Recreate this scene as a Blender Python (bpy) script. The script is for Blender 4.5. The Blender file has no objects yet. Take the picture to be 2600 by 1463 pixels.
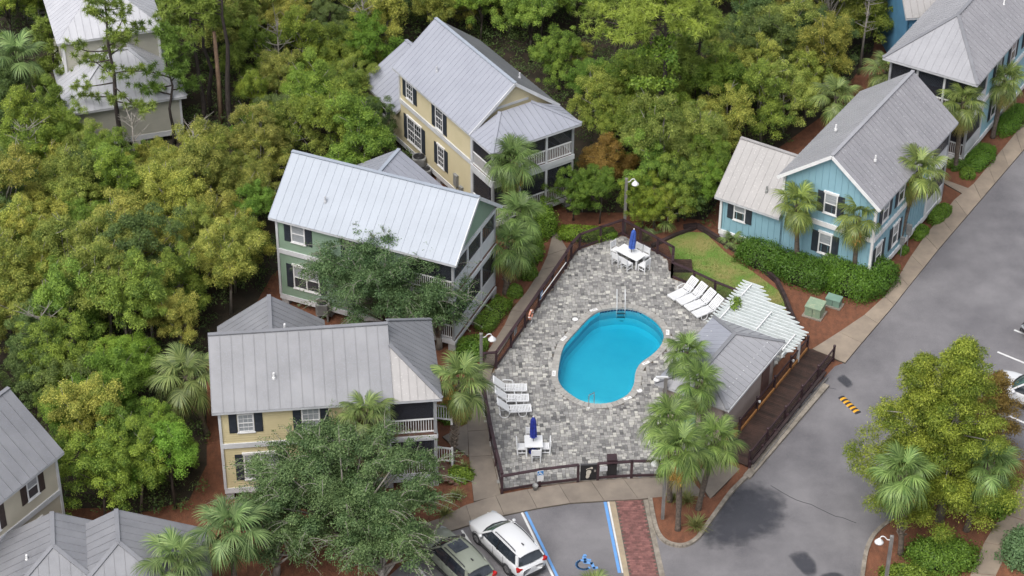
import bpy, math, random
import numpy as np
from mathutils import Matrix, Vector

# ------------------------------------------------------------------ camera, world, sun, exposure
SC = bpy.context.scene
COL = SC.collection
FPX, PITCH, ROLL, CAMZ = 5800.0, math.radians(36.2), math.radians(0.4), 80.0
_c, _s = math.cos(PITCH), math.sin(PITCH)
_R = np.array([[1, 0, 0], [0, -_s, -_c], [0, _c, -_s]])
_cr, _sr = math.cos(ROLL), math.sin(ROLL)
_R = np.array([[_cr, -_sr, 0], [_sr, _cr, 0], [0, 0, 1]]) @ _R
cam = bpy.data.cameras.new('camera')
cam.sensor_width = 36.0
cam.lens = 36.0 * FPX / 2600.0
cam.clip_end = 600
camo = bpy.data.objects.new('camera', cam)
COL.objects.link(camo)
camo.matrix_world = Matrix(((_R[0][0], -_R[1][0], -_R[2][0], 0), (_R[0][1], -_R[1][1], -_R[2][1], 0),
                            (_R[0][2], -_R[1][2], -_R[2][2], CAMZ), (0, 0, 0, 1)))
SC.camera = camo
SUN_EL, SUN_AZ = math.radians(58), math.radians(215)     # azimuth clockwise from +Y: the light comes from behind-left of the camera
world = bpy.data.worlds.new('World')
SC.world = world
world.use_nodes = True
nt = world.node_tree
bg = nt.nodes['Background']
sky = nt.nodes.new('ShaderNodeTexSky')
sky.sky_type = 'NISHITA'
sky.sun_disc = False
sky.sun_elevation = SUN_EL
sky.sun_rotation = SUN_AZ
sky.dust_density = 4.0
hs = nt.nodes.new('ShaderNodeHueSaturation')              # overcast: greyer than a clear sky
hs.inputs['Saturation'].default_value = 0.34
nt.links.new(sky.outputs[0], hs.inputs['Color'])
nt.links.new(hs.outputs[0], bg.inputs[0])
bg.inputs[1].default_value = 0.135
sun = bpy.data.lights.new('sun', 'SUN')
sun.energy = 1.5
sun.angle = math.radians(45)
sun.color = (1.0, 0.96, 0.9)
suno = bpy.data.objects.new('sun', sun)
COL.objects.link(suno)
_sd = Vector((math.sin(SUN_AZ) * math.cos(SUN_EL), math.cos(SUN_AZ) * math.cos(SUN_EL), math.sin(SUN_EL)))
suno.rotation_euler = _sd.to_track_quat('Z', 'Y').to_euler()
vs = SC.view_settings
vs.view_transform = 'Standard'
vs.look = 'None'
vs.exposure = 0.60
vs.gamma = 1.0
vs.use_curve_mapping = False

# ------------------------------------------------------------------ helpers
def at(x, y, z=0.0):
    """photo position (2600 wide) of something at height z -> world point"""
    d = _R.T @ np.array([(x - 1300) / FPX, (y - 731.5) / FPX, 1.0])
    t = (z - CAMZ) / d[2]
    return Vector((d[0] * t, d[1] * t, z))

def proj(P):
    v = _R @ (np.array(P, float) - np.array([0, 0, CAMZ]))
    return 1300 + FPX * v[0] / v[2], 731.5 + FPX * v[1] / v[2]

def crop(x0, y0, k):
    return lambda x, y, z=0.0: at(x0 + k * x, y0 + k * y, z)
K_ = 0.33819
cA, cB, cC, cD = crop(0, 0, K_), crop(650, 0, K_), crop(1300, 0, K_), crop(1950, 0, K_)
cF, cG, cH, cI = crop(650, 370, K_), crop(1300, 490, K_), crop(1950, 490, K_), crop(0, 973, K_)
cJ, cK, cL, cM, cN = crop(500, 780, K_), crop(650, 973, K_), crop(1150, 973, K_), crop(1600, 780, K_), crop(1950, 973, K_)
cO, cP, cT, cU = crop(1150, 900, .24155), crop(1650, 650, .17256), crop(1180, 580, .26224), crop(1400, 540, .15528)
cQ, cR, cX = crop(1780, 330, .25543), crop(2150, 0, .33137), crop(1380, 750, .20706)

def inside(p, poly):
    x, y = p[0], p[1]; r = False; n = len(poly); j = n - 1
    for i in range(n):
        xi, yi, xj, yj = poly[i][0], poly[i][1], poly[j][0], poly[j][1]
        if (yi > y) != (yj > y) and x < (xj - xi) * (y - yi) / (yj - yi) + xi: r = not r
        j = i
    return r

def clip(poly, axis, lim, keep_ge):
    out = []; n = len(poly)
    for i in range(n):
        a, b = poly[i], poly[(i + 1) % n]
        ia = (a[axis] >= lim) == keep_ge or a[axis] == lim
        ib = (b[axis] >= lim) == keep_ge or b[axis] == lim
        if ia: out.append(a)
        if ia != ib:
            t = (lim - a[axis]) / (b[axis] - a[axis])
            out.append((a[0] + t * (b[0] - a[0]), a[1] + t * (b[1] - a[1])))
    return out

def ccw(poly):
    s = sum(poly[i][0] * poly[(i + 1) % len(poly)][1] - poly[(i + 1) % len(poly)][0] * poly[i][1] for i in range(len(poly)))
    return list(poly) if s > 0 else list(poly)[::-1]

class MB:
    def __init__(s): s.v, s.f, s.m = [], [], []
    def add(s, vs_, fs, m=0):
        o = len(s.v); s.v.extend([tuple(q) for q in vs_]); s.f.extend([tuple(i + o for i in f) for f in fs]); s.m.extend([m] * len(fs)); return s
    def obox(s, c, a, b, d, m=0):
        c, a, b, d = Vector(c), Vector(a), Vector(b), Vector(d)
        if a.cross(b).dot(d) < 0: a = -a
        vs_ = [c + i * a + j * b + k * d for k in (-1, 1) for j in (-1, 1) for i in (-1, 1)]
        return s.add(vs_, [(0, 2, 3, 1), (4, 5, 7, 6), (0, 1, 5, 4), (2, 6, 7, 3), (0, 4, 6, 2), (1, 3, 7, 5)], m)
    def box(s, x0, x1, y0, y1, z0, z1, m=0):
        return s.obox(((x0 + x1) / 2, (y0 + y1) / 2, (z0 + z1) / 2), ((x1 - x0) / 2, 0, 0), (0, (y1 - y0) / 2, 0), (0, 0, (z1 - z0) / 2), m)
    def beam(s, a, b, w, h, m=0, up=(0, 0, 1)):
        a, b = Vector(a), Vector(b); d = b - a; u = Vector(up)
        sd = d.cross(u)
        if sd.length < 1e-6: sd = Vector((1, 0, 0))
        sd.normalize(); u2 = sd.cross(d).normalized()
        return s.obox((a + b) / 2, d / 2, sd * w / 2, u2 * h / 2, m)
    def prism(s, poly, z0, z1, m=0, bottom=False):
        p = ccw(poly); n = len(p)
        vs_ = [(q[0], q[1], z0) for q in p] + [(q[0], q[1], z1) for q in p]
        fs = [tuple(range(n, 2 * n))] + [(i, (i + 1) % n, n + (i + 1) % n, n + i) for i in range(n)]
        if bottom: fs.append(tuple(range(n - 1, -1, -1)))
        return s.add(vs_, fs, m)
    def tube(s, pts, rs, n=8, m=0):
        pts = [Vector(p) for p in pts]
        if not hasattr(rs, '__len__'): rs = [rs] * len(pts)
        vs_, fs = [], []
        for i, p in enumerate(pts):
            d = (pts[min(i + 1, len(pts) - 1)] - pts[max(i - 1, 0)]).normalized()
            a = d.cross(Vector((0, 0, 1)) if abs(d.z) < .9 else Vector((1, 0, 0))).normalized(); b = d.cross(a)
            vs_ += [p + (a * math.cos(t) + b * math.sin(t)) * rs[i] for t in [2 * math.pi * k / n for k in range(n)]]
        for i in range(len(pts) - 1):
            for k in range(n): fs.append((i * n + k, i * n + (k + 1) % n, (i + 1) * n + (k + 1) % n, (i + 1) * n + k))
        fs.append(tuple(range(n - 1, -1, -1))); fs.append(tuple(range((len(pts) - 1) * n, len(pts) * n)))
        return s.add(vs_, [f[::-1] for f in fs], m)
    def lathe(s, prof, c=(0, 0, 0), n=12, m=0):
        vs_, fs = [], []
        for r, z in prof: vs_ += [(c[0] + r * math.cos(2 * math.pi * k / n), c[1] + r * math.sin(2 * math.pi * k / n), c[2] + z) for k in range(n)]
        for i in range(len(prof) - 1):
            for k in range(n): fs.append((i * n + k, i * n + (k + 1) % n, (i + 1) * n + (k + 1) % n, (i + 1) * n + k))
        fs.append(tuple(range(n - 1, -1, -1))); fs.append(tuple(range((len(prof) - 1) * n, len(prof) * n)))
        return s.add(vs_, fs, m)
    def mesh(s, name, mats, smooth=False):
        me = bpy.data.meshes.new(name); me.from_pydata(s.v, [], s.f)
        if not isinstance(mats, (list, tuple)): mats = [mats]
        for q in mats: me.materials.append(q)
        if len(mats) > 1: me.polygons.foreach_set('material_index', s.m)
        if smooth: me.polygons.foreach_set('use_smooth', [True] * len(me.polygons))
        me.update(); return me
    def build(s, name, mats, parent=None, smooth=False, kind=None):
        return put(name, s.mesh(name, mats, smooth), parent, kind=kind)

def put(name, me, parent=None, loc=None, rz=None, kind=None):
    o = bpy.data.objects.new(name, me); COL.objects.link(o)
    if parent is not None: o.parent = parent
    if loc is not None: o.location = loc
    if rz is not None: o.rotation_euler = (0, 0, rz)
    if kind: o['kind'] = kind
    return o
def tag(o, label, cat, group=None):
    o['label'] = label; o['category'] = cat
    if group: o['group'] = group
    return o
def thing(name, label, cat, loc=(0, 0, 0), rz=0.0, group=None):
    o = put(name, None, None, loc, rz); o.empty_display_size = .3
    return tag(o, label, cat, group)
def struct(o): o['kind'] = 'structure'; return o
def copy_tree(o, parent=None):
    c = o.copy(); COL.objects.link(c)
    if parent is not None: c.parent = parent
    for ch in list(o.children): copy_tree(ch, c)
    return c

# ------------------------------------------------------------------ materials
MATS = {}
def pm(name, col, rough=.6, col2=None, scale=2.0, detail=4, bump=0.0, bscale=None, metal=0.0, rnd=0.0, spec=.5, fleck=None, fscale=20, objcol=False, attr=None, coat=0, stretch=None, contrast=(.35, .65)):
    m = bpy.data.materials.new(name); m.use_nodes = True; N = m.node_tree.nodes; Lk = m.node_tree.links
    b = N['Principled BSDF']
    b.inputs['Roughness'].default_value = rough; b.inputs['Metallic'].default_value = metal
    b.inputs['Specular IOR Level'].default_value = spec; b.inputs['Coat Weight'].default_value = coat
    geo = N.new('ShaderNodeNewGeometry'); vec = geo.outputs['Position']
    if stretch:
        mp = N.new('ShaderNodeMapping'); mp.inputs['Scale'].default_value = stretch; Lk.new(vec, mp.inputs[0]); vec = mp.outputs[0]
    no = N.new('ShaderNodeTexNoise'); no.inputs['Scale'].default_value = scale; no.inputs['Detail'].default_value = detail
    no.inputs['Roughness'].default_value = .62
    Lk.new(vec, no.inputs['Vector'])
    rp = N.new('ShaderNodeMapRange'); rp.inputs[1].default_value = contrast[0]; rp.inputs[2].default_value = contrast[1]
    Lk.new(no.outputs[0], rp.inputs[0])
    mx = N.new('ShaderNodeMix'); mx.data_type = 'RGBA'
    c2 = col2 if col2 else tuple(q * .8 for q in col)
    mx.inputs[6].default_value = (*col, 1); mx.inputs[7].default_value = (*c2, 1)
    Lk.new(rp.outputs[0], mx.inputs[0]); out = mx.outputs[2]
    def mul(out, src):
        q = N.new('ShaderNodeMix'); q.data_type = 'RGBA'; q.blend_type = 'MULTIPLY'; q.inputs[0].default_value = 1
        Lk.new(out, q.inputs[6]); Lk.new(src, q.inputs[7]); return q.outputs[2]
    if rnd:
        oi = N.new('ShaderNodeObjectInfo'); r = N.new('ShaderNodeMapRange'); r.inputs[3].default_value = 1 - rnd; r.inputs[4].default_value = 1 + rnd * .6
        Lk.new(oi.outputs['Random'], r.inputs[0]); out = mul(out, r.outputs[0])
    if objcol:
        oi = N.new('ShaderNodeObjectInfo'); out = mul(out, oi.outputs['Color'])
    if attr:
        a = N.new('ShaderNodeAttribute'); a.attribute_name = attr; out = mul(out, a.outputs['Color'])
    if fleck:
        f = N.new('ShaderNodeTexNoise'); f.inputs['Scale'].default_value = fscale; f.inputs['Detail'].default_value = 2; Lk.new(vec, f.inputs['Vector'])
        r = N.new('ShaderNodeMapRange'); r.inputs[1].default_value = fleck[1]; r.inputs[2].default_value = fleck[1] + .05; Lk.new(f.outputs[0], r.inputs[0])
        q = N.new('ShaderNodeMix'); q.data_type = 'RGBA'; q.inputs[7].default_value = (*fleck[0], 1); Lk.new(r.outputs[0], q.inputs[0]); Lk.new(out, q.inputs[6]); out = q.outputs[2]
    Lk.new(out, b.inputs['Base Color'])
    if bump:
        bn = N.new('ShaderNodeTexNoise'); bn.inputs['Scale'].default_value = bscale or scale * 6; bn.inputs['Detail'].default_value = 3; Lk.new(vec, bn.inputs['Vector'])
        bu = N.new('ShaderNodeBump'); bu.inputs['Strength'].default_value = bump; bu.inputs['Distance'].default_value = .05
        Lk.new(bn.outputs[0], bu.inputs['Height']); Lk.new(bu.outputs[0], b.inputs['Normal'])
    MATS[name] = m; return m

def leafmat(name, a, b, trans=.3, rough=.55):
    """leaf colour runs a..b with the per-leaf tint stored in the mesh, times the tree's own colour"""
    m = bpy.data.materials.new(name); m.use_nodes = True; N = m.node_tree.nodes; Lk = m.node_tree.links
    p = N['Principled BSDF']; p.inputs['Roughness'].default_value = rough; p.inputs['Specular IOR Level'].default_value = .35
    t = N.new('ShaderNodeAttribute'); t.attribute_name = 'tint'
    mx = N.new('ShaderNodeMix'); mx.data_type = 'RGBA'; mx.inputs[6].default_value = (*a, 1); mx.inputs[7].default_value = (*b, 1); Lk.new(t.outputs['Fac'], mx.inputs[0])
    oi = N.new('ShaderNodeObjectInfo'); q = N.new('ShaderNodeMix'); q.data_type = 'RGBA'; q.blend_type = 'MULTIPLY'; q.inputs[0].default_value = 1
    Lk.new(mx.outputs[2], q.inputs[6]); Lk.new(oi.outputs['Color'], q.inputs[7]); Lk.new(q.outputs[2], p.inputs['Base Color'])
    if trans:
        tr = N.new('ShaderNodeBsdfTranslucent'); Lk.new(q.outputs[2], tr.inputs[0]); ms = N.new('ShaderNodeMixShader'); ms.inputs[0].default_value = trans
        Lk.new(p.outputs[0], ms.inputs[1]); Lk.new(tr.outputs[0], ms.inputs[2]); Lk.new(ms.outputs[0], N['Material Output'].inputs[0])
    MATS[name] = m; return m

def netmat(name, col, alpha, rough=.5):
    m = bpy.data.materials.new(name); m.use_nodes = True; N = m.node_tree.nodes; Lk = m.node_tree.links
    p = N['Principled BSDF']; p.inputs['Base Color'].default_value = (*col, 1); p.inputs['Roughness'].default_value = rough
    no = N.new('ShaderNodeTexNoise'); no.inputs['Scale'].default_value = 1.5
    geo = N.new('ShaderNodeNewGeometry'); Lk.new(geo.outputs['Position'], no.inputs['Vector'])
    r = N.new('ShaderNodeMapRange'); r.inputs[3].default_value = alpha - .1; r.inputs[4].default_value = min(alpha + .1, 1); Lk.new(no.outputs[0], r.inputs[0])
    Lk.new(r.outputs[0], p.inputs['Alpha']); MATS[name] = m; return m

pm('mulch', (.205, .082, .043), .95, (.100, .041, .023), 3.2, 8, .8, 22, fleck=((.30, .17, .10), .68), fscale=26, stretch=(1, .55, 1), contrast=(.3, .7))
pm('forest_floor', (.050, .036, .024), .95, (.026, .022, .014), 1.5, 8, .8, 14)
pm('asphalt', (.194, .187, .197), .5, (.108, .104, .114), .28, 10, .35, 70, fleck=((.25, .24, .245), .60), fscale=55, contrast=(.36, .66), spec=.45)
pm('concrete', (.30, .245, .190), .75, (.215, .175, .140), .9, 8, .2, 40, rnd=.10)
pm('concrete_damp', (.235, .200, .165), .65, (.170, .143, .120), .9, 8, .2, 40, rnd=.08)
pm('kerb_concrete', (.30, .265, .225), .8, (.16, .14, .115), 2.5, 8, .4, 30)
pm('wet_asphalt', (.045, .048, .062), .22, (.034, .036, .048), 1.5, 6)
pm('joint', (.10, .085, .07), .9, scale=5)
pm('grass', (.115, .215, .032), .9, (.235, .215, .072), .75, 6, .5, 60, fleck=((.30, .27, .13), .64), fscale=18, contrast=(.40, .62))
pm('timber', (.050, .030, .030), .7, (.022, .014, .015), 3, 6, .4, 30, rnd=.25)
pm('fence_paint', (.050, .024, .030), .55, (.030, .016, .020), 2, 6, .25, 30)
pm('plank', (.060, .032, .024), .55, (.030, .017, .013), 2.5, 8, .5, 30, rnd=.35, fleck=((.20, .15, .12), .71), fscale=16)
pm('new_wood', (.42, .20, .065), .6, (.33, .15, .05), 4, 5)
pm('grey_wood', (.21, .20, .19), .8, (.12, .115, .11), 6, 6, .3, 40, stretch=(1, 1, .3))
pm('white', (.74, .74, .74), .5, (.62, .62, .63), 1.5, 5)
pm('white_plastic', (.72, .73, .75), .35, (.66, .67, .69), 2, 3)
pm('trim', (.60, .61, .63), .55, (.48, .49, .51), 1.2, 6)
pm('yellow_siding', (.54, .475, .315), .65, (.50, .44, .285), .9, 6)
pm('yellow_siding_front', (.55, .475, .285), .65, (.50, .43, .255), .9, 6)
pm('green_siding', (.205, .290, .215), .65, (.180, .258, .192), .9, 6)
pm('beige_siding', (.50, .455, .36), .65, (.45, .41, .325), .9, 6)
pm('stone_siding', (.44, .425, .36), .65, (.38, .37, .32), .9, 6)
pm('blue_siding', (.230, .395, .470), .6, (.205, .355, .425), .8, 6)
pm('sky_siding', (.27, .47, .55), .6, (.24, .42, .50), .8, 6)
pm('deep_blue_siding', (.09, .24, .40), .6, scale=.8)
pm('roof_white', (.310, .345, .400), .42, (.280, .313, .365), .6, 7, .05, 30, rnd=.02, fleck=((.33, .37, .44), .60), fscale=24)
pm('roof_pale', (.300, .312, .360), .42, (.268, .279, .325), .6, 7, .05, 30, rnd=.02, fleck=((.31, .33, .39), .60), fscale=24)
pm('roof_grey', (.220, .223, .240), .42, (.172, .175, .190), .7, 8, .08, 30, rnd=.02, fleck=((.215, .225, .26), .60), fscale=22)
pm('roof_silver', (.31, .312, .335), .42, (.265, .267, .288), .7, 8, .08, 30, rnd=.02, fleck=((.36, .36, .39), .62), fscale=18)
pm('roof_bone', (.46, .465, .50), .42, (.40, .405, .44), .6, 7, .05, 30, rnd=.02)
pm('roof_shaded', (.285, .280, .300), .42, (.240, .236, .255), .7, 8, .08, 30, rnd=.02, fleck=((.42, .42, .45), .64), fscale=10, stretch=(1, 1, .6))  # darker copy of the silver roof: shade of the right-hand slopes in the colour
pm('roof_warm', (.325, .312, .310), .45, (.280, .270, .268), .7, 8, .05, 30, rnd=.02, fleck=((.44, .42, .41), .65), fscale=11)
pm('fascia', (.50, .51, .54), .5, scale=1)
pm('shutter', (.022, .028, .038), .45, (.035, .042, .055), 3, 4)
pm('brown_shutter', (.045, .032, .030), .5, (.06, .045, .042), 3, 4)
pm('glass_dark', (.030, .036, .045), .08, (.055, .062, .07), 1.2, 3, spec=.8)
pm('glass_blind', (.36, .38, .40), .15, (.24, .26, .28), 3, 3, spec=.8, stretch=(1, 1, 9))
pm('interior', (.055, .055, .065), .8, scale=1)
pm('porch_floor', (.16, .085, .065), .7, (.11, .06, .045), 3, 5)
pm('pier', (.42, .42, .42), .8, (.30, .30, .31), 2, 6)
pm('stucco', (.42, .345, .315), .85, (.37, .30, .275), .8, 6, .3, 50)
pm('door_brown', (.16, .09, .08), .6, scale=2)
netmat('screen', (.034, .037, .048), .58, .35)
netmat('fence_net', (.030, .024, .024), .26, .6)
pm('metal', (.62, .64, .66), .22, metal=1.0, scale=3)
pm('dark_metal', (.06, .06, .065), .4, scale=3)
pm('ac_grey', (.27, .275, .27), .55, (.18, .185, .185), 3, 4)
pm('black', (.012, .012, .014), .6, scale=3)
pm('blue_cloth', (.018, .035, .30), .75, (.010, .02, .18), 6, 5)
pm('royal_cloth', (.05, .12, .45), .75, (.03, .075, .32), 6, 5)
pm('utility_green', (.185, .265, .19), .55, (.25, .32, .22), 3, 6, fleck=((.33, .36, .25), .62), fscale=9)
pm('utility_teal', (.17, .27, .215), .5, (.14, .23, .185), 2, 5)
pm('paint_white', (.62, .62, .62), .6, (.45, .45, .45), 3, 7, contrast=(.45, .8))
pm('paint_blue', (.12, .29, .60), .6, (.10, .24, .50), 3, 7, contrast=(.45, .8))
pm('paint_tan', (.36, .29, .20), .8, (.27, .22, .16), 2, 7)
pm('sign_blue', (.03, .20, .52), .4, scale=2)
pm('orange', (.62, .20, .12), .5, (.55, .30, .22), 4, 3)
pm('speed_yellow', (.72, .36, .02), .55, (.60, .30, .02), 4, 4)
pm('rubber', (.022, .022, .026), .75, (.035, .035, .04), 4, 4)
pm('plaster', (.42, .72, .76), .7, (.36, .66, .72), .5, 4)
pm('shaded_pool_wall', (.18, .47, .56), .6, (.16, .43, .52), 2, 4)  # same plaster wall, with shade and water depth painted in as a darker blue
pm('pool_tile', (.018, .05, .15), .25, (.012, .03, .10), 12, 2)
pm('bark', (.10, .085, .07), .9, (.055, .045, .038), 8, 6, .8, 30, stretch=(1, 1, .3))
pm('pale_bark', (.30, .28, .25), .9, (.18, .165, .145), 8, 6, .5, 30, stretch=(1, 1, .3))
pm('pine_bark', (.060, .047, .042), .95, (.028, .022, .021), 9, 6, 1, 30, stretch=(1, 1, .35))
pm('snag_wood', (.27, .18, .12), .9, (.14, .09, .06), 7, 6, .6, 30, stretch=(1, 1, .2))
pm('palm_bark', (.155, .125, .10), .9, (.07, .056, .046), 7, 6, .8, 25)
pm('bush_core', (.028, .034, .014), .95, (.018, .022, .010), 6, 4)
pm('boot', (.25, .205, .165), .9, (.13, .105, .085), 8, 4)
pm('seed', (.36, .21, .045), .9, (.22, .13, .03), 12, 4)
pm('paver', (1, 1, 1), .82, (.82, .82, .83), 7, 5, .3, 50, objcol=True)
pm('paver_far', (1, 1, 1), .82, (.82, .82, .83), 7, 5, .3, 50, attr='col')
pm('brick', (.235, .105, .095), .8, (.16, .075, .07), 5, 6, .3, 40, rnd=.35)
pm('car_white', (.60, .61, .63), .22, (.58, .59, .61), .5, coat=.6)
pm('car_sage', (.215, .235, .195), .25, (.20, .22, .18), .5, coat=.6)
pm('car_black', (.02, .02, .024), .25, scale=.5, coat=.6)
pm('car_glass', (.012, .016, .024), .06, (.03, .036, .045), 2, 4, spec=.9)
pm('windscreen', (.07, .13, .115), .08, (.03, .05, .05), 3, 4, spec=.9)
pm('red_lamp', (.45, .012, .012), .2, (.30, .01, .01), 6)
pm('rim', (.48, .48, .49), .3, metal=.8, scale=4)
pm('amber', (.5, .12, .02), .2, scale=5)
leafmat('leaf_olive', (.095, .155, .022), (.640, .640, .150), .35)
leafmat('leaf_green', (.075, .145, .020), (.390, .500, .080), .35)
leafmat('leaf_bright', (.100, .205, .024), (.360, .530, .085), .4)
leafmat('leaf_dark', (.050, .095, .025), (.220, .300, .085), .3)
leafmat('leaf_oak', (.055, .110, .038), (.240, .340, .130), .3)
leafmat('leaf_rust', (.170, .115, .028), (.380, .270, .070), .3)
leafmat('leaf_hedge', (.055, .125, .016), (.210, .330, .045), .3, .45)
leafmat('leaf_cypress', (.110, .165, .018), (.540, .560, .085), .35)
leafmat('needle', (.075, .130, .022), (.340, .430, .085), .3)
leafmat('frond', (.055, .105, .026), (.300, .380, .130), .25, .42)
leafmat('frond_old', (.24, .22, .06), (.42, .36, .13), .25, .5)
leafmat('frond_dead', (.28, .18, .12), (.46, .33, .24), .15, .8)
leafmat('tuft', (.13, .16, .045), (.34, .33, .13), .3)
M = MATS
def fade_alpha(m):
    """edge fade of a stain: the 'fade' attribute (1 inside, 0 at the rim) broken up by noise"""
    N = m.node_tree.nodes; Lk = m.node_tree.links; a = N.new('ShaderNodeAttribute'); a.attribute_name = 'fade'; n = N.new('ShaderNodeTexNoise'); n.inputs['Scale'].default_value = 2.2; n.inputs['Detail'].default_value = 6
    g = N.new('ShaderNodeNewGeometry'); Lk.new(g.outputs['Position'], n.inputs['Vector']); s_ = N.new('ShaderNodeMath'); s_.operation = 'MULTIPLY_ADD'; s_.inputs[1].default_value = 1.1; Lk.new(n.outputs[0], s_.inputs[0]); Lk.new(a.outputs['Fac'], s_.inputs[2])
    r = N.new('ShaderNodeMapRange'); r.inputs[1].default_value = .70; r.inputs[2].default_value = 1.45; r.inputs[4].default_value = .58; Lk.new(s_.outputs[0], r.inputs[0]); Lk.new(r.outputs[0], N['Principled BSDF'].inputs['Alpha'])
fade_alpha(M['wet_asphalt'])
# ------------------------------------------------------------------ ground, road, pavements
def P2(c, pts, z=0.0): return [(c(*q, z).x, c(*q, z).y) for q in pts]
def A2(pts, z=0.0): return [(at(*q, z).x, at(*q, z).y) for q in pts]

import bmesh
def sheet(name, outer, holes, z, mat):
    bm = bmesh.new()
    for loop in [outer] + holes:
        vv = [bm.verts.new((p[0], p[1], z)) for p in loop]
        for i in range(len(vv)): bm.edges.new((vv[i], vv[(i + 1) % len(vv)]))
    bmesh.ops.triangle_fill(bm, use_beauty=True, use_dissolve=False, edges=bm.edges[:])
    for f in [f for f in bm.faces if any(inside(f.calc_center_median(), h_) for h_ in holes)]: bm.faces.remove(f)
    for f in bm.faces:
        if f.normal.z < 0: f.normal_flip()
    me = bpy.data.meshes.new(name); bm.to_mesh(me); bm.free(); me.materials.append(mat); return me
_hole = [(p.x, p.y) for p in [cX(*q) for q in [(690, 130), (1000, 110), (1300, 190), (1500, 380), (1530, 520), (1400, 750), (1200, 900), (1170, 1150), (1000, 1310), (700, 1380), (400, 1320), (180, 1150), (120, 960), (180, 650), (420, 340), (560, 200)]]]
struct(put('ground', sheet('ground', [(-95, 55), (95, 55), (95, 215), (-95, 215)], [_hole], 0.0, M['mulch'])))
_ff = [(-300, -330), (2290, -330), (2215, 140), (2080, 300), (1850, 470), (1790, 560), (1600, 540), (1440, 540), (1400, 420), (1000, 430), (690, 700), (600, 860), (525, 900), (525, 1180), (480, 1270), (330, 1310), (260, 1290), (-300, 1300)]
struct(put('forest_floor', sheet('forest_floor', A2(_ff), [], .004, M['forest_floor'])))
# asphalt: parking bays at the bottom and the road up the right side
road_edge = A2([(2146, 921), (2268, 777), (2315, 717), (2413, 595), (2505, 490), (2600, 379), (2760, 200)])
asph = A2([(900, 1560), (980, 1470), (1060, 1400), (1149, 1345), (1290, 1305), (1420, 1276), (1565, 1268), (1640, 1264), (1800, 1310), (1880, 1230), (2000, 1060), (2120, 930)]) + road_edge + [(62, 150), (62, 62), (-20, 62)]
road = struct(MB().prism(asph, -.2, .004).build('road', M['asphalt']))

def slabs(name, left, right, z=.10, parent_mat='joint', gap=.012, mat='concrete'):
    base = MB(); 
    base.prism(list(left) + list(right)[::-1], -.1, z - .03)
    st = struct(base.build(name, M[parent_mat]))
    for i in range(len(left) - 1):
        q = [Vector((*left[i], 0)), Vector((*left[i + 1], 0)), Vector((*right[i + 1], 0)), Vector((*right[i], 0))]
        c = sum(q, Vector()) / 4
        q = [p + (c - p).normalized() * gap * 1.4 for p in q]
        MB().prism([(p.x, p.y) for p in q], -.05, z - (.004 * (i % 3))).build('slab', M[mat], st)
    return st
def resample(pts, n):
    pts = [Vector((p[0], p[1])) for p in pts]; d = [0]
    for a, b in zip(pts, pts[1:]): d.append(d[-1] + (b - a).length)
    out = []
    for k in range(n + 1):
        t = d[-1] * k / n; i = max(j for j in range(len(d)) if d[j] <= t + 1e-9); i = min(i, len(pts) - 2)
        f = (t - d[i]) / max(d[i + 1] - d[i], 1e-9); p = pts[i].lerp(pts[i + 1], f); out.append((p.x, p.y))
    return out
# pavement along the road
inner = A2([(2062, 886), (2153, 828), (2231, 774), (2285, 696), (2322, 635), (2346, 602), (2434, 493), (2471, 467), (2600, 312), (2740, 140)], .1)
outer = A2([(2146, 921), (2190, 868), (2268, 777), (2315, 717), (2355, 668), (2380, 636), (2462, 540), (2505, 490), (2600, 379), (2760, 200)], .1)
slabs('street_pavement', resample(inner, 17), resample(outer, 17))
# the pad of a side path between the two blue houses
slabs('side_path', A2([(2400, 466), (2446, 492)], .1), A2([(2372, 446), (2460, 478)], .1), z=.09)
# front pavement between the pool fence and the parking bays, then up to the boardwalk
fu = P2(cL, [(-330, 1090), (-60, 1000), (150, 884), (358, 832), (636, 780), (938, 740), (1100, 730), (1340, 713), (1530, 709), (1640, 712), (1760, 685)], .1)
fl = P2(cL, [(-330, 1215), (0, 1098), (420, 980), (800, 905), (1010, 888), (1225, 878), (1440, 868), (1500, 852), (1620, 845), (1760, 848), (1900, 850)], .1)
slabs('front_pavement', resample(fu, 9), resample(fl, 9), mat='concrete_damp')
slabs('boardwalk_landing', P2(cM, [(480, 1240), (650, 1130)], .1), P2(cM, [(600, 1440), (826, 1212)], .1), z=.095, mat='concrete_damp')
# path between the green house and the pool fence
pl = P2(cT, [(850, 60), (800, 260), (735, 400), (600, 610), (450, 790), (385, 935), (180, 1255)], .1) + P2(cK, [(1585, 150), (1590, 360), (1600, 552), (1636, 888)], .1)
pr_ = P2(cT, [(890, 30), (990, 195), (905, 360), (745, 600), (590, 815), (500, 950), (300, 1260)], .1) + P2(cK, [(1705, 150), (1742, 350), (1772, 540), (1838, 838)], .1)
slabs('garden_path', pl, pr_, mat='concrete_damp')
slabs('porch_path', P2(cK, [(1400, 400), (1480, 470)], .1), P2(cK, [(1588, 300), (1596, 545)], .1), z=.092, mat='concrete_damp')
def arc_early(P):
    out = []; n = len(P)
    for i in range(n):
        a, b, c, d = P[i - 1], P[i], P[(i + 1) % n], P[(i + 2) % n]
        for k in range(4):
            t = k / 4; out.append(.5 * ((2 * b) + (c - a) * t + (2 * a - 5 * b + 4 * c - d) * t * t + (3 * b - a - 3 * c + d) * t ** 3))
    return out
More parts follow.
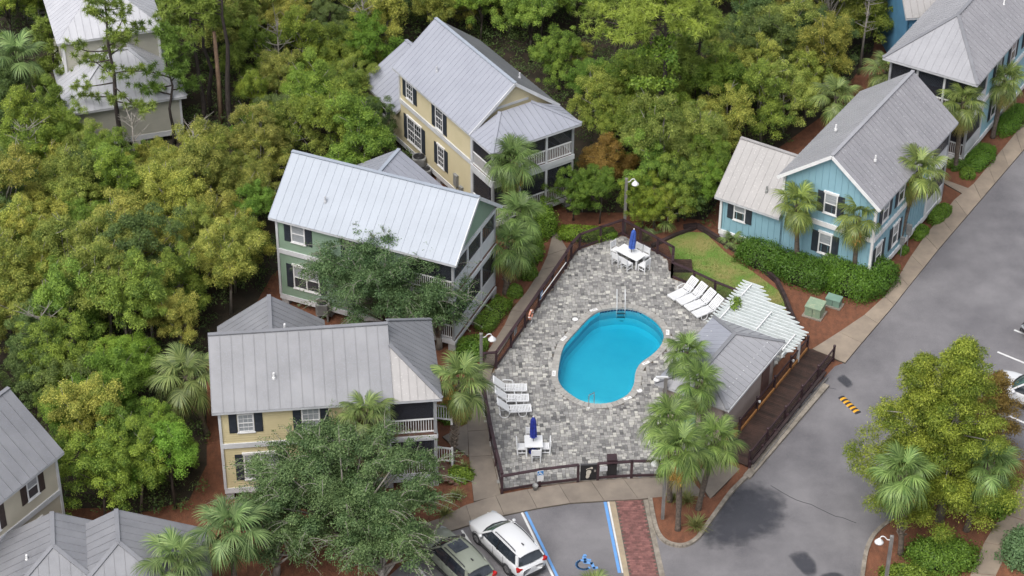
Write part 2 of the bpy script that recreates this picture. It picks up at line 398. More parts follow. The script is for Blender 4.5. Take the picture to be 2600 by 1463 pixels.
# concrete kerbs
def kerb(name, px, w=.16, h=.15, label=None):
    pts = [Vector(p) for p in px]; m = MB()
    o = struct(put(name, None))
    for i, (a, b) in enumerate(zip(pts, pts[1:])):
        d = (b - a).normalized(); MB().beam(a + Vector((0, 0, h / 2)), b - d * .012 + Vector((0, 0, h / 2)), w, h).build('kerb_stone', M['kerb_concrete'], o)
    return o
def arc(pts, n):
    """smooth polyline through pts (Catmull-Rom)"""
    P = [Vector(p) for p in pts]; out = []
    for i in range(len(P) - 1):
        a, b, c, d = P[max(i - 1, 0)], P[i], P[i + 1], P[min(i + 2, len(P) - 1)]
        for k in range(n):
            t = k / n; out.append(.5 * ((2 * b) + (c - a) * t + (2 * a - 5 * b + 4 * c - d) * t * t + (3 * b - a - 3 * c + d) * t ** 3))
    out.append(P[-1]); return out
isl = arc([cL(*q) for q in [(1478, 862), (1500, 990), (1530, 1110), (1580, 1185), (1660, 1222), (1750, 1222), (1830, 1175), (1880, 1110)]] + [cM(*q) for q in [(730, 1430), (800, 1350), (872, 1280)]], 3)
kerb('island_kerb', isl, .22)
rk = arc([cN(*q) for q in [(700, 1500), (715, 1400), (740, 1260), (800, 1140), (900, 1050)]], 3)
kerb('garden_kerb', rk, .22)
# the mulch of the two islands, level with their kerbs
isl_poly = [(p.x, p.y) for p in isl] + P2(cM, [(810, 1212), (690, 1400), (600, 1445)]) + P2(cL, [(1900, 852), (1760, 850), (1500, 856)])
struct(MB().prism(isl_poly, -.1, .085).build('island_bed', M['mulch']))
gb = [(p.x, p.y) for p in rk] + A2([(2330, 1300), (2480, 1180), (2600, 1170), (2750, 1150)]) + A2([(2750, 1700), (2200, 1700)])
struct(MB().prism(gb, -.1, .085).build('garden_bed', M['mulch']))
gl = A2([(2632, 1165), (2600, 1218), (2540, 1310), (2494, 1385), (2462, 1463), (2440, 1540)], .1)
gr = A2([(2700, 1200), (2652, 1260), (2590, 1350), (2550, 1410), (2528, 1463), (2515, 1540)], .1)
slabs('garden_walk', resample(gl, 5), resample(gr, 5))
# damp patches, cracks
cZ = crop(1300, 731, .8935)
for pts in ([(560, 738), (535, 700), (600, 590), (640, 560), (700, 556), (768, 588), (782, 645), (755, 690), (700, 715), (630, 738)], [(785, 762), (830, 748), (862, 778), (868, 812), (840, 822), (815, 800)], [(870, 822), (900, 808), (935, 812), (950, 835), (890, 840)], [(922, 258), (945, 248), (968, 272), (952, 284)]):
    lp_ = arc_early([cZ(*q) for q in pts]); cc = sum(lp_, Vector()) / len(lp_); nl_ = len(lp_); vs_, fv = [], []
    for f_, al in ((1.12, 0.0), (.92, .45), (.72, .85), (.35, 1.0)): vs_ += [cc + (p - cc) * f_ + Vector((0, 0, .008)) for p in lp_]; fv += [al] * nl_
    vs_.append(cc + Vector((0, 0, .008))); fv.append(1.0); m = MB(); m.add(vs_, [(r_ * nl_ + i, r_ * nl_ + (i + 1) % nl_, (r_ + 1) * nl_ + (i + 1) % nl_, (r_ + 1) * nl_ + i) for r_ in range(3) for i in range(nl_)] + [(3 * nl_ + i, 3 * nl_ + (i + 1) % nl_, 4 * nl_) for i in range(nl_)])
    dp = m.build('damp_patch', M['wet_asphalt'], road); at_ = dp.data.attributes.new('fade', 'FLOAT', 'POINT'); at_.data.foreach_set('value', fv)
rc_ = random.Random(8)
def crack(pts):
    P = [cZ(*q) for q in pts]; m = MB(); prev = None
    for a, b in zip(P, P[1:]):
        n_ = max(2, int((b - a).length / .35))
        for k in range(n_):
            q = a.lerp(b, k / n_) + Vector((rc_.gauss(0, .03), rc_.gauss(0, .03), .0085))
            if prev is not None: m.beam(prev, q, .035, .003)
            prev = q
    m.build('crack', M['rubber'], road)
crack([(735, 565), (790, 595), (850, 618), (920, 650), (1000, 676)]); crack([(898, 285), (950, 292)])
# painted bay lines, red brick strip
def stripe(name, pts, w, mat, label, cat, z=.009, group=None):
    m = MB()
    for a, b in zip(pts, pts[1:]): m.beam(Vector((a.x, a.y, z)), Vector((b.x, b.y, z)), w, .006)
    return tag(m.build(name, mat), label, cat, group)
stripe('bay_line', [cL(516, 970), cL(760, 1470)], .12, M['paint_white'], 'white painted line between the white wagon and the accessible bay', 'road marking')
stripe('bay_line', [cL(547, 966), cL(792, 1470)], .14, M['paint_blue'], 'blue painted line on the left edge of the accessible parking bay', 'road marking')
stripe('bay_line', [cL(1141, 886), cL(1250, 1425)], .16, M['paint_blue'], 'blue painted line on the right edge of the accessible parking bay', 'road marking')
stripe('bay_line', [cL(1166, 885), cL(1277, 1425)], .12, M['paint_white'], 'white painted line beside the tan strip at the brick walkway', 'road marking')
stripe('bay_line', [cL(66, 1105), cL(330, 1500)], .12, M['paint_white'], 'white painted line between the sage car and the white wagon', 'road marking')
stripe('bay_line', [cK(1170, 1330), cK(1310, 1500)], .12, M['paint_white'], 'white painted line left of the sage green car', 'road marking')
cW = crop(2400, 780, .20706)
stripe('bay_line', [cW(640, 550), cW(1150, 760)], .13, M['paint_white'], 'white painted bay line just above the white van on the right', 'road marking')
stripe('bay_line', [cW(845, 280), cW(1250, 450)], .13, M['paint_white'], 'white painted bay line topmost at the right edge', 'road marking')
stripe('bay_line', [cW(770, 1330), cW(1150, 1500)], .13, M['paint_white'], 'white painted bay line below the white van beside the cypress', 'road marking')
struct(MB().prism(P2(cL, [(1172, 884), (1216, 880), (1330, 1480), (1290, 1480)]), -.05, .02).build('tan_strip', M['paint_tan']))
struct(MB().prism(P2(cL, [(1428, 870), (1462, 866), (1600, 1480), (1558, 1480)]), -.05, .02).build('gutter_strip', M['kerb_concrete']))
bw = struct(MB().prism(P2(cL, [(1218, 880), (1428, 870), (1556, 1480), (1332, 1480)]), -.05, .006).build('brick_walk', M['joint']))
rb = random.Random(4)
bme = MB().box(-.092, .092, -.061, .061, -.02, .02).mesh('brick', M['brick'])
bl0, bl1, br0, br1 = cL(1222, 884), cL(1334, 1480), cL(1424, 874), cL(1552, 1480)
NR = int((bl1 - bl0).length / .133)
for j in range(NR):
    f = (j + .5) / NR; a = bl0.lerp(bl1, f); b = br0.lerp(br1, f); n = 7; d = (b - a)
    ang = math.atan2(d.y, d.x); w = d.length / n
    for i in range(-(j % 2), n):
        t = i + .5 + .5 * (j % 2)
        if t * w > d.length - .04 or t < .2: continue
        o = put('brick', bme, bw, a + d * (t / n) + Vector((0, 0, .012 + rb.uniform(-.003, .004))), ang + rb.uniform(-.02, .02)); o.scale = (w / .19, 1, 1)

# ------------------------------------------------------------------ pool deck and pool
DZ = .10
deck = A2([(1271, 1243), (1366, 1235), (1464, 1223), (1520, 1220), (1603, 1215), (1667, 1213), (1740, 1190), (1800, 1130), (1845, 1075), (1900, 1000), (2020, 872), (1985, 815), (1900, 775), (1816, 755), (1704, 710), (1704, 672), (1669, 648), (1580, 602), (1471, 637), (1455, 658), (1440, 684), (1261, 936), (1222, 1000), (1231, 1056)])
pw = [cX(*q, DZ) for q in [(690, 180), (900, 150), (1100, 160), (1250, 220), (1380, 310), (1450, 400), (1480, 480), (1475, 545), (1430, 640), (1330, 740), (1220, 815), (1160, 885), (1130, 965), (1120, 1060), (1100, 1130), (1050, 1210), (960, 1270), (850, 1315), (700, 1337), (560, 1325), (440, 1290), (330, 1222), (240, 1150), (190, 1080), (170, 1000), (180, 880), (210, 720), (250, 610), (320, 520), (420, 410), (520, 300), (600, 230)]]
pw = arc(pw + [pw[0]], 3)[:-1]
pc = sum(pw, Vector()) / len(pw)
def offset(loop, d):
    out = []; n = len(loop)
    for i in range(n):
        t = (loop[(i + 1) % n] - loop[i - 1]); nn = Vector((t.y, -t.x, 0)).normalized()
        out.append(loop[i] + nn * d)
    return out
if (offset(pw, .3)[0] - pc).length < (pw[0] - pc).length: pw = pw[::-1]
cop_o = offset(pw, .36)
cop_poly = [(p.x, p.y) for p in offset(pw, .34)]; pool_poly = [(p.x, p.y) for p in pw]
dm = sheet('pool_deck', deck, [[(p.x, p.y) for p in offset(pw, .05)]], DZ - .025, M['joint'])
deck_o = struct(put('pool_deck', dm))
sk = MB()
for i in range(len(deck)):
    a, b = deck[i], deck[(i + 1) % len(deck)]; sk.beam((*a, .03), (*b, .03), .10, .10)
sk.build('deck_edge', M['kerb_concrete'], deck_o)
# pavers: an irregular pattern of squares and oblongs
rp = random.Random(11); G = .098; ang0 = math.radians(4)
ca, sa = math.cos(ang0), math.sin(ang0)
def l2w(x, y): return (ca * x - sa * y, sa * x + ca * y)
def w2l(x, y): return (ca * x + sa * y, -sa * x + ca * y)
lb = [w2l(*p) for p in deck]; x0, x1 = min(p[0] for p in lb), max(p[0] for p in lb); y0, y1 = min(p[1] for p in lb), max(p[1] for p in lb)
nx, ny = int((x1 - x0) / G) + 2, int((y1 - y0) / G) + 2
occ = np.zeros((nx + 4, ny + 4), bool); pav = []
TONES = [((.245, .242, .236), 6), ((.175, .173, .172), 3.5), ((.305, .300, .288), 6), ((.385, .378, .355), 4), ((.46, .45, .415), 1.6), ((.115, .114, .115), .9)]
for j in range(ny):
    for i in range(nx):
        if occ[i, j]: continue
        opts = [(2, 2), (2, 2), (3, 2), (2, 2), (2, 3), (3, 2), (3, 3), (2, 1)]; rp.shuffle(opts)
        for w, h in opts + [(1, 1)]:
            if not occ[i:i + w, j:j + h].any() and i + w <= nx + 4 and j + h <= ny + 4: break
        occ[i:i + w, j:j + h] = True
        c = l2w(x0 + (i + w / 2) * G, y0 + (j + h / 2) * G)
        if not inside(c, deck) or inside(c, cop_poly): continue
        base = rp.choices([t[0] for t in TONES], [t[1] for t in TONES])[0]; k = rp.uniform(.90, 1.20)
        pav.append((c, w * G / 2 - .008, h * G / 2 - .008, tuple(q * k for q in base), rp.uniform(-.004, .004)))
cl = [(at(1300, 1150)).to_2d()]
pav.sort(key=lambda q: (Vector(q[0]).y + .25 * abs(Vector(q[0]).x - 3)))
pmesh = {}
for c, hx, hy, colr, dz in pav[:300]:
    key = (round(hx, 3), round(hy, 3))
    if key not in pmesh:
        q = MB(); e = .006
        q.add([(-hx, -hy, -.04), (hx, -hy, -.04), (hx, hy, -.04), (-hx, hy, -.04), (-hx, -hy, -e), (hx, -hy, -e), (hx, hy, -e), (-hx, hy, -e), (-hx + e, -hy + e, 0), (hx - e, -hy + e, 0), (hx - e, hy - e, 0), (-hx + e, hy - e, 0)],
              [(8, 9, 10, 11)] + [(k, (k + 1) % 4, 4 + (k + 1) % 4, 4 + k) for k in range(4)] + [(4 + k, 4 + (k + 1) % 4, 8 + (k + 1) % 4, 8 + k) for k in range(4)])
        pmesh[key] = q.mesh('paver', M['paver'])
    o = put('paver', pmesh[key], deck_o, (*c, DZ + dz), ang0 + rp.uniform(-.02, .02)); o.color = (*colr, 1)
q = MB(); cols = []
for c, hx, hy, colr, dz in pav[300:]:
    a = ang0 + rp.uniform(-.02, .02); u = (math.cos(a), math.sin(a)); v = (-u[1], u[0])
    pts = [(c[0] + sx * hx * u[0] + sy * hy * v[0], c[1] + sx * hx * u[1] + sy * hy * v[1]) for sx, sy in ((-1, -1), (1, -1), (1, 1), (-1, 1))]
    q.add([(*p, DZ - .04) for p in pts] + [(*p, DZ + dz) for p in pts], [(4, 5, 6, 7)] + [(k, (k + 1) % 4, 4 + (k + 1) % 4, 4 + k) for k in range(4)])
    cols += [(*colr, 1)] * 8
me = q.mesh('pavers', M['paver_far']); ca_ = me.color_attributes.new('col', 'FLOAT_COLOR', 'POINT'); ca_.data.foreach_set('color', np.array(cols, np.float32).ravel())
put('pavers', me, deck_o, kind='stuff')
# pool: basin, coping stones, waterline tiles, water
pool = thing('swimming_pool', 'kidney shaped turquoise swimming pool with pale coping in the paved deck', 'pool', (pc.x, pc.y, 0))
off = -Vector((pc.x, pc.y, 0))
def loop_at(l, z): return [Vector((p.x, p.y, z)) + off for p in l]
yr = [p.y for p in pw]; ymin, ymax = min(yr), max(yr)
b = MB(); n = len(pw)
top = loop_at(pw, DZ - .06)
deep = [Vector((p.x, p.y, -.85 - .28 * ((p.y - pc.y + pc.y - ymin) / (ymax - ymin)))) for p in pw]
bot = [Vector((pc.x, pc.y, 0)) + off + Vector(((p.x - pc.x) * .975, (p.y - pc.y) * .975, p.z)) for p in deep]
def ring_at(f, z): return [Vector((pc.x, pc.y, 0)) + off + Vector(((p.x - pc.x) * f, (p.y - pc.y) * f, z if z is not None else p.z)) for p in deep]
rings = [top, ring_at(.988, -.62), [v * 1.0 for v in ring_at(.97, None)], ring_at(.90, None)]
for q_ in rings[2]: q_.z *= .93
b.add([v for r_ in rings for v in r_], [(r_ * n + (i + 1) % n, r_ * n + i, (r_ + 1) * n + i, (r_ + 1) * n + (i + 1) % n) for r_ in range(3) for i in range(n)] + [tuple(range(3 * n, 4 * n))])
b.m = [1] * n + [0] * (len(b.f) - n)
b.build('basin', [M['plaster'], M['shaded_pool_wall']], pool, smooth=False)
# entry steps at the shallow end
st = MB()
for k in range(3):
    cx_, cy_ = cX(600, 1330, 0).x - pc.x, cX(600, 1330, 0).y - pc.y
    st.lathe([(1.25 - .3 * k, -1.2), (1.25 - .3 * k, -.76 + .15 * k)], (cx_, cy_ + .15, 0), 28)
st.build('entry_steps', M['plaster'], pool)
# tiles
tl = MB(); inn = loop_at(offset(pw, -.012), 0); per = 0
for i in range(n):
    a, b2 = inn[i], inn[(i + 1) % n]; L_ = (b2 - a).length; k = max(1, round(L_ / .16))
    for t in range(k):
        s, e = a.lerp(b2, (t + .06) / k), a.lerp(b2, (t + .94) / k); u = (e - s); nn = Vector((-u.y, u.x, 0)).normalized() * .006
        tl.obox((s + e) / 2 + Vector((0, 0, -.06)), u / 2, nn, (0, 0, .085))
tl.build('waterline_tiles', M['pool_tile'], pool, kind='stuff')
lo, li = loop_at(cop_o, 0), loop_at(offset(pw, -.03), 0)
cum = [0]
for i in range(n): cum.append(cum[-1] + (pw[(i + 1) % n] - pw[i]).length)
NS = int(cum[-1] / .30)
def along(l, s):
    s %= cum[-1]; i = max(j for j in range(n) if cum[j] <= s); f = (s - cum[i]) / (cum[i + 1] - cum[i]); return l[i].lerp(l[(i + 1) % n], f)
pm('coping', (.36, .35, .33), .8, (.30, .29, .275), 6, 5, .3, 40, rnd=.14)
for k in range(NS):
    s0, s1 = cum[-1] * (k + .03) / NS, cum[-1] * (k + .97) / NS
    P = [along(li, s0), along(li, s1), along(lo, s1), along(lo, s0)]
    MB().prism([(p.x, p.y) for p in P], -.02, DZ + .022 + .003 * (k % 2)).build('coping_stone', M['coping'], pool)
wm = bpy.data.materials.new('water'); wm.use_nodes = True; N = wm.node_tree.nodes; Lk = wm.node_tree.links
N.remove(N['Principled BSDF'])
tr = N.new('ShaderNodeBsdfTransparent'); gl_ = N.new('ShaderNodeBsdfGlossy'); gl_.inputs['Roughness'].default_value = .12
fr = N.new('ShaderNodeFresnel'); fr.inputs[0].default_value = 1.33; ms = N.new('ShaderNodeMixShader')
wn = N.new('ShaderNodeTexNoise'); wn.inputs['Scale'].default_value = 5; wn.inputs['Detail'].default_value = 3; wb = N.new('ShaderNodeBump'); wb.inputs['Strength'].default_value = .3; wb.inputs['Distance'].default_value = .05
geo = N.new('ShaderNodeNewGeometry'); Lk.new(geo.outputs['Position'], wn.inputs['Vector']); Lk.new(wn.outputs[0], wb.inputs['Height']); Lk.new(wb.outputs[0], gl_.inputs['Normal']); Lk.new(wb.outputs[0], fr.inputs['Normal'])
Lk.new(fr.outputs[0], ms.inputs[0]); Lk.new(tr.outputs[0], ms.inputs[1]); Lk.new(gl_.outputs[0], ms.inputs[2]); Lk.new(ms.outputs[0], N['Material Output'].inputs[0])
va = N.new('ShaderNodeVolumeAbsorption'); va.inputs['Color'].default_value = (.08, .80, .885, 1); va.inputs['Density'].default_value = 1.3
Lk.new(va.outputs[0], N['Material Output'].inputs['Volume']); MATS['water'] = wm
wl = MB(); WZ = -.02
t2 = loop_at(offset(pw, -.02), WZ); b2 = [Vector((p.x * .995, p.y * .995, -2.4)) for p in t2]
wl.add(t2 + b2, [tuple(range(n)), tuple(range(2 * n - 1, n - 1, -1))] + [((i + 1) % n, i, n + i, n + (i + 1) % n) for i in range(n)])
wl.build('water', wm, pool)
# depth marker tiles, skimmer lids
def text_mesh(s, size, mat):
    cu = bpy.data.curves.new('t', 'FONT'); cu.body = s; cu.size = size; cu.align_x = 'CENTER'; cu.align_y = 'CENTER'
    o = bpy.data.objects.new('t', cu); COL.objects.link(o); dg = bpy.context.evaluated_depsgraph_get(); me = bpy.data.meshes.new_from_object(o.evaluated_get(dg))
    bpy.data.objects.remove(o); me.materials.clear(); me.materials.append(mat); return me
tx = text_mesh('3 FT', .15, M['black'])
for (mx, my, rot, nm) in [(615, 180, .4, 'top'), (248, 530, .95, 'left'), (128, 958, 1.5, 'left, nearest the loungers'), (1522, 455, 1.5, 'right'), (1255, 830, .6, 'waist'), (1030, 1262, .45, 'shallow end')]:
    p = cX(mx, my, DZ + .03); rz = -rot if False else rot
    t = MB().box(-.24, .24, -.10, .10, 0, .012).build('depth_marker', M['white'], pool); t.location = p + off; t.rotation_euler = (0, 0, rz)
    d = put('lettering', tx, t, (0, 0, .0135))
for (mx, my) in [(388, 294), (1175, 1168)]:
    q = MB().lathe([(.17, -.02), (.17, .012), (.15, .018)], (0, 0, 0), 18).build('skimmer_lid', M['white'], pool); q.location = cX(mx, my, DZ + .005) + off
# ladder and grab rail
la = thing('pool_ladder', 'steel ladder with three treads at the deep end of the pool', 'ladder', cX(950, 140, DZ))
o3 = la.location
for s in (-1, 1):
    MB().tube(arc([(s * .24, .75, 0), (s * .24, .74, .62), (s * .24, .62, .80), (s * .24, .42, .80), (s * .24, .05, .35), (s * .24, -.12, -.1), (s * .24, -.12, -1.1)], 4), .03, 8).build('rail', M['trim'], la, True)
for k in range(3): MB().box(-.24, .24, -.17, -.06, -.40 - .27 * k, -.36 - .27 * k).build('tread', M['dark_metal'], la)
gr_ = thing('grab_rail', 'bent steel grab rail over the shallow steps of the pool', 'handrail', cX(553, 1380, DZ))
MB().tube(arc([(0, 0, 0), (0, 0, .82), (.05, .06, .88), (.22, .26, .80), (.30, .36, .72), (.30, .36, -.6)], 4), .024, 8).build('rail', M['metal'], gr_, True)
MB().lathe([(.07, 0), (.07, .02), (.05, .03)], (0, 0, 0), 12).build('base_plate', M['white'], gr_)
# lawn
lawn = A2([(1690, 606), (1745, 590), (1790, 592), (1840, 640), (1940, 712), (1985, 745), (2000, 812), (1900, 775), (1816, 750), (1706, 700), (1712, 668)])
lawn_o = struct(MB().prism(lawn, -.1, .03).build('lawn', M['grass']))
# ------------------------------------------------------------------ building kit
def wall(parent, A, B, z0, z1, mat, gable=None, style='lap', name='wall', board=.15, spacing=.42):
    """wall from A to B (local 2D); its outside is on the right-hand side. gable = [(s, z), ...] extra top points"""
    A, B = Vector(A), Vector(B); L = (B - A).length; d = (B - A) / L; nrm = Vector((d.y, -d.x))
    poly = [(0, z0), (L, z0), (L, z1)] + (gable or []) + [(0, z1)]
    def P(s, z, o): return (A.x + d.x * s + nrm.x * o, A.y + d.y * s + nrm.y * o, z)
    m = MB(); n = len(poly)
    m.add([P(s, z, 0) for s, z in poly] + [P(s, z, -.12) for s, z in poly], [tuple(range(n)), tuple(range(2 * n - 1, n - 1, -1))] + [(i, n + i, n + (i + 1) % n, (i + 1) % n) for i in range(n)])
    if style == 'lap':
        zt = max(p[1] for p in poly); z = z0
        while z < zt - .01:
            c = clip(clip(poly, 1, z, True), 1, z + board, False)
            if len(c) >= 3:
                k = len(c); m.add([P(s, q, .004 + .024 * (1 - (q - z) / board)) for s, q in c], [tuple(range(k))])
                lo = [s for s, q in c if abs(q - z) < 1e-6]
                if len(lo) >= 2: m.add([P(min(lo), z, .004), P(max(lo), z, .004), P(max(lo), z, .028), P(min(lo), z, .028)], [(0, 1, 2, 3)])
            z += board
    w = m.build(name, mat, parent)
    if style == 'batten':
        s = spacing * .5
        while s < L:
            c = clip(clip(poly, 0, s - .03, True), 0, s + .03, False)
            if len(c) >= 3:
                k = len(c); q = MB(); q.add([P(a, b_, .03) for a, b_ in c] + [P(a, b_, .0) for a, b_ in c], [tuple(range(k))] + [(i, k + i, k + (i + 1) % k, (i + 1) % k) for i in range(k)]); q.build('batten', mat, w)
            s += spacing
    return w

def face_frame(A, B):
    A, B = Vector(A), Vector(B); d = (B - A).normalized(); return A, d, Vector((d.y, -d.x))

def window(parent, A, B, s, z0, w, h, shutters=True, double=False, upper='glass_blind', lower='glass_dark', shut='shutter', cap=True, grid=False, depth=.0):
    A, d, nn = face_frame(A, B)
    def P(a, o, z): return Vector((A.x + d.x * a + nn.x * o, A.y + d.y * a + nn.y * o, z))
    D3, N3 = Vector((d.x, d.y, 0)), Vector((nn.x, nn.y, 0))
    def bx(m, a0, a1, q0, q1, o0, o1): m.obox(P((a0 + a1) / 2, (o0 + o1) / 2, (q0 + q1) / 2), D3 * (a1 - a0) / 2, N3 * (o1 - o0) / 2, (0, 0, (q1 - q0) / 2))
    f = MB(); t = .075; a0, a1, q0, q1 = s - w / 2, s + w / 2, z0, z0 + h
    bx(f, a0, a0 + t, q0, q1, .0, .07); bx(f, a1 - t, a1, q0, q1, .0, .07); bx(f, a0 + t, a1 - t, q0, q0 + t, .0, .068); bx(f, a0 + t, a1 - t, q1 - t, q1, .0, .068)
    cells = [(a0 + t, a1 - t)] if not double else [(a0 + t, s - .04), (s + .04, a1 - t)]
    if double: bx(f, s - .04, s + .04, q0 + t, q1 - t, .0, .066)
    zm = q0 + h * .5
    for c0, c1 in cells:
        bx(f, c0, c1, zm - .03, zm + .03, .0, .06)
        if grid:
            for kk in (1, 2): bx(f, c0 + (c1 - c0) * kk / 3 - .01, c0 + (c1 - c0) * kk / 3 + .01, q0 + t, q1 - t, .0, .052)
            for zz in ((zm + .03 + q1 - t) / 2, (zm - .03 + q0 + t) / 2): bx(f, c0, c1, zz - .01, zz + .01, .0, .050)
    bx(f, a0 - .05, a1 + .05, q0 - .06, q0, .0, .09)
    if cap: bx(f, a0 - .06, a1 + .06, q1, q1 + .12, .0, .10)
    fo = f.build('window', M['white'], parent)
    for c0, c1 in cells:
        m = MB(); bx(m, c0, c1, zm + .03, q1 - t, .0, .04); m.build('pane', M[upper], fo)
        m = MB(); bx(m, c0, c1, q0 + t, zm - .03, .0, .03); m.build('pane', M[lower], fo)
    if shutters:
        sw = min(.42, w * .5)
        for e in (-1, 1):
            c = s + e * (w / 2 + sw / 2 + .02); m = MB(); bx(m, c - sw / 2, c + sw / 2, q0 - .02, q1 + .02, .03, .055)
            for r0, r1 in ((.04, .48), (.52, .96)):
                za, zb_ = q0 + h * r0, q0 + h * r1; nb = 7
                for k in range(nb): bx(m, c - sw / 2 + .05, c + sw / 2 - .05, za + (zb_ - za) * k / nb, za + (zb_ - za) * (k + .6) / nb, .05, .068)
            m.build('shutter', M[shut], fo)
    return fo

def trim(parent, a, b, w, h, name='trim_board', mat='trim'):
    return MB().beam(a, b, w, h).build(name, M[mat], parent)
def post(parent, x, y, z0, z1, w=.14, name='post', mat='trim'):
    return MB().box(x - w / 2, x + w / 2, y - w / 2, y + w / 2, z0, z1).build(name, M[mat], parent)

def facet(roof, pts, mat, pw_=.5, seam=.022, name='roof_panel'):
    """one roof slope; pts[0]->pts[1] is the eave. Panels run up the slope and each is an object of its own"""
    P = [Vector(p) for p in pts]; u = (P[1] - P[0]).normalized()
    nn = None
    for q in P[2:]:
        nn = u.cross(q - P[0])
        if nn.length > 1e-4: break
    nn.normalize()
    if nn.z < 0: nn = -nn
    v = nn.cross(u)
    poly = [((p - P[0]).dot(u), (p - P[0]).dot(v)) for p in P]
    s0, s1 = min(p[0] for p in poly), max(p[0] for p in poly); k = max(1, round((s1 - s0) / pw_)); w = (s1 - s0) / k
    def X(a, b, h): return P[0] + u * a + v * b + nn * h
    for i in range(k):
        c = clip(clip(poly, 0, s0 + i * w + .004, True), 0, s0 + (i + 1) * w - .004, False)
        if len(c) < 3: continue
        m = MB(); n = len(c)
        m.add([X(a, b, .03) for a, b in c] + [X(a, b, .0) for a, b in c], [tuple(range(n))] + [(j, n + j, n + (j + 1) % n, (j + 1) % n) for j in range(n)])
        r = clip(clip(poly, 0, s0 + i * w + .004, True), 0, s0 + i * w + .026, False)
        if len(r) >= 3:
            n = len(r); m.add([X(a, b, .03 + seam) for a, b in r] + [X(a, b, .02) for a, b in r], [tuple(range(n))] + [(j, n + j, n + (j + 1) % n, (j + 1) % n) for j in range(n)])
        m.build(name, mat, roof)

def roof_body(parent, facets, mat, th=.14, name='roof'):
    m = MB()
    for pts in facets:
        n = len(pts); P = [Vector(p) for p in pts]
        m.add([p - Vector((0, 0, .005)) for p in P] + [p - Vector((0, 0, th)) for p in P], [tuple(range(n)), tuple(range(2 * n - 1, n - 1, -1))] + [(j, n + j, n + (j + 1) % n, (j + 1) % n) for j in range(n)])
    return m.build(name, mat, parent)
def cap_line(roof, a, b, mat, w=.22):
    a, b = Vector(a), Vector(b); MB().beam(a + Vector((0, 0, .06)), b + Vector((0, 0, .06)), w, .05).build('ridge_cap', mat, roof)
def make_roof(parent, facets, mats, ridges, capmat, pw_=.5):
    if not isinstance(mats, list): mats = [mats] * len(facets)
    r = roof_body(parent, facets, M['fascia'])
    for f, q in zip(facets, mats): facet(r, f, M[q], pw_)
    for a, b in ridges: cap_line(r, a, b, M[capmat])
    return r
def railing(parent, a, b, z, h=.92, mat='white', nb=None):
    a, b = Vector((*a, z)), Vector((*b, z)); d = b - a; L = d.length
    m = MB(); m.beam(a + Vector((0, 0, h)), b + Vector((0, 0, h)), .09, .06); m.beam(a + Vector((0, 0, .10)), b + Vector((0, 0, .10)), .06, .07)
    r = m.build('railing', M[mat], parent); k = int(L / .125); q = MB()
    for i in range(1, k):
        p = a + d * (i / k); q.box(p.x - .018, p.x + .018, p.y - .018, p.y + .018, z + .13, z + h - .03)
    q.build('balusters', M[mat], r, kind='stuff'); return r
def panel(parent, A, B, z0, z1, mat, th=.02, name='screen'):
    return MB().beam(Vector((*A, (z0 + z1) / 2)), Vector((*B, (z0 + z1) / 2)), th, z1 - z0).build(name, M[mat], parent)
def piers(parent, pts, z1=.5, mat='pier'):
    for x, y in pts: MB().box(x - .22, x + .22, y - .22, y + .22, 0, z1).build('pier', M[mat], parent)
def vent(roof_parent, p, mat='fascia'):
    m = MB().lathe([(.09, -.1), (.09, .04), (.06, .06), (.055, .30), (.055, .32)], p, 10); m.build('vent_pipe', M[mat], roof_parent)
def hroot(name, label, x, y, az): return thing(name, label, 'house', (x, y, 0), math.radians(az))
def porch_side(h, A, B, zf, zc, rail=True, solid=False, nposts=2, screens=True, pw_=.14):
    """one open side of a porch storey: posts, a rail or a boarded parapet, insect screens"""
    A, B = Vector(A), Vector(B)
    for i in range(nposts):
        p = A.lerp(B, i / (nposts - 1))
        if solid != 'skip': post(h, p.x, p.y, zf, zc, pw_)
    for i in range(nposts - 1):
        a, b = A.lerp(B, i / (nposts - 1)), A.lerp(B, (i + 1) / (nposts - 1)); d = (b - a).normalized() * .08; a2, b2 = a + d, b - d
        if solid is True:
            panel(h, a2, b2, zf + .02, zf + .92, 'trim', .06, 'parapet'); trim(h, (*a2, zf + .95), (*b2, zf + .95), .10, .06)
        elif rail: railing(h, a2, b2, zf)
        if screens: panel(h, a2, b2, zf + .99, zc - .16, 'screen')
    trim(h, (*A, zc - .08), (*B, zc - .08), .16, .16)

# ------------------------------------------------------------------ house 1: yellow, at the back
h = hroot('yellow_house', 'yellow two storey house with pale roof and screened double porch behind the green house', -7.17, 124.26, -57.24)
L, W, ze, zr, zf, zb, PD, o = 8.65, 5.76, 6.14, 8.69, 3.70, .80, 2.37, .35
sl = (zr - ze) / (W / 2 + o); zt = ze + sl * o - .1; Y1 = M['yellow_siding']; WL = 4.3
wall(h, (-WL, 0), (0, 0), zb, 2.95, Y1); wall(h, (0, 0), (L, 0), zb, zf, Y1); wall(h, (0, 0), (L, 0), zf + .3, zt, Y1)
wall(h, (L, 0), (L, W), zb, zt, Y1, [(W / 2, zr - .15)]); wall(h, (0, W), (-WL, W), zb, 2.9, Y1); wall(h, (L, W), (0, W), zf, zt, Y1)
wall(h, (0, W), (0, 0), zf, zt, Y1, [(W / 2, zr - .15)]); wall(h, (-WL, W), (-WL, 0), zb, 3.0, Y1, [(W / 2, 4.6)])
trim(h, (-WL, -.03, zb - .15), (L, -.03, zb - .15), .08, .34, 'skirt_board'); trim(h, (0, -.04, zf + .15), (L, -.04, zf + .15), .12, .30, 'band_board')
for x in (0, L): trim(h, (x, -.02, zf + .3), (x, -.02, zt), .12, .12, 'corner_board')
trim(h, (L, -.02, zb), (L, -.02, zf), .12, .12, 'corner_board')
N0 = ((0, 0), (L, 0))
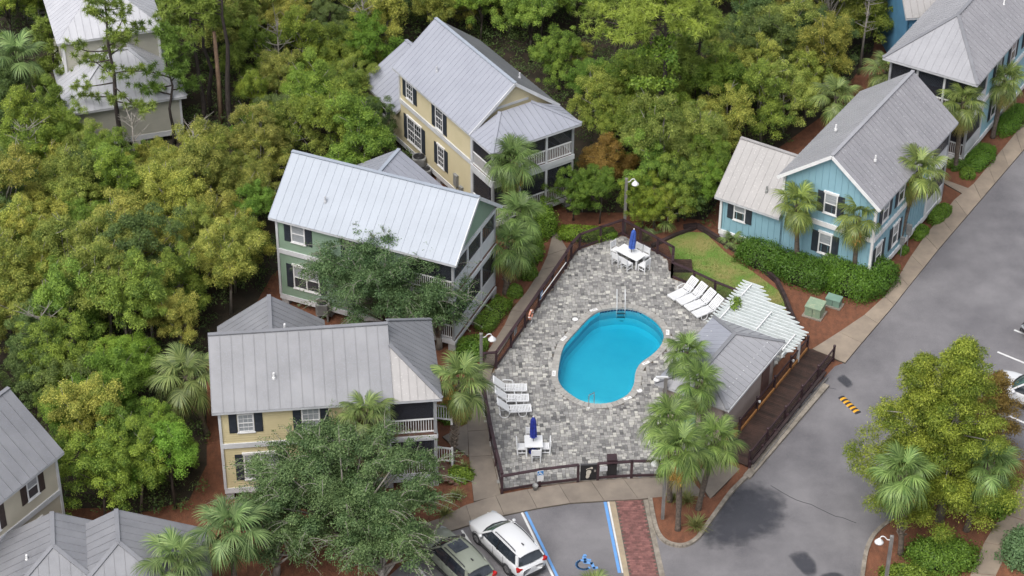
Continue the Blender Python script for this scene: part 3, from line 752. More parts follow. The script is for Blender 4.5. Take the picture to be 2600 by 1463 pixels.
window(h, *N0, 1.25, 4.45, .85, 1.5, lower='glass_dark', upper='glass_dark', grid=True); window(h, *N0, 4.85, 4.15, .9, 1.75, upper='glass_dark', grid=True)
window(h, *N0, 1.75, 1.35, 1.75, 1.75, double=True, upper='glass_dark', grid=True); window(h, *N0, 5.0, 1.5, .8, 1.5, upper='glass_dark', grid=True)
window(h, *N0, -2.2, 1.55, .85, 1.1, upper='glass_dark')
E0, E1, R0, R1, F0, F1 = (-o, -o, ze), (L + o, -o, ze), (-o, W / 2, zr), (L + o, W / 2, zr), (-o, W + o, ze), (L + o, W + o, ze)
make_roof(h, [[E0, E1, R1, R0], [F1, F0, R0, R1]], ['roof_pale', 'roof_grey'], [(R0, R1)], 'roof_white', .42)  # right slope gets a darker grey, its shade put into the colour
sv = (4.95 - 2.95) / (W / 2 + .6)
e0, e1, r0, r1, f0, f1 = (-WL - .3, -.35, 2.95), (-.36, -.35, 2.95), (-WL - .3, W / 2 + .25, 4.95), (-.02, W / 2 + .25, 4.95), (-WL - .3, W + .6, 2.9), (-.02, W + .6, 2.9)
make_roof(h, [[e0, (-.02, -.35, 2.95), r1, r0], [f1, f0, r0, r1]], ['roof_pale', 'roof_grey'], [(r0, r1)], 'roof_pale', .42)  # shade of the right slope is again in its darker grey
# porch
x2 = L + PD
for zz in (zb, zf + .1):
    MB().box(L, x2 + .05, -.05, W + .05, zz - .2, zz).build('porch_floor', M['porch_floor'], h)
    trim(h, (L, -.09, zz - .14), (x2 + .1, -.09, zz - .14), .06, .34, 'band_board'); trim(h, (x2 + .1, -.09, zz - .14), (x2 + .1, W + .09, zz - .14), .06, .34, 'band_board')
for zz, zc in ((zb, zf - .25), (zf + .1, ze + .02)):
    porch_side(h, (L + .08, 0), (x2, 0), zz, zc); porch_side(h, (x2, 0), (x2, W), zz, zc, nposts=4); porch_side(h, (x2, W), (L, W), zz, zc)
    MB().beam((x2 - 1.9, 1.2, zz + 2.1), (x2 - .2, 2.4, zz + .9), .05, .05).build('stair_rail', M['trim'], h)
    MB().beam((x2 - 1.5, 3.3, zz + 1.9), (x2 - .15, 5.0, zz + .6), .05, .05).build('stair_rail', M['trim'], h)
window(h, (L, 0), (L, W), 1.6, zb + .1, 1.0, 2.0, shutters=False, cap=False); window(h, (L, 0), (L, W), 4.2, zf + .2, 1.0, 2.0, shutters=False, cap=False)
zp = 7.05; pe = 6.10
a, b, c, d = (L + .36, -o, pe), (x2 + o + .1, -o, pe), (x2 + o + .1, W + o, pe), (L + .36, W + o, pe); g1, g2 = (L + .36, 1.75, zp), (L + .36, W - 1.75, zp)
a, d = (L + .36, -.35, pe + .0), (L + .36, W + o, pe)
make_roof(h, [[a, b, g1], [b, c, g2, g1], [c, d, g2]], ['roof_pale'] * 3, [(b, g1), (c, g2)], 'roof_pale', .42)
trim(h, (L + .02, -.2, 6.2), (L + .02, 1.75, zp + .1), .08, .16, 'rake_board'); trim(h, (L + .03, 1.75, zp + .12), (L + .03, W - 1.75, zp + .12), .08, .16, 'rake_board')
trim(h, (L + o, -o, ze - .03), (L + o, W / 2, zr - .03), .05, .2, 'rake_board'); trim(h, (L + o, W + o, ze - .03), (L + o, W / 2, zr - .03), .05, .2, 'rake_board')
piers(h, [(-WL + .2, .25), (-1.5, .25), (1.5, .25), (4.5, .25), (7.5, .25), (x2 - .2, .2), (x2 - .2, W / 2), (x2 - .2, W - .2)])
vent(h, (3.1, .9, ze + sl * 1.25 + .1)); vent(h, (-1.6, .9, 2.95 + sv * 1.25 + .1)); vent(h, (6.5, 4.8, ze + sl * 1.3 + .1))
HOUSES = [((-7.17, 124.26, -57.24), -WL, x2, 0, W)]
# wall box and meter on the long side
def wall_box(h, x, y, z, w, hh, dp=.2, nm='meter_box', mat='ac_grey'):
    m = MB().box(x - w / 2, x + w / 2, y - dp, y - .03, z, z + hh); m.box(x - w / 2 - .02, x + w / 2 + .02, y - dp - .02, y - .03, z + hh, z + hh + .03); m.tube([(x, y - dp / 2, z), (x, y - dp / 2, 0)], .03, 6); m.build(nm, M[mat], h)
wall_box(h, 6.9, 0, 1.2, .38, .8); wall_box(h, 7.5, 0, 1.0, .3, .45)

# ------------------------------------------------------------------ house 2: green
h = hroot('green_house', 'green two storey house with white ribbed metal roof left of the pool', -13.47, 107.55, -23.05)
L, W, ze, zr, zf, zb, PD = 11.06, 5.71, 6.27, 8.85, 3.78, .80, 2.9
sl = (zr - ze) / (W / 2 + o); zt = ze + sl * o - .1; G1 = M['green_siding']; xp = L - PD
wall(h, (0, 0), (xp, 0), zb, zf, G1); wall(h, (0, 0), (xp, 0), zf + .3, zt, G1)
wall(h, (xp, 0), (xp, W), zb, zt, G1); wall(h, (xp, W), (0, W), zb, zt, G1); wall(h, (0, W), (0, 0), zb, zt, G1, [(W / 2, zr - .15)])
gz = 6.18; wall(h, (L, .0), (L, W), gz, zt, G1, [(W / 2, zr - .15)], name='gable_wall')
trim(h, (-.05, -.03, zb - .15), (L, -.03, zb - .15), .08, .34, 'skirt_board'); trim(h, (-.05, -.04, zf + .15), (xp, -.04, zf + .15), .12, .30, 'band_board')
trim(h, (0, -.02, zb), (0, -.02, zt), .14, .14, 'corner_board'); trim(h, (xp, -.03, zb), (xp, -.03, zt), .14, .14, 'corner_board')
N0 = ((0, 0), (xp, 0))
window(h, *N0, 1.35, 4.75, .9, 1.25, lower='glass_blind', cap=False); window(h, *N0, 5.0, 4.35, .95, 1.75, lower='glass_blind', cap=False)
window(h, *N0, 1.75, 1.5, 1.7, 1.6, double=True); window(h, *N0, 5.6, 1.5, .9, 1.5)
E0, E1, R0, R1, F0, F1 = (-o, -o, ze), (L + o, -o, ze), (-o, W / 2, zr), (L + o, W / 2, zr), (-o, W + o, ze), (L + o, W + o, ze)
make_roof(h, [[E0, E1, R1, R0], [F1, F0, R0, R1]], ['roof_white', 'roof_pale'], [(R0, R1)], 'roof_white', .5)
for zz, zc in ((zb, zf - .25), (zf + .1, gz + .1)):
    MB().box(xp, L + .05, -.05, W + .05, zz - .2, zz).build('porch_floor', M['porch_floor'], h)
    trim(h, (L + .09, -.09, zz - .22), (L + .09, W + .09, zz - .22), .06, .20, 'band_board'); trim(h, (xp, -.09, zz - .18), (L + .1, -.09, zz - .18), .06, .26, 'band_board')
    porch_side(h, (xp + .1, 0), (L, 0), zz, zc); porch_side(h, (L, 0), (L, W), zz, zc, solid=True, nposts=4); porch_side(h, (L, W), (xp, W), zz, zc)
trim(h, (L + .06, -.05, gz), (L + .06, W + .05, gz), .10, .22, 'band_board')
trim(h, (L + o, -o, ze - .03), (L + o, W / 2, zr - .03), .05, .2, 'rake_board'); trim(h, (L + o, W + o, ze - .03), (L + o, W / 2, zr - .03), .05, .2, 'rake_board')
def rear_wing(h, uc, v0, v1, zr_, hw, mat, sid, ridge_mat, pitch=.66):
    z_e = zr_ - pitch * hw
    wall(h, (uc + hw - .3, v0), (uc + hw - .3, v1 - .3), .8, z_e + .1, sid); wall(h, (uc + hw - .3, v1 - .3), (uc - hw + .3, v1 - .3), .8, z_e + .1, sid, [(hw - .3, zr_ - .2)]); wall(h, (uc - hw + .3, v1 - .3), (uc - hw + .3, v0), .8, z_e + .1, sid)
    r = make_roof(h, [[(uc - hw, v1, z_e), (uc - hw, v0, z_e), (uc, v0, zr_), (uc, v1, zr_)], [(uc + hw, v0, z_e), (uc + hw, v1, z_e), (uc, v1, zr_), (uc, v0, zr_)]], mat, [((uc, v0, zr_), (uc, v1, zr_))], ridge_mat, .45)
rear_wing(h, 2.85, W - .1, 10.2, 5.5, 2.85, ['roof_pale', 'roof_pale'], G1, 'roof_white')
piers(h, [(.2, .25), (3.0, .25), (6, .25), (xp, .25), (L - .1, .15), (L - .1, W / 2), (L - .1, W - .15)])
vent(h, (2.7, .95, ze + sl * 1.3 + .1), 'fascia')
HOUSES.append(((-13.47, 107.55, -23.05), 0, L, 0, 10.2))

# ------------------------------------------------------------------ house 3: yellow, front
h = hroot('yellow_house', 'yellow two storey house with grey roof behind the big oak', -14.92, 90.28, 6.67)
L, W, ze, zr, zf, zb, PD = 8.56, 6.1, 6.16, 8.59, 3.55, .80, 2.5
sl = (zr - ze) / (W / 2 + o); zt = ze + sl * o - .1; Y3 = M['yellow_siding_front']; x2 = L + PD
wall(h, (0, 0), (L, 0), zb, zf, Y3); wall(h, (0, 0), (L, 0), zf + .3, zt, Y3); wall(h, (L, 0), (L, W), zb, zt, Y3, [(W / 2, zr - .15)])
wall(h, (L, W), (0, W), zb, zt, Y3); wall(h, (0, W), (0, 0), zb, zt, Y3, [(W / 2, zr - .15)])
trim(h, (-.05, -.03, zb - .15), (x2, -.03, zb - .15), .08, .34, 'skirt_board'); trim(h, (-.05, -.04, zf + .15), (L, -.04, zf + .15), .12, .30, 'band_board')
for x in (0, L): trim(h, (x, -.02, zb), (x, -.02, zt), .14, .14, 'corner_board')
N0 = ((0, 0), (L, 0))
window(h, *N0, 1.32, 4.55, .85, 1.2, lower='glass_blind', cap=False, grid=True); window(h, *N0, 4.65, 4.2, .95, 1.7, lower='glass_blind', cap=False, grid=True)
window(h, *N0, 1.95, 1.35, 1.8, 1.7, double=True, upper='glass_blind', lower='glass_blind', grid=True); window(h, *N0, 5.4, 1.35, .9, 1.6, lower='glass_blind', grid=True)
E0, E1, R0, R1, F0, F1 = (-o, -o, ze), (L + o, -o, ze), (-o, W / 2, zr), (L + o, W / 2, zr), (-o, W + o, ze), (L + o, W + o, ze)
make_roof(h, [[E0, E1, R1, R0], [F1, F0, R0, R1]], ['roof_grey', 'roof_grey'], [(R0, R1)], 'roof_grey', .57)
for zz, zc in ((zb, zf - .2), (zf + .1, ze - .0)):
    MB().box(L, x2 + .05, -.05, W + .05, zz - .2, zz).build('porch_floor', M['porch_floor'], h)
    trim(h, (L, -.09, zz - .22), (x2 + .1, -.09, zz - .22), .06, .22, 'band_board'); trim(h, (x2 + .1, -.09, zz - .22), (x2 + .1, W + .09, zz - .22), .06, .22, 'band_board')
    porch_side(h, (L + .1, 0), (x2, 0), zz, zc, pw_=.17); porch_side(h, (x2, 0), (x2, W), zz, zc, nposts=4, pw_=.17); porch_side(h, (x2, W), (L, W), zz, zc)
pe = 6.12; zp = 8.0; xa = L + .36
a, b, c, d = (xa, -o, pe), (x2 + o, -o, pe), (x2 + o, W + o, pe), (xa, W + o, pe); g1, g2 = (xa, 2.0, zp), (xa, W - 2.0, zp)
make_roof(h, [[a, b, g1], [b, c, g2, g1], [c, d, g2]], ['roof_warm', 'roof_grey', 'roof_grey'], [(b, g1), (c, g2)], 'roof_grey', .4)
# stair flights with rails on the pool side
for zz, yv in ((zb, 1.4), (zf + .1, 1.4)):
    railing(h, (x2 + .15, yv), (x2 + .95, yv - .25), zz - .3, .95); post(h, x2 + .95, yv - .25, zz - .5, zz + .75, .11, 'newel_post', 'white')
for k in range(4): MB().box(x2 + .12 + .26 * k, x2 + .40 + .26 * k, -.2, 1.3, zb - .25 - .17 * k, zb - .19 - .17 * k).build('stair_tread', M['porch_floor'], h)
rear_wing(h, 2.8, W - .1, 10.4, 5.5, 2.95, ['roof_grey', 'roof_grey'], Y3, 'roof_grey')
piers(h, [(.2, .25), (3.0, .25), (6, .25), (L, .25), (x2 - .1, .15), (x2 - .1, W - .15)])
vent(h, (2.9, .95, ze + sl * 1.3 + .1), 'white'); vent(h, (3.6, W / 2 + .4, zr - .2), 'white')
HOUSES.append(((-14.92, 90.28, 6.67), 0, x2, 0, 10.4))

# ------------------------------------------------------------------ house 4: beige, far left
h = hroot('beige_house', 'beige two storey house with grey roof cut by the left edge', -22.69, 86.62, 56.87)
L, W, ze, zr, zf, zb = 9.0, 5.85, 6.22, 8.83, 3.62, .8
sl = (zr - ze) / (W / 2 + o); zt = ze + sl * o - .1; S4 = M['beige_siding']
wall(h, (-L, 0), (0, 0), zb, zf, S4); wall(h, (-L, 0), (0, 0), zf + .3, zt, S4); wall(h, (0, 0), (0, W), zb, zt, S4, [(W / 2, zr - .15)]); wall(h, (0, W), (-L, W), zb, zt, S4); wall(h, (-L, W), (-L, 0), zb, zt, S4, [(W / 2, zr - .15)])
trim(h, (-L, -.04, zf + .15), (.05, -.04, zf + .15), .12, .30, 'band_board'); trim(h, (0, -.02, zb), (0, -.02, zt), .14, .14, 'corner_board'); trim(h, (-L, -.03, zb - .15), (.05, -.03, zb - .15), .08, .34, 'skirt_board')
N0 = ((-L, 0), (0, 0))
window(h, *N0, L - 1.75, 4.65, .8, 1.35, cap=False, shut='brown_shutter', upper='glass_blind'); window(h, *N0, L - 4.55, 4.3, .8, 1.7, cap=False, shut='brown_shutter'); window(h, *N0, L - 2.2, 1.6, 1.5, 1.5, shutters=False, double=True)
make_roof(h, [[(-L - o, -o, ze), (o, -o, ze), (o, W / 2, zr), (-L - o, W / 2, zr)], [(o, W + o, ze), (-L - o, W + o, ze), (-L - o, W / 2, zr), (o, W / 2, zr)]], ['roof_grey'] * 2, [((-L - o, W / 2, zr), (o, W / 2, zr))], 'roof_grey', .6)
piers(h, [(-.2, .25), (-3, .25), (-6, .25)])
HOUSES.append(((-22.69, 86.62, 56.87), -L, 0, 0, W))

# ------------------------------------------------------------------ house 6: low hipped roofs in the bottom left corner
az6 = -79.5; h = hroot('low_house', 'single storey house with twin hipped grey roofs in the bottom left corner', -19.35, 83.95, az6)
hw, zr, ze = 4.3, 4.9, 2.95; RL = 2.4
def hip(h, v, u0, ua, ue, hw, zr, ze, mats):
    """ridge along local +x from u0 (gable end) to ua, hipped down to the eave at ue"""
    A_, B_, C_, D_ = (u0, v + hw, ze), (ue, v + hw, ze), (ue, v - hw, ze), (u0, v - hw, ze); R0, R1 = (u0, v, zr), (ua, v, zr)
    make_roof(h, [[A_, B_, R1, R0], [B_, C_, R1], [C_, D_, R0, R1]], mats, [(R0, R1), (B_, R1), (C_, R1)], 'roof_grey', .5)
hip(h, 0, -.0, RL, RL + 4.3, hw, zr, ze, ['roof_grey'] * 3); hip(h, -3.1, -.35, RL - .3, RL + 3.9, hw, zr, ze, ['roof_grey'] * 3)
for (p, q) in (((.35, hw - .3), (.35, 0)), ((.35, 0), (.35, -hw - 2.6))): wall(h, p, q, .8, ze - .05, S4)
wall(h, (RL + 4, hw - .35), (.35, hw - .35), .8, ze - .05, S4); trim(h, (.35, hw - .33, .7), (.35, hw - .33, ze), .14, .14, 'corner_board')
wall(h, (RL + 4, -hw - 2.8), (RL + 4, hw - .35), .8, ze - .05, S4)
vent(h, (2.2, -4.4, 4.3), 'white')
HOUSES.append(((-19.35, 83.95, az6), 0, 8, -8, 4))

# ------------------------------------------------------------------ house 5: pale, top left
h = hroot('pale_house', 'pale grey house with white tiered roof behind the tall pines top left', -21.42, 125.47, 17.64)
zb, ze = .8, 3.38; L, W = 6.9, 4.45; S5 = M['stone_siding']
wall(h, (-L, 0), (0, 0), zb, ze, S5); wall(h, (0, 0), (0, W), zb, ze, S5); wall(h, (-L, W), (-L, 0), zb, ze, S5)
trim(h, (-L, -.03, zb - .16), (.05, -.03, zb - .16), .08, .36, 'skirt_board'); trim(h, (0, -.02, zb), (0, -.02, ze), .14, .14, 'corner_board'); trim(h, (.03, 0, zb - .16), (.03, W, zb - .16), .08, .36, 'skirt_board')
zt = 5.55; vr = 3.9
a, b, c, d = (-L - .4, -.4, ze), (.4, -.4, ze), (.4, W + .8, ze), (-L - .4, W + .8, ze); g1, g2 = (-L + 2.9, 2.9, zt), (-2.6, 2.9, zt)
make_roof(h, [[a, b, g2, g1], [b, c, (-2.6, W + .8, zt), g2], [d, a, g1, (-L + 2.9, W + .8, zt)]], ['roof_bone'] * 3, [(a, g1), (b, g2), (g1, g2)], 'roof_bone', .45)
u0, u1, v0, v1 = -L + .3, -.45, vr, 11.5
wall(h, (u0, v0), (u1, v0), 3.2, 6.4, S5); wall(h, (u1, v0), (u1, v1), .8, 6.4, S5); wall(h, (u0, v1), (u0, v0), .8, 6.4, S5)
trim(h, (u0, v0 - .02, 3.4), (u0, v0 - .02, 6.4), .16, .16, 'corner_board', 'white'); trim(h, (u1, v0 - .02, 3.4), (u1, v0 - .02, 6.4), .16, .16, 'corner_board', 'white')
window(h, (u0, v1), (u0, v0), 6.9, 4.4, .7, 1.3, cap=False); window(h, (u0, v1), (u0, v0), 4.0, 1.5, .9, 1.4, cap=False)
um = (u0 + u1) / 2
make_roof(h, [[(u0 - .4, v1, 6.3), (u0 - .4, v0 - .4, 6.3), (um, v0 + 3, 8.7), (um, v1, 8.7)], [(u0 - .4, v0 - .4, 6.3), (u1 + .4, v0 - .4, 6.3), (um, v0 + 3, 8.7)], [(u1 + .4, v0 - .4, 6.3), (u1 + .4, v1, 6.3), (um, v1, 8.7), (um, v0 + 3, 8.7)]], ['roof_bone'] * 3, [((um, v0 + 3, 8.7), (um, v1, 8.7))], 'roof_bone', .45)
piers(h, [(-.2, .25), (-3.0, .25), (-L + .3, .25)], .62, 'white')
HOUSES.append(((-21.42, 125.47, 17.64), -L, 0, 0, 11.5))
# wooden stair and deck beside it
p = at(98, 62); st = thing('deck_stairs', 'weathered grey wooden steps with rails beside the pale house top left', 'stairs', p, math.radians(12))
for k in range(6): MB().box(-.7, .7, .28 * k, .28 * k + .25, .18 * k + .12, .18 * k + .17).build('tread', M['grey_wood'], st)
for s in (-.72, .72): MB().beam((s, 0, .2), (s, 1.8, 1.25), .05, .2).build('stringer', M['grey_wood'], st)
MB().box(-2.8, .75, 1.7, 4.5, 1.1, 1.2).build('landing', M['grey_wood'], st)
for (a, b) in (((-2.8, 1.75), (-.8, 1.75)), ((-2.8, 1.75), (-2.8, 4.4))): railing(st, a, b, 1.2, .95, 'trim')
for q in ((-2.7, 1.8), (-.8, 1.8), (.65, 1.8), (-2.7, 4.4)): MB().box(q[0] - .06, q[0] + .06, q[1] - .06, q[1] + .06, 0, 2.2).build('post', M['grey_wood'], st)

# ------------------------------------------------------------------ blue houses on the right
def blue_rear_roof(): pass
h = hroot('blue_house', 'light blue board and batten house with low side wing beside the lawn', 12.66, 114.64, -31.98)
WL, GL, D, ze, zr, zf, zwe, zwr, WW, zb = 4.0, 5.91, 10.6, 6.0, 8.57, 3.42, 3.12, 5.66, 5.4, .70
B_ = M['blue_siding']; gx0, gx1 = WL, WL + GL; sl = (zr - ze) / (GL / 2 + o); zt = ze + sl * o - .12
wall(h, (0, 0), (WL, 0), zb, zwe + .2, B_, style='batten'); wall(h, (0, WW), (0, 0), zb, zwe + .2, B_, [(WW / 2, zwr - .2)], style='batten'); wall(h, (WL, WW), (0, WW), zb, zwe + .2, B_, style='plain')
wall(h, (gx0, 0), (gx1, 0), zb, zf, B_, style='batten'); wall(h, (gx0, -.0), (gx1, -.0), zf + .3, zt, B_, [(GL / 2, zr - .2)], style='batten')
DB = 8.0
wall(h, (gx1, 0), (gx1, DB), zb, zf, B_, style='batten'); wall(h, (gx1, 0), (gx1, DB), zf + .3, zt, B_, style='batten'); wall(h, (gx0, D), (gx0, 0), zb, zt, B_, style='plain'); wall(h, (gx1, DB), (gx0, DB), zb, zt, B_, [(GL / 2, zr - .2)], style='plain')
trim(h, (-.05, -.04, zb - .15), (gx1 + .05, -.04, zb - .15), .08, .34, 'skirt_board', 'white'); trim(h, (gx1 + .04, 0, zb - .15), (gx1 + .04, D, zb - .15), .08, .34, 'skirt_board', 'white')
trim(h, (gx0 + .9, -.05, zf + .15), (gx1 + .05, -.05, zf + .15), .12, .30, 'band_board', 'white'); trim(h, (gx1 + .05, 0, zf + .15), (gx1 + .05, D, zf + .15), .12, .30, 'band_board', 'white')
for q in ((0, 0), (gx0, 0), (gx1, 0), (gx1, DB)): trim(h, (q[0], q[1] - .03, zb if q[0] != gx0 else zwe + .9), (q[0], q[1] - .03, zt if q[0] else zwe + .15), .15, .15, 'corner_board', 'white')
for zz, zc in ((zb, zf - .1), (zf + .1, ze + .2)):
    MB().box(gx0, gx1 + .05, DB, D, zz - .2, zz).build('porch_floor', M['porch_floor'], h)
    porch_side(h, (gx1, DB), (gx1, D), zz, zc, solid=True); porch_side(h, (gx1, D), (gx0, D), zz, zc, nposts=3)
window(h, (0, 0), (WL, 0), 1.25, 1.75, .8, 1.25, cap=False, lower='glass_dark'); window(h, (0, 0), (gx1, 0), gx0 + 2.95, 1.5, .85, 1.45); window(h, (0, 0), (gx1, 0), gx0 + 3.05, 4.4, .85, 1.4)
for s, z in ((1.0, 1.2), (3.4, 1.3), (5.8, 4.25), (1.4, 4.2), (3.6, 4.25)): window(h, (gx1, 0), (gx1, DB), s, z, .85, 1.5)
wall_box(h, gx1 + .25, 5.2, 1.1, .3, .7); wall_box(h, gx1 + .25, 4.3, .9, .25, .5)
r0, r1, e0, e1 = (gx0 + GL / 2, -o, zr), (gx0 + GL / 2, D + o, zr), (gx1 + o, -o, ze), (gx1 + o, D + o, ze)
make_roof(h, [[e0, e1, r1, r0], [(gx0 - o, D + o, ze), (gx0 - o, -o, ze), r0, r1]], ['roof_shaded', 'roof_silver'], [(r0, r1)], 'roof_silver', .42)
for x in (gx0 - o, gx1 + o): trim(h, (x, -o - .03, ze - .05), (gx0 + GL / 2, -o - .03, zr - .05), .05, .2, 'rake_board', 'white')
make_roof(h, [[(-o, -o, zwe), (gx0 - .01, -o, zwe), (gx0 - .01, WW / 2, zwr), (-o, WW / 2, zwr)], [(gx0 - .01, WW + o, zwe), (-o, WW + o, zwe), (-o, WW / 2, zwr), (gx0 - .01, WW / 2, zwr)]], ['roof_warm'] * 2, [((-o, WW / 2, zwr), (gx0, WW / 2, zwr))], 'roof_warm', .46)
piers(h, [(.2, .25), (3, .25), (6, .25), (gx1 - .2, .25)], .52, 'white')
vent(h, (2.6, .6, zwe + .95), 'ac_grey'); vent(h, (gx0 + 1.2, 4.0, ze + 1.5), 'white'); vent(h, (gx1 - 1.3, 2.2, ze + 1.5), 'white')
HOUSES.append(((12.66, 114.64, -31.98), 0, gx1, 0, D))

h = hroot('blue_house', 'pale sky blue house with big hipped grey roof in the top right corner', 23.99, 125.6, -31)
GL, D, ze, zr, hp, zb, zf = 5.5, 20, 6.45, 8.6, 3.5, .7, 3.5; o4 = .45; S_ = M['sky_siding']; PB = 2.6
wall(h, (GL, PB), (GL, D), zb, zf, S_, style='plain'); wall(h, (GL, PB), (GL, D), zf + .3, ze + .1, S_, style='plain'); wall(h, (0, D), (0, PB), zb, ze + .1, S_, style='plain'); wall(h, (0, PB), (GL, PB), zb, ze + .1, S_, style='plain')
trim(h, (GL + .05, 0, zf + .15), (GL + .05, D, zf + .15), .12, .30, 'band_board', 'white'); trim(h, (GL + .04, 0, zb - .15), (GL + .04, D, zb - .15), .08, .34, 'skirt_board', 'white'); trim(h, (0, -.05, zb - .15), (GL, -.05, zb - .15), .08, .34, 'skirt_board', 'white')
for zz, zc in ((zb, zf - .1), (zf + .1, ze)):
    MB().box(0, GL + .05, -.05, PB, zz - .2, zz).build('porch_floor', M['porch_floor'], h)
    porch_side(h, (0, 0), (GL, 0), zz, zc, nposts=4); porch_side(h, (GL, 0), (GL, PB), zz, zc, solid=True); porch_side(h, (0, PB), (0, 0), zz, zc)
for s, z in ((2.2, 1.3), (5.0, 1.3), (2.0, 4.3), (4.6, 4.3), (7.2, 4.3)): window(h, (GL, PB), (GL, D), s, z, .85, 1.5)
ap, ar = (GL / 2, hp, zr), (GL / 2, D, zr)
make_roof(h, [[(-o4, -o4, ze), (GL + o4, -o4, ze), ap], [(GL + o4, -o4, ze), (GL + o4, D, ze), ar, ap], [(-o4, D, ze), (-o4, -o4, ze), ap, ar]], ['roof_silver', 'roof_shaded', 'roof_silver'], [((-o4, -o4, ze), ap), ((GL + o4, -o4, ze), ap), (ap, ar)], 'roof_grey', .46)
piers(h, [(.2, .2), (GL / 2, .2), (GL - .2, .2)], .52, 'white')
vent(h, (GL - 1.3, 8.0, ze + 1.2), 'white')
HOUSES.append(((23.99, 125.6, -31), 0, GL, 0, D))
p0 = at(2296, 40, 5.6)
h = hroot('blue_house', 'deep blue house with grey roof mostly hidden behind the hipped roof top right', p0.x, p0.y, 8)
Bd = M['deep_blue_siding']
wall(h, (.3, 0), (6, 0), .7, 5.6, Bd, style='plain'); wall(h, (.3, 6), (.3, 0), .7, 5.6, Bd, [(3, 7.6)], style='plain')
window(h, (.3, 0), (6, 0), .75, 3.3, .7, 1.5, shutters=False)
make_roof(h, [[(0, -.4, 5.6), (6.4, -.4, 5.6), (6.4, 3, 8), (0, 3, 8)], [(6.4, 6.4, 5.6), (0, 6.4, 5.6), (0, 3, 8), (6.4, 3, 8)]], 'roof_warm', [((0, 3, 8), (6.4, 3, 8))], 'roof_grey', .46)
HOUSES.append(((p0.x, p0.y, 8), 0, 6, 0, 6))
# ------------------------------------------------------------------ restroom building, pergola, boardwalk (one common axis)
RX, RY, RA = 11.58, 94.7, math.radians(59.06)
def rs(u, v, z=0.0): return Vector((RX + u * math.cos(RA) - v * math.sin(RA), RY + u * math.sin(RA) + v * math.cos(RA), z))
def rloc(P): d = Vector(P) - Vector((RX, RY, 0)); return d.x * math.cos(RA) + d.y * math.sin(RA), -d.x * math.sin(RA) + d.y * math.cos(RA)
h = thing('pool_house', 'small beige pool house with hipped grey metal roof beside the boardwalk', 'building', (RX, RY, 0), RA)
ST = M['stucco']; z0 = 0.05; HL, HW, ze, zr = 7.0, 4.45, 2.7, 3.62
wall(h, (.35, .35), (HL - .45, .35), z0, ze, ST, style='plain'); wall(h, (HL - .45, .35), (HL - .45, HW - .35), z0, ze, ST, style='plain'); wall(h, (HL - .45, HW - .35), (.35, HW - .35), z0, ze, ST, style='plain'); wall(h, (.35, HW - .35), (.35, .35), z0, ze, ST, style='plain')
MB().box(5.0, 5.9, .28, .36, .1, 2.25).build('door', M['door_brown'], h); MB().box(.25, .36, 2.0, 2.9, .1, 2.2).build('door', M['utility_teal'], h)
A_, B2_, C_, D_ = (0, 0, ze), (HL, 0, ze), (HL, HW, ze), (0, HW, ze); r0, r1 = (1.7, HW / 2, zr), (5.1, HW / 2, zr)
rr = make_roof(h, [[A_, B2_, r1, r0], [B2_, C_, r1], [C_, D_, r0, r1], [D_, A_, r0]], ['roof_silver', 'roof_silver', 'roof_pale', 'roof_silver'], [(r0, r1), (A_, r0), (B2_, r1), (C_, r1), (D_, r0)], 'roof_grey', .45)
for k in range(13):
    u = 1.0 + k * .42; MB().box(u, u + .05, .62, .68, ze + .30, ze + .35).build('snow_guard', M['trim'], rr)
for k in range(8):
    u = 1.8 + k * .5; MB().box(u, u + .05, HW - .74, HW - .68, ze + .33, ze + .38).build('snow_guard', M['trim'], rr)
trim(h, (0, -.04, ze - .1), (HL, -.04, ze - .1), .05, .14, 'fascia_board', 'trim')
# pergola
pg = thing('pergola', 'white timber pergola of pointed boards over the end of the pool deck', 'pergola', (RX, RY, 0), RA)
ends = [3.34, 3.05, 2.75, 2.45] + [1.38 - .416 * k for k in range(6)] + [-.72] * 7
pm('pergola_paint', (.66, .70, .71), .55, (.55, .60, .60), 2, 6)
for i, ve in enumerate(ends):
    u = 11.18 - .285 * i; vs0, zc = 4.70, 2.5; hh, tt = .115, .022; q = MB()
    prof = [(vs0, zc + .02), (vs0 - .32, zc - hh), (ve + .32, zc - hh), (ve, zc + .02), (ve, zc + hh), (vs0, zc + hh)]
    prof = [(vs0 + .0, zc + hh - .05), (vs0 - .38, zc - hh), (ve + .38, zc - hh), (ve, zc + hh - .05), (ve, zc + hh), (vs0, zc + hh)]
    q.add([(u - tt, v, z) for v, z in prof] + [(u + tt, v, z) for v, z in prof], [tuple(range(6))[::-1], tuple(range(6, 12))] + [(j, (j + 1) % 6, 6 + (j + 1) % 6, 6 + j) for j in range(6)])
    q.build('slat', M['pergola_paint'], pg)
for (a, b) in ((cP(945, 1010, 2.63), cP(1275, 670, 2.63)), (cP(1345, 590, 2.63), cP(1500, 425, 2.63)), (cP(1560, 1090, 2.63), cP(1800, 830, 2.63)), (cP(1950, 1390, 2.63), cP(2140, 1165, 2.63))):
    ua, va = rloc(a); ub, vb = rloc(b); vm = (va + vb) / 2
    MB().box(min(ua, ub), max(ua, ub), vm - .03, vm + .03, 2.61, 2.70).build('beam', M['white'], pg)
    MB().box(min(ua, ub), max(ua, ub), vm - .04, vm + .04, 2.12, 2.36).build('lower_beam', M['pergola_paint'], pg)
for (u, v) in ((10.9, 4.0), (8.3, 4.0), (9.0, 1.9), (8.9, -.1), (10.9, 3.5)): MB().box(u - .07, u + .07, v - .07, v + .07, .05, 2.14).build('post', M['white'], pg)
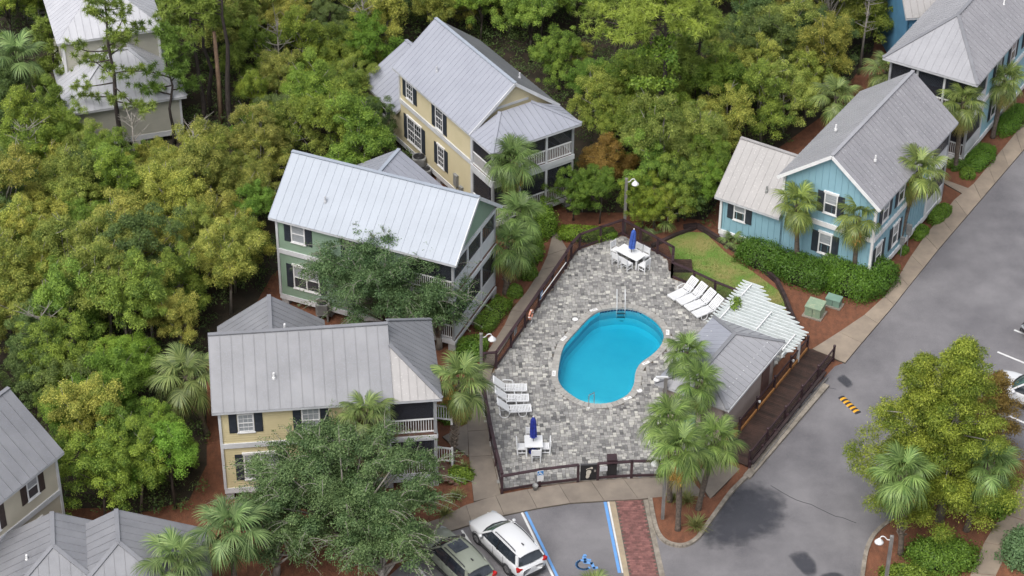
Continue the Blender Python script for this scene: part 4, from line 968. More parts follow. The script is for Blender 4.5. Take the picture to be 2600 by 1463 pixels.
# climbing vine on the pergola is added with the plants
# boardwalk
bwk = thing('boardwalk', 'dark brown plank boardwalk between the pool house and the road', 'boardwalk', (RX, RY, 0), RA)
U0, U1, V0, V1 = -.75, 10.35, -1.72, -.12; NP = 76; wdt = (U1 - U0) / NP
rk_ = random.Random(3); plk = [MB().box(-wdt / 2 + .006, wdt / 2 - .006, V0, V1, -.03, 0).mesh('plank', M['plank'])]
for i in range(NP): put('plank', plk[0], bwk, (U0 + (i + .5) * wdt, rk_.uniform(-.015, .015), .115 + rk_.uniform(-.003, .003)))
for v in (V0 + .1, (V0 + V1) / 2, V1 - .1): MB().box(U0, U1, v - .04, v + .04, 0, .08).build('joist', M['timber'], bwk)
def rail_fence(name, label, posts, v, ph=1.05, rails=(.95, .28), kick=None, net=True, cap=True):
    f = thing(name, label, 'fence', (RX, RY, 0), RA)
    for u in posts:
        q = MB().box(u - .055, u + .055, v - .055, v + .055, 0, ph)
        if cap: q.lathe([(.04, ph), (.085, ph + .03), (.085, ph + .09), (.03, ph + .14)], (u, v, 0), 8)
        q.build('post', M['fence_paint'], f)
    for a, b in zip(posts, posts[1:]):
        a2, b2 = min(a, b) + .06, max(a, b) - .06
        for z in rails: MB().box(a2, b2, v - .025, v + .025, z - .05, z + .05).build('rail', M['fence_paint'], f)
        if net: MB().box(a2, b2, v - .006, v + .006, .12, rails[0] - .05).build('net_panel', M['fence_net'], f)
        if kick: MB().box(a2, b2, v - .04 - .02, v + .03 - .02, .16, .34).build('kick_rail', M[kick], f)
    return f
lp = [rloc(cM(*q))[0] for q in ((1345, 340), (1220, 495), (1090, 640), (960, 800), (820, 955))]
rail_fence('boardwalk_fence', 'dark fence with capped posts and orange kick rail against the pool house', lp, V1 + .02, kick='new_wood')
rp_ = [rloc(cM(*q))[0] for q in ((1530, 410), (1415, 560), (1278, 705), (1150, 860), (1010, 1025), (875, 1190))]
rail_fence('boardwalk_fence', 'dark fence with capped posts along the road side of the boardwalk', rp_, V1 - 1.64)
for u in (lp[1] - .02, lp[3] - .02):
    q = thing('fence_lamp', 'small grey lamp on the boardwalk fence post ' + ('nearer the pergola' if u > 5 else 'nearer the palms'), 'lamp', rs(u + .02, V1 - .12, .78), RA)
    MB().lathe([(.02, 0), (.06, .03), (.065, .14), (.03, .18)], (0, 0, 0), 10).build('shade', M['trim'], q); MB().box(-.02, .02, .03, .10, .06, .12).build('bracket', M['trim'], q)
# low timber guard beside the road
gd = thing('timber_guard', 'low dark timber guard rail between the boardwalk and the concrete kerb', 'guard rail', (RX, RY, 0), RA)
ug = [rloc(cM(*q, .45)) for q in ((1465, 490), (1265, 720), (1090, 930), (890, 1170))]
for (a, b) in zip(ug, ug[1:]): MB().beam((a[0] - .02, V0 - .30, .48), (b[0] + .02, V0 - .30, .48), .16, .12).build('rail', M['timber'], gd)
for k in range(7):
    u = ug[-1][0] + (ug[0][0] - ug[-1][0]) * k / 6; MB().box(u - .06, u + .06, V0 - .24, V0 - .12, 0, .62).build('post', M['fence_paint'], gd)
MB().box(ug[-1][0], ug[0][0], V0 - .50, V0 - .44, .0, .20).build('edging_board', M['grey_wood'], gd)
ks = [rloc(cM(*q, .1)) for q in ((1470, 580), (875, 1275))]
kb = tag(MB().box(0, abs(ks[0][0] - ks[1][0]), -.21, .21, 0, .15).build('concrete_kerb', M['kerb_concrete']), 'long pale concrete kerb lying beside the boardwalk at the road', 'kerb')
kb.location = rs(ks[1][0], ks[1][1]); kb.rotation_euler = (0, 0, math.atan2(*(reversed((rs(*ks[0]) - rs(*ks[1])).to_2d()))))

# ------------------------------------------------------------------ pool fence
fe = thing('pool_fence', 'dark brown post and rail fence with black netting round the pool', 'fence')
FH = 1.12
def fence_run(pts, netted=True, half=None):
    for i, (a, b) in enumerate(zip(pts, pts[1:])):
        a, b = Vector((a.x, a.y, DZ)), Vector((b.x, b.y, DZ)); d = (b - a).normalized()
        MB().beam(a - d * .03 + Vector((0, 0, FH)), b + d * .03 + Vector((0, 0, FH)), .17, .055).build('top_rail', M['fence_paint'], fe)
        MB().beam(a + d * .06 + Vector((0, 0, .14)), b - d * .06 + Vector((0, 0, .14)), .06, .13).build('bottom_rail', M['fence_paint'], fe)
        if netted: MB().beam(a + d * .06 + Vector((0, 0, .62)), b - d * .06 + Vector((0, 0, .62)), .008, .84).build('net_panel', M['fence_net'], fe)
    for a in pts: MB().box(a.x - .07, a.x + .07, a.y - .07, a.y + .07, 0, DZ + FH - .03).build('post', M['fence_paint'], fe)
fence_run([cL(368, 830), cL(650, 780), cL(938, 745)], netted=False); fence_run([cL(1086, 735), cL(1338, 718), cL(1545, 715), cL(1640, 716)], netted=False)
fence_run([cO(515, 1432), cO(452, 1180), cO(395, 920), cO(348, 655), cO(318, 430)])
fence_run([cT(180, 1375), cT(305, 1365), cT(447, 1165), cT(583, 970), cT(718, 772), cT(850, 585), cT(978, 398), cT(1030, 310), cU(460, 625), cU(800, 505), cU(1165, 385), cU(1450, 540), cU(1730, 690), cU(1985, 838)])
fence_run([cU(1965, 1085), cP(640, 480), cP(948, 625), cP(1330, 780), cP(1690, 900)]); fence_run([cU(1985, 838), cU(1975, 960), cU(1965, 1085)])
# gate with the footprint
ga, gb_ = cL(955, 742), cL(1078, 735)
gt = thing('gate', 'solid black gate with a pale footprint emblem in the front pool fence', 'gate', (ga.x, ga.y, DZ - .02), math.atan2(gb_.y - ga.y, gb_.x - ga.x)); gw = (gb_ - ga).length
MB().box(0, gw, -.03, .03, .06, 1.08).build('leaf', M['black'], gt); MB().box(.0, gw, -.045, .045, 1.08, 1.14).build('top_rail', M['dark_metal'], gt)
MB().box(gw - .16, gw - .06, -.07, -.03, .62, .78).build('latch', M['metal'], gt)
sole = [(.30, .24), (.35, .18), (.44, .19), (.50, .28), (.515, .40), (.56, .50), (.60, .60), (.59, .70), (.52, .76), (.42, .75), (.34, .68), (.31, .56), (.335, .46), (.31, .34)]
def flat(pts, y): n = len(pts); return MB().add([(x, y, z) for x, z in pts] + [(x, y + .012, z) for x, z in pts], [tuple(range(n)), tuple(range(2 * n - 1, n - 1, -1))] + [(i, n + i, n + (i + 1) % n, (i + 1) % n) for i in range(n)])
pm('emblem', (.50, .46, .39), .7, (.40, .37, .32), 6, 4)
kx = gw / .92
em = flat([(x * kx, z) for x, z in sole], -.046).build('footprint_emblem', M['emblem'], gt)
for (x, z, r) in ((.335, .80, .028), (.40, .84, .03), (.465, .86, .032), (.53, .875, .036), (.625, .88, .062)):
    flat([((x + r * math.cos(t)) * kx, z + r * 1.1 * math.sin(t)) for t in [k * math.pi / 6 for k in range(12)]], -.047).build('toe', M['emblem'], em)
# signs, bins, ring buoy
def rotto(a, b): return math.atan2(b.y - a.y, b.x - a.x)
p = cL(655, 786); az = rotto(cL(368, 830), cL(938, 745))
sg = thing('sign', 'blue and white accessible parking sign on the front pool fence', 'sign', (p.x, p.y - .10, .55), az)
MB().box(-.17, .17, -.012, .012, .02, .72).build('panel', M['white'], sg); hd = MB().box(-.16, .16, -.018, -.012, .42, .71).build('blue_field', M['sign_blue'], sg)
def wheelchair(parent, s, place, mat, z=0):
    """the wheelchair symbol as one flat part; place(x, y) gives a point on the surface"""
    q = MB()
    def rib(pts, w):
        for a, b in zip(pts, pts[1:]):
            a, b = Vector(a), Vector(b); d = (b - a).normalized(); n_ = Vector((-d.y, d.x)) * w / 2; a = a - d * w * .3; b = b + d * w * .3
            q.add([place(*(s * t)) for t in (a - n_, b - n_, b + n_, a + n_)], [(0, 1, 2, 3)])
    q.add([place(s * (.02 + .09 * math.cos(t)), s * (.86 + .09 * math.sin(t))) for t in [k * math.pi / 6 for k in range(12)]], [tuple(range(12))])
    rib([(0, .76), (.05, .44), (.36, .40)], .17); rib([(.02, .62), (.28, .60)], .12); rib([(.36, .42), (.48, .10), (.62, .14)], .14)
    rib([(.01 + .31 * math.cos(t), .26 + .30 * math.sin(t)) for t in [math.radians(110 + k * 17) for k in range(14)]], .12)
    return q.build('wheelchair_symbol', mat, parent)
wheelchair(hd, .26, lambda x, y: (x - .04, -.0195, .44 + y), M['white'])
for k in range(3): MB().box(-.13, .13, -.0165, -.012, .36 - k * .10, .38 - k * .10).build('text_line', M['trim'], sg)
p = cL(1105, 736); sg = thing('sign', 'small pale notice with faint lines beside the pool gate', 'sign', (p.x, p.y - .1, .78), rotto(cL(1086, 735), cL(1338, 718)))
MB().box(-.02, .36, -.012, .012, 0, .30).build('panel', M['trim'], sg)
for k in range(4): MB().box(.03, .31 - .05 * (k % 2), -.0165, -.012, .05 + .06 * k, .07 + .06 * k).build('text_line', M['ac_grey'], sg)
la_, lb_ = cT(447, 1165), cT(583, 970); azl = rotto(la_, lb_)
p = cT(722, 745); sg = thing('sign', 'small bright blue notice on the left pool fence', 'sign', (p.x + .09, p.y - .05, .62), azl)
MB().box(-.2, .2, -.03, -.01, 0, .42).build('panel', M['sign_blue'], sg); MB().box(-.14, .14, -.034, -.03, .24, .34).build('symbol', M['white'], sg)
p = cT(478, 1085); sg = thing('sign', 'small white notice on the left pool fence near the lamp', 'sign', (p.x + .06, p.y, .45), azl)
MB().box(-.2, .2, -.03, -.01, 0, .5).build('panel', M['trim'], sg)
for k in range(4): MB().box(-.15, .15, -.034, -.03, .08 + k * .10, .10 + k * .10).build('text_line', M['ac_grey'], sg)
p = cT(610, 955); rg = thing('ring_buoy', 'faded orange ring buoy with white rope hung on the left pool fence', 'ring buoy', (p.x + .10, p.y - .03, .95), azl)
ring = MB(); 
ring.tube([(.27 * math.cos(t), -.08, .27 * math.sin(t)) for t in [k * math.pi / 12 for k in range(25)]], .058, 8); ring.build('ring', M['orange'], rg, True)
for t0 in (0, 1.57, 3.14, 4.71): MB().tube([(.27 * math.cos(t0 + k * .12), -.08, .27 * math.sin(t0 + k * .12)) for k in range(-1, 2)], .064, 8).build('band', M['white'], rg, True)
MB().tube(arc([(.0, -.1, -.25), (.07, -.12, -.45), (-.05, -.1, -.62), (.06, -.12, -.78), (-.02, -.1, -.85)], 5), .022, 6).build('rope', M['white'], rg)
hp_a, hp_b = cT(728, 660, 1.1), cT(968, 330, 1.1)
ho = thing('rescue_pole', 'long white rescue pole lying along the left pool fence', 'pole'); MB().tube([hp_a + Vector((.08, -.06, .05)), hp_b + Vector((.08, -.06, .05))], .025, 8).build('shaft', M['white'], ho)
MB().tube(arc([hp_a + Vector((.08, -.06, .05)), hp_a + Vector((.1, -.25, .03)), hp_a + Vector((-.05, -.35, .0))], 4), .02, 6).build('hook', M['metal'], ho)
p = cL(618, 800, .1); bk = thing('bucket', 'small grey metal bucket on the pavement by the front fence', 'bucket', p)
MB().lathe([(.10, 0), (.16, .30), (.165, .31), (.15, .31), (.12, .06)], (0, 0, 0), 14).build('pail', M['ac_grey'], bk, True); MB().tube([(.16 * math.cos(t), .0, .30 + .10 * math.sin(t)) for t in [k * math.pi / 8 for k in range(9)]], .008, 6).build('handle', M['metal'], bk)
p = cL(1190, 690, DZ); bn = thing('litter_bin', 'dark square litter bin with a flat lid inside the front fence', 'bin', p, .05)
MB().box(-.25, .25, -.25, .25, 0, .92).build('body', M['black'], bn); MB().box(-.27, .27, -.27, .27, 1.2, 1.26).build('lid', M['fence_paint'], bn)
for sx in (-.23, .23):
    for sy in (-.23, .23): MB().box(sx - .025, sx + .025, sy - .025, sy + .025, .9, 1.2).build('lid_post', M['fence_paint'], bn)
# landscape timbers round the lawn
tb = [at(*q) for q in [(1735, 582), (1770, 578), (1850, 628), (1925, 678), (1972, 718), (1992, 760), (2012, 810), (2040, 866)]]
te = thing('timber_edging', 'dark landscape timbers edging the lawn and the mulch bed', 'edging')
for a, b in zip(tb, tb[1:]):
    d = (b - a).normalized()
    for k, hz in ((0, .12), (1, .28)): MB().beam(a + Vector((0, 0, hz - .04)) + d * .01, b + Vector((0, 0, hz - .04)) - d * .01, .24 - .04 * k, .155).build('timber', M['timber'], te)
te2 = thing('timber_edging', 'dark timber sill between the shrubs and the top of the lawn', 'edging')
for a, b in ((at(1655, 628), at(1715, 600)), (at(1715, 600), at(1765, 582))): MB().beam(a + Vector((0, 0, .1)), b + Vector((0, 0, .1)), .2, .2).build('timber', M['timber'], te2)
# lawn step platform behind the fence corner
pf = thing('timber_platform', 'small dark timber platform at the corner where the fence steps in', 'platform', cU(2100, 900)); MB().box(-.7, .7, -.55, .55, .0, .22).build('deck', M['timber'], pf)
for k in range(5): MB().box(-.72, .72, -.55 + .22 * k, -.35 + .22 * k, .22, .25).build('board', M['plank'], pf)
# ------------------------------------------------------------------ pool furniture
WP = M['white_plastic']
def make_lounger(label, group):
    t = thing('sun_lounger', label, 'sun lounger', group=group)
    zs = .36; hx, hz = -.28, .36; bx_, bz = -.92, .95       # hinge and head of the back
    m = MB()
    for s in (-1, 1): m.beam((-.30, s * .29, zs), (.92, s * .29, zs - .02), .05, .07)
    m.box(.88, .94, -.31, .31, zs - .06, zs + .03); m.build('seat_frame', WP, t)
    m = MB()
    for k in range(14):
        x = -.22 + k * .082; m.box(x, x + .056, -.27, .27, zs - .004, zs + .026)
    m.build('seat_slats', WP, t)
    m = MB(); d = Vector((bx_ - hx, 0, bz - hz))
    for s in (-1, 1): m.beam((hx, s * .29, hz), (bx_, s * .29, bz), .05, .05)
    m.beam((bx_, -.31, bz), (bx_, .31, bz), .07, .05)
    bo = m.build('back_frame', WP, t); m = MB(); u = d.normalized(); nn = Vector((u.z, 0, -u.x))
    for k in range(11):
        c = Vector((hx, 0, hz)) + d * ((k + .6) / 11.4); m.obox(c + nn * .01, u * .026, (0, .27, 0), nn * .012)
    m.build('back_slats', WP, bo)
    for s in (-1, 1):
        MB().tube(arc([(.66, s * .29, zs - .02), (.62, s * .31, .12), (.52, s * .31, .02), (.34, s * .31, .02), (.24, s * .31, .13), (.20, s * .29, zs - .02)], 3), .026, 6).build('leg', WP, t, True)
        MB().tube(arc([(-.28, s * .29, zs - .02), (-.36, s * .31, .12), (-.48, s * .31, .02), (-.66, s * .31, .02), (-.78, s * .31, .12), (-.86, s * .30, .30)], 3), .026, 6).build('leg', WP, t, True)
        MB().tube(arc([(.18, s * .31, zs), (.14, s * .35, .54), (.02, s * .36, .60), (-.28, s * .36, .62), (-.42, s * .35, .60)], 3), .024, 6).build('arm_rest', WP, t, True)
    MB().beam((-.80, -.30, .26), (-.80, .30, .26), .04, .04).build('crossbar', WP, t)
    return t
proto = None
LG = [(cO, (741, 347), (460, 262), 'white slatted lounger farthest from the square table in the left row of three'), (cO, (762, 455), (480, 372), 'white slatted lounger in the middle of the left row of three'), (cO, (787, 562), (503, 492), 'white slatted lounger of the left row nearest the square table'),
      (cP, (355, 590), (622, 350), 'white slatted lounger of the right row farthest from the pergola'), (cP, (475, 665), (762, 430), 'second white slatted lounger of the right row from the fence corner'), (cP, (590, 752), (890, 522), 'third white slatted lounger of the right row from the fence corner'), (cP, (705, 848), (1000, 618), 'white slatted lounger of the right row nearest the pergola')]
for c, f, hd_, lab in LG:
    F_, H_ = c(*f, .36 + DZ), c(*hd_, .95 + DZ); v = (F_ - H_).to_2d(); ct = (F_ + H_) / 2
    if proto is None: o = proto = make_lounger(lab, 'white sun loungers by the pool')
    else: o = copy_tree(proto); o['label'] = lab
    o.location = (ct.x, ct.y, DZ + .005); o.rotation_euler = (0, 0, math.atan2(v.y, v.x))

def make_chair(label, group):
    t = thing('patio_chair', label, 'chair', group=group)                 # faces +x
    for k in range(4): MB().box(-.22 + .112 * k, -.22 + .112 * k + .10, -.23, .23, .42, .445).build('seat_slat', WP, t)
    for s in (-1, 1):
        MB().beam((-.24, s * .23, 0), (-.30, s * .23, .92), .045, .06).build('back_post', WP, t); MB().beam((.22, s * .23, 0), (.22, s * .23, .43), .045, .06).build('leg', WP, t)
        MB().box(-.25, .22, s * .23 - .018, s * .23 + .018, .12, .16).build('stretcher', WP, t); MB().box(-.25, .22, s * .23 - .018, s * .23 + .018, .36, .42).build('apron', WP, t)
    for k in range(4): MB().box(-.305 + .004 * (3 - k), -.275 + .004 * (3 - k), -.21, .21, .50 + .108 * k, .585 + .108 * k).build('back_slat', WP, t)
    MB().box(-.02, .02, -.21, .21, .12, .155).build('stretcher', WP, t)
    return t
def make_table(name, label, p, az, lx, ly):
    t = thing(name, label, 'table', p, az)
    MB().box(-lx / 2, lx / 2, -ly / 2, ly / 2, .70, .74).build('top', WP, t); MB().box(-lx / 2 + .08, lx / 2 - .08, -ly / 2 + .08, ly / 2 - .08, .62, .70).build('apron', WP, t)
    for sx in (-1, 1):
        for sy in (-1, 1): MB().box(sx * (lx / 2 - .10) - .04, sx * (lx / 2 - .10) + .04, sy * (ly / 2 - .10) - .04, sy * (ly / 2 - .10) + .04, 0, .63).build('leg', WP, t)
    return t
def make_umbrella(label, p, tilt, mat, base=True):
    t = thing('patio_umbrella', label, 'umbrella', p); t.rotation_euler = tilt
    MB().tube([(0, 0, .02), (0, 0, 2.45)], .02, 8).build('pole', M['dark_metal'], t)
    n = 16; prof = [(.19, 1.06), (.15, 1.14), (.165, 1.35), (.15, 1.75), (.135, 2.1), (.12, 2.25), (.06, 2.36), (.02, 2.42)]; m = MB(); vs_, fs = [], []
    for i, (r, z) in enumerate(prof):
        for k in range(n):
            rr_ = r * (1 + (.28 if k % 2 else -.22) * (1 - i / 9)); a_ = 2 * math.pi * k / n + i * .06
            vs_.append((rr_ * math.cos(a_), rr_ * math.sin(a_), z + (.03 if (k % 2 and i == 0) else 0)))
    for i in range(len(prof) - 1):
        for k in range(n): fs.append((i * n + k, i * n + (k + 1) % n, (i + 1) * n + (k + 1) % n, (i + 1) * n + k))
    m.add(vs_, fs).build('canopy', mat, t); MB().lathe([(.155, 1.23), (.17, 1.25), (.17, 1.28), (.155, 1.30)], (0, 0, 0), 12).build('strap', mat, t)
    MB().lathe([(.03, 2.41), (.045, 2.44), (.02, 2.50)], (0, 0, 0), 8).build('finial', M['white'], t)
    if base: MB().lathe([(.27, .0), (.27, .04), (.10, .10), (.05, .30), (.03, .32)], (0, 0, 0), 16).build('base', M['blue_cloth'] if mat is M['blue_cloth'] else M['dark_metal'], t, True)
    return t
ch0 = None
def chair(p, az, lab):
    global ch0
    if ch0 is None: o = ch0 = make_chair(lab, 'white patio chairs')
    else: o = copy_tree(ch0); o['label'] = lab
    o.location = (p.x, p.y, DZ + .005); o.rotation_euler = (0, 0, az)
q = [cU(*s, .74 + DZ) for s in ((1195, 510), (1555, 690), (1395, 795), (1035, 600))]
ct = sum(q, Vector()) / 4; ax = ((q[1] - q[0]) + (q[2] - q[3])).to_2d(); az = math.atan2(ax.y, ax.x); lx, ly = ax.length / 2, ((q[0] - q[3]).length + (q[1] - q[2]).length) / 2
make_table('dining_table', 'long white dining table with six chairs under the fence corner', (ct.x, ct.y, DZ), az, lx, ly)
make_umbrella('closed bright blue umbrella standing in the long table', (ct.x, ct.y, DZ), (0, .06, 0), M['royal_cloth'])
def tl_(x, y): return Vector((ct.x + x * math.cos(az) - y * math.sin(az), ct.y + x * math.sin(az) + y * math.cos(az), 0))
for (x, y, r, lab) in [(-lx / 2 - .22, 0, 0, 'white chair at the left end of the long table'), (lx / 2 + .25, -.05, math.pi, 'white chair at the right end of the long table'), (-.42, -ly / 2 - .20, math.pi / 2, 'white chair on the near side of the long table, left one'), (.30, -ly / 2 - .22, math.pi / 2, 'white chair on the near side of the long table, right one'), (-.05, ly / 2 + .18, -math.pi / 2, 'white chair behind the long table half hidden by the umbrella'), (.52, ly / 2 + .2, -math.pi / 2, 'white chair behind the long table right of the umbrella')]:
    chair(tl_(x, y), az + r, lab)
q = [cO(*s, .74 + DZ) for s in ((750, 850), (932, 850), (945, 972), (765, 976))]; ct = sum(q, Vector()) / 4; ax = ((q[1] - q[0]) + (q[2] - q[3])).to_2d(); az = math.atan2(ax.y, ax.x)
make_table('square_table', 'square white table with four chairs near the front fence', (ct.x, ct.y, DZ), az, .98, .98)
make_umbrella('closed dark blue umbrella standing in the square table', (ct.x, ct.y, DZ), (0, -.015, 0), M['blue_cloth'])
for (x, y, r, lab) in [(-.62, -.04, 0, 'white chair left of the square table'), (.62, -.02, math.pi, 'white chair right of the square table'), (.12, -.66, math.pi / 2, 'white chair on the near side of the square table'), (-.15, .66, -math.pi / 2, 'white chair behind the square table below the dark blue umbrella')]:
    chair(tl_(x, y), az + r, lab)
# folded lounger seen through the pergola
sl_ = thing('folded_deck_chair', 'folded white and navy deck chair on the lawn under the pergola boards', 'deck chair', cP(1560, 650), RA + 1.2)
MB().obox((0, 0, .38), (.6, 0, .12), (0, .28, 0), (-.02, 0, .03)).build('sling', M['blue_cloth'], sl_)
for s in (-.3, .3): MB().beam((-.7, s, .05), (.75, s, .6), .05, .05).build('frame_rail', M['white'], sl_); MB().beam((.5, s, 0), (-.2, s, .5), .04, .04).build('leg', M['white'], sl_)

# ------------------------------------------------------------------ lamps, boxes, small things
def lamp_post(label, base, hgt, arm, w=.17):
    t = thing('lamp_post', label, 'lamp post', base)
    MB().box(-w / 2, w / 2, -w / 2, w / 2, 0, hgt).build('post', M['grey_wood'], t); MB().add([(-w / 2 - .01, -w / 2 - .01, hgt), (w / 2 + .01, -w / 2 - .01, hgt), (w / 2 + .01, w / 2 + .01, hgt), (-w / 2 - .01, w / 2 + .01, hgt), (0, 0, hgt + .07)], [(0, 1, 4), (1, 2, 4), (2, 3, 4), (3, 0, 4), (3, 2, 1, 0)]).build('cap', M['grey_wood'], t)
    s = arm; z = hgt - .25
    MB().tube(arc([(s * w / 2, 0, z), (s * .22, 0, z + .03), (s * .36, 0, z + .20), (s * .52, 0, z + .22), (s * .60, 0, z + .06)], 5), .028, 8).build('arm', M['white'], t, True)
    MB().lathe([(.03, .10), (.07, .07), (.10, .02), (.21, -.10), (.235, -.16), (.20, -.16), (.08, -.02)], (s * .60, 0, z), 16).build('shade', M['white'], t, True)
    return t
lamp_post('grey wooden lamp post behind the fence corner at the long table', at(1585, 592), 4.0, .9)
lamp_post('grey wooden lamp post beside the path left of the pool', at(1222, 992), 4.0, 1)
lamp_post('grey wooden lamp post in the mulch island among the palms', at(1682, 1320), 4.2, -.9)
lamp_post('grey wooden lamp post at the bottom edge below the cypress', at(2244, 1512), 4.0, -1)
p = at(1684, 1080, DZ); t = thing('deck_post', 'grey post with a short white arm beside the palms on the deck', 'post', p); MB().box(-.09, .09, -.09, .09, 0, 3.35).build('post', M['grey_wood'], t); MB().box(-.55, .12, -.06, .06, 3.30, 3.40).build('arm', M['trim'], t); MB().lathe([(.05, 0), (.16, -.06), (.18, -.12)], (-.5, 0, 3.30), 10).build('shade', M['white'], t)
def ubox(name, label, p, az, lx, ly, hz, mat, slope=.12):
    t = thing(name, label, 'utility box', p, az); m = MB(); hx, hy = lx / 2, ly / 2
    m.add([(-hx, -hy, .06), (hx, -hy, .06), (hx, hy, .06), (-hx, hy, .06), (-hx, -hy, hz - slope), (hx, -hy, hz - slope), (hx, hy, hz), (-hx, hy, hz)], [(0, 1, 5, 4), (1, 2, 6, 5), (2, 3, 7, 6), (3, 0, 4, 7)]).build('cabinet', mat, t)
    MB().add([(-hx - .03, -hy - .03, hz - slope - .02), (hx + .03, -hy - .03, hz - slope - .02), (hx + .03, hy + .03, hz - .01), (-hx - .03, hy + .03, hz - .01), (-hx - .03, -hy - .03, hz - slope + .05), (hx + .03, -hy - .03, hz - slope + .05), (hx + .03, hy + .03, hz + .05), (-hx - .03, hy + .03, hz + .05)], [(4, 5, 6, 7), (0, 1, 5, 4), (1, 2, 6, 5), (2, 3, 7, 6), (3, 0, 4, 7)]).build('lid', mat, t)
    MB().box(-hx - .12, hx + .12, -hy - .12, hy + .12, 0, .07).build('pad', M['kerb_concrete'], t); MB().box(-.012, .012, -hy - .012, -hy, .10, hz - slope - .03).build('door_seam', M['black'], t)
ubox('transformer_box', 'mottled green transformer box on the red mulch by the lawn', at(2068, 798), math.radians(-28), .95, .85, .78, M['utility_green'])
ubox('utility_box', 'smaller smooth green utility box in front of the clipped hedge', at(2116, 775), math.radians(-28), .85, .5, .55, M['utility_teal'], .06)
p = cT(655, 300); t = thing('utility_pedestal', 'slim pale green utility pedestal in the mulch beside the garden path', 'utility box', p); MB().lathe([(.14, 0), (.14, .55), (.10, .64), (.02, .66)], (0, 0, 0), 12).build('shell', M['utility_teal'], t); MB().lathe([(.10, 0), (.10, .45), (.05, .5)], (-.17, -.12, 0), 10).build('side_shell', M['utility_teal'], t)
def ac_unit(label, p, s=1.0, stand=.45):
    t = thing('air_conditioner', label, 'air conditioner', p); k = .40 * s
    q = MB(); pts = [(k, -k * .7), (k, k * .7), (k * .7, k), (-k * .7, k), (-k, k * .7), (-k, -k * .7), (-k * .7, -k), (k * .7, -k)]; q.prism(pts, stand, stand + .75 * s, bottom=True); q.build('housing', M['ac_grey'], t)
    for j in range(9): MB().prism([(x * 1.015, y * 1.015) for x, y in pts], stand + .08 + j * .07 * s, stand + .10 + j * .07 * s).build('louvre', M['dark_metal'], t)
    MB().lathe([(k * .86, 0), (k * .86, .012), (k * .8, .014)], (0, 0, stand + .75 * s), 20).build('fan_well', M['black'], t)
    for r in (.3, .5, .7): MB().tube([(k * r * math.cos(a), k * r * math.sin(a), stand + .75 * s + .03) for a in [j * math.pi / 10 for j in range(21)]], .008, 4).build('grille_ring', M['dark_metal'], t)
    for x in (-k * .7, k * .7): MB().box(x - .05, x + .05, -k, k, 0, stand).build('stand', M['grey_wood'], t)
ac_unit('larger grey air conditioner against the wall of the rear yellow house', at(1064, 400, 1.2) + Vector((0, 0, -1.2)), 1.1); ac_unit('smaller grey air conditioner below the larger one by the rear yellow house', at(1080, 424, .9) + Vector((0, 0, -.9)), .9, .1); ac_unit('grey air conditioner beside the green house behind the tree', at(819, 768, 1.15) + Vector((0, 0, -1.15)), 1.0)
# speed bump
a, b = at(2135, 1008), at(2180, 1050); sb = thing('speed_bump', 'black and yellow striped speed bump lying across the road', 'speed bump', a, math.atan2(b.y - a.y, b.x - a.x)); Ls = (b - a).length; ns = 11
for k in range(ns):
    x0_, x1_ = Ls * k / ns + .004, Ls * (k + 1) / ns - .004; pr2 = [(-.20, .005), (-.12, .045), (0, .062), (.12, .045), (.20, .005)]; e = .10 if k in (0, ns - 1) else 0
    m = MB(); m.add([(x0_, y, z) for y, z in pr2] + [(x1_, y, z) for y, z in pr2], [(j + 1, j, 5 + j, 6 + j) for j in range(4)] + [(0, 1, 2, 3, 4), (9, 8, 7, 6, 5)])
    m.build('segment', M['speed_yellow'] if k % 2 else M['rubber'], sb)
# painted wheelchair
p = cL(975, 1395); ws = thing('accessible_symbol', 'blue wheelchair symbol painted in the empty parking bay', 'road marking', (p.x, p.y, .010), math.radians(-6)); wheelchair(ws, 1.15, lambda x, y: (x, y, .003), M['paint_blue'])

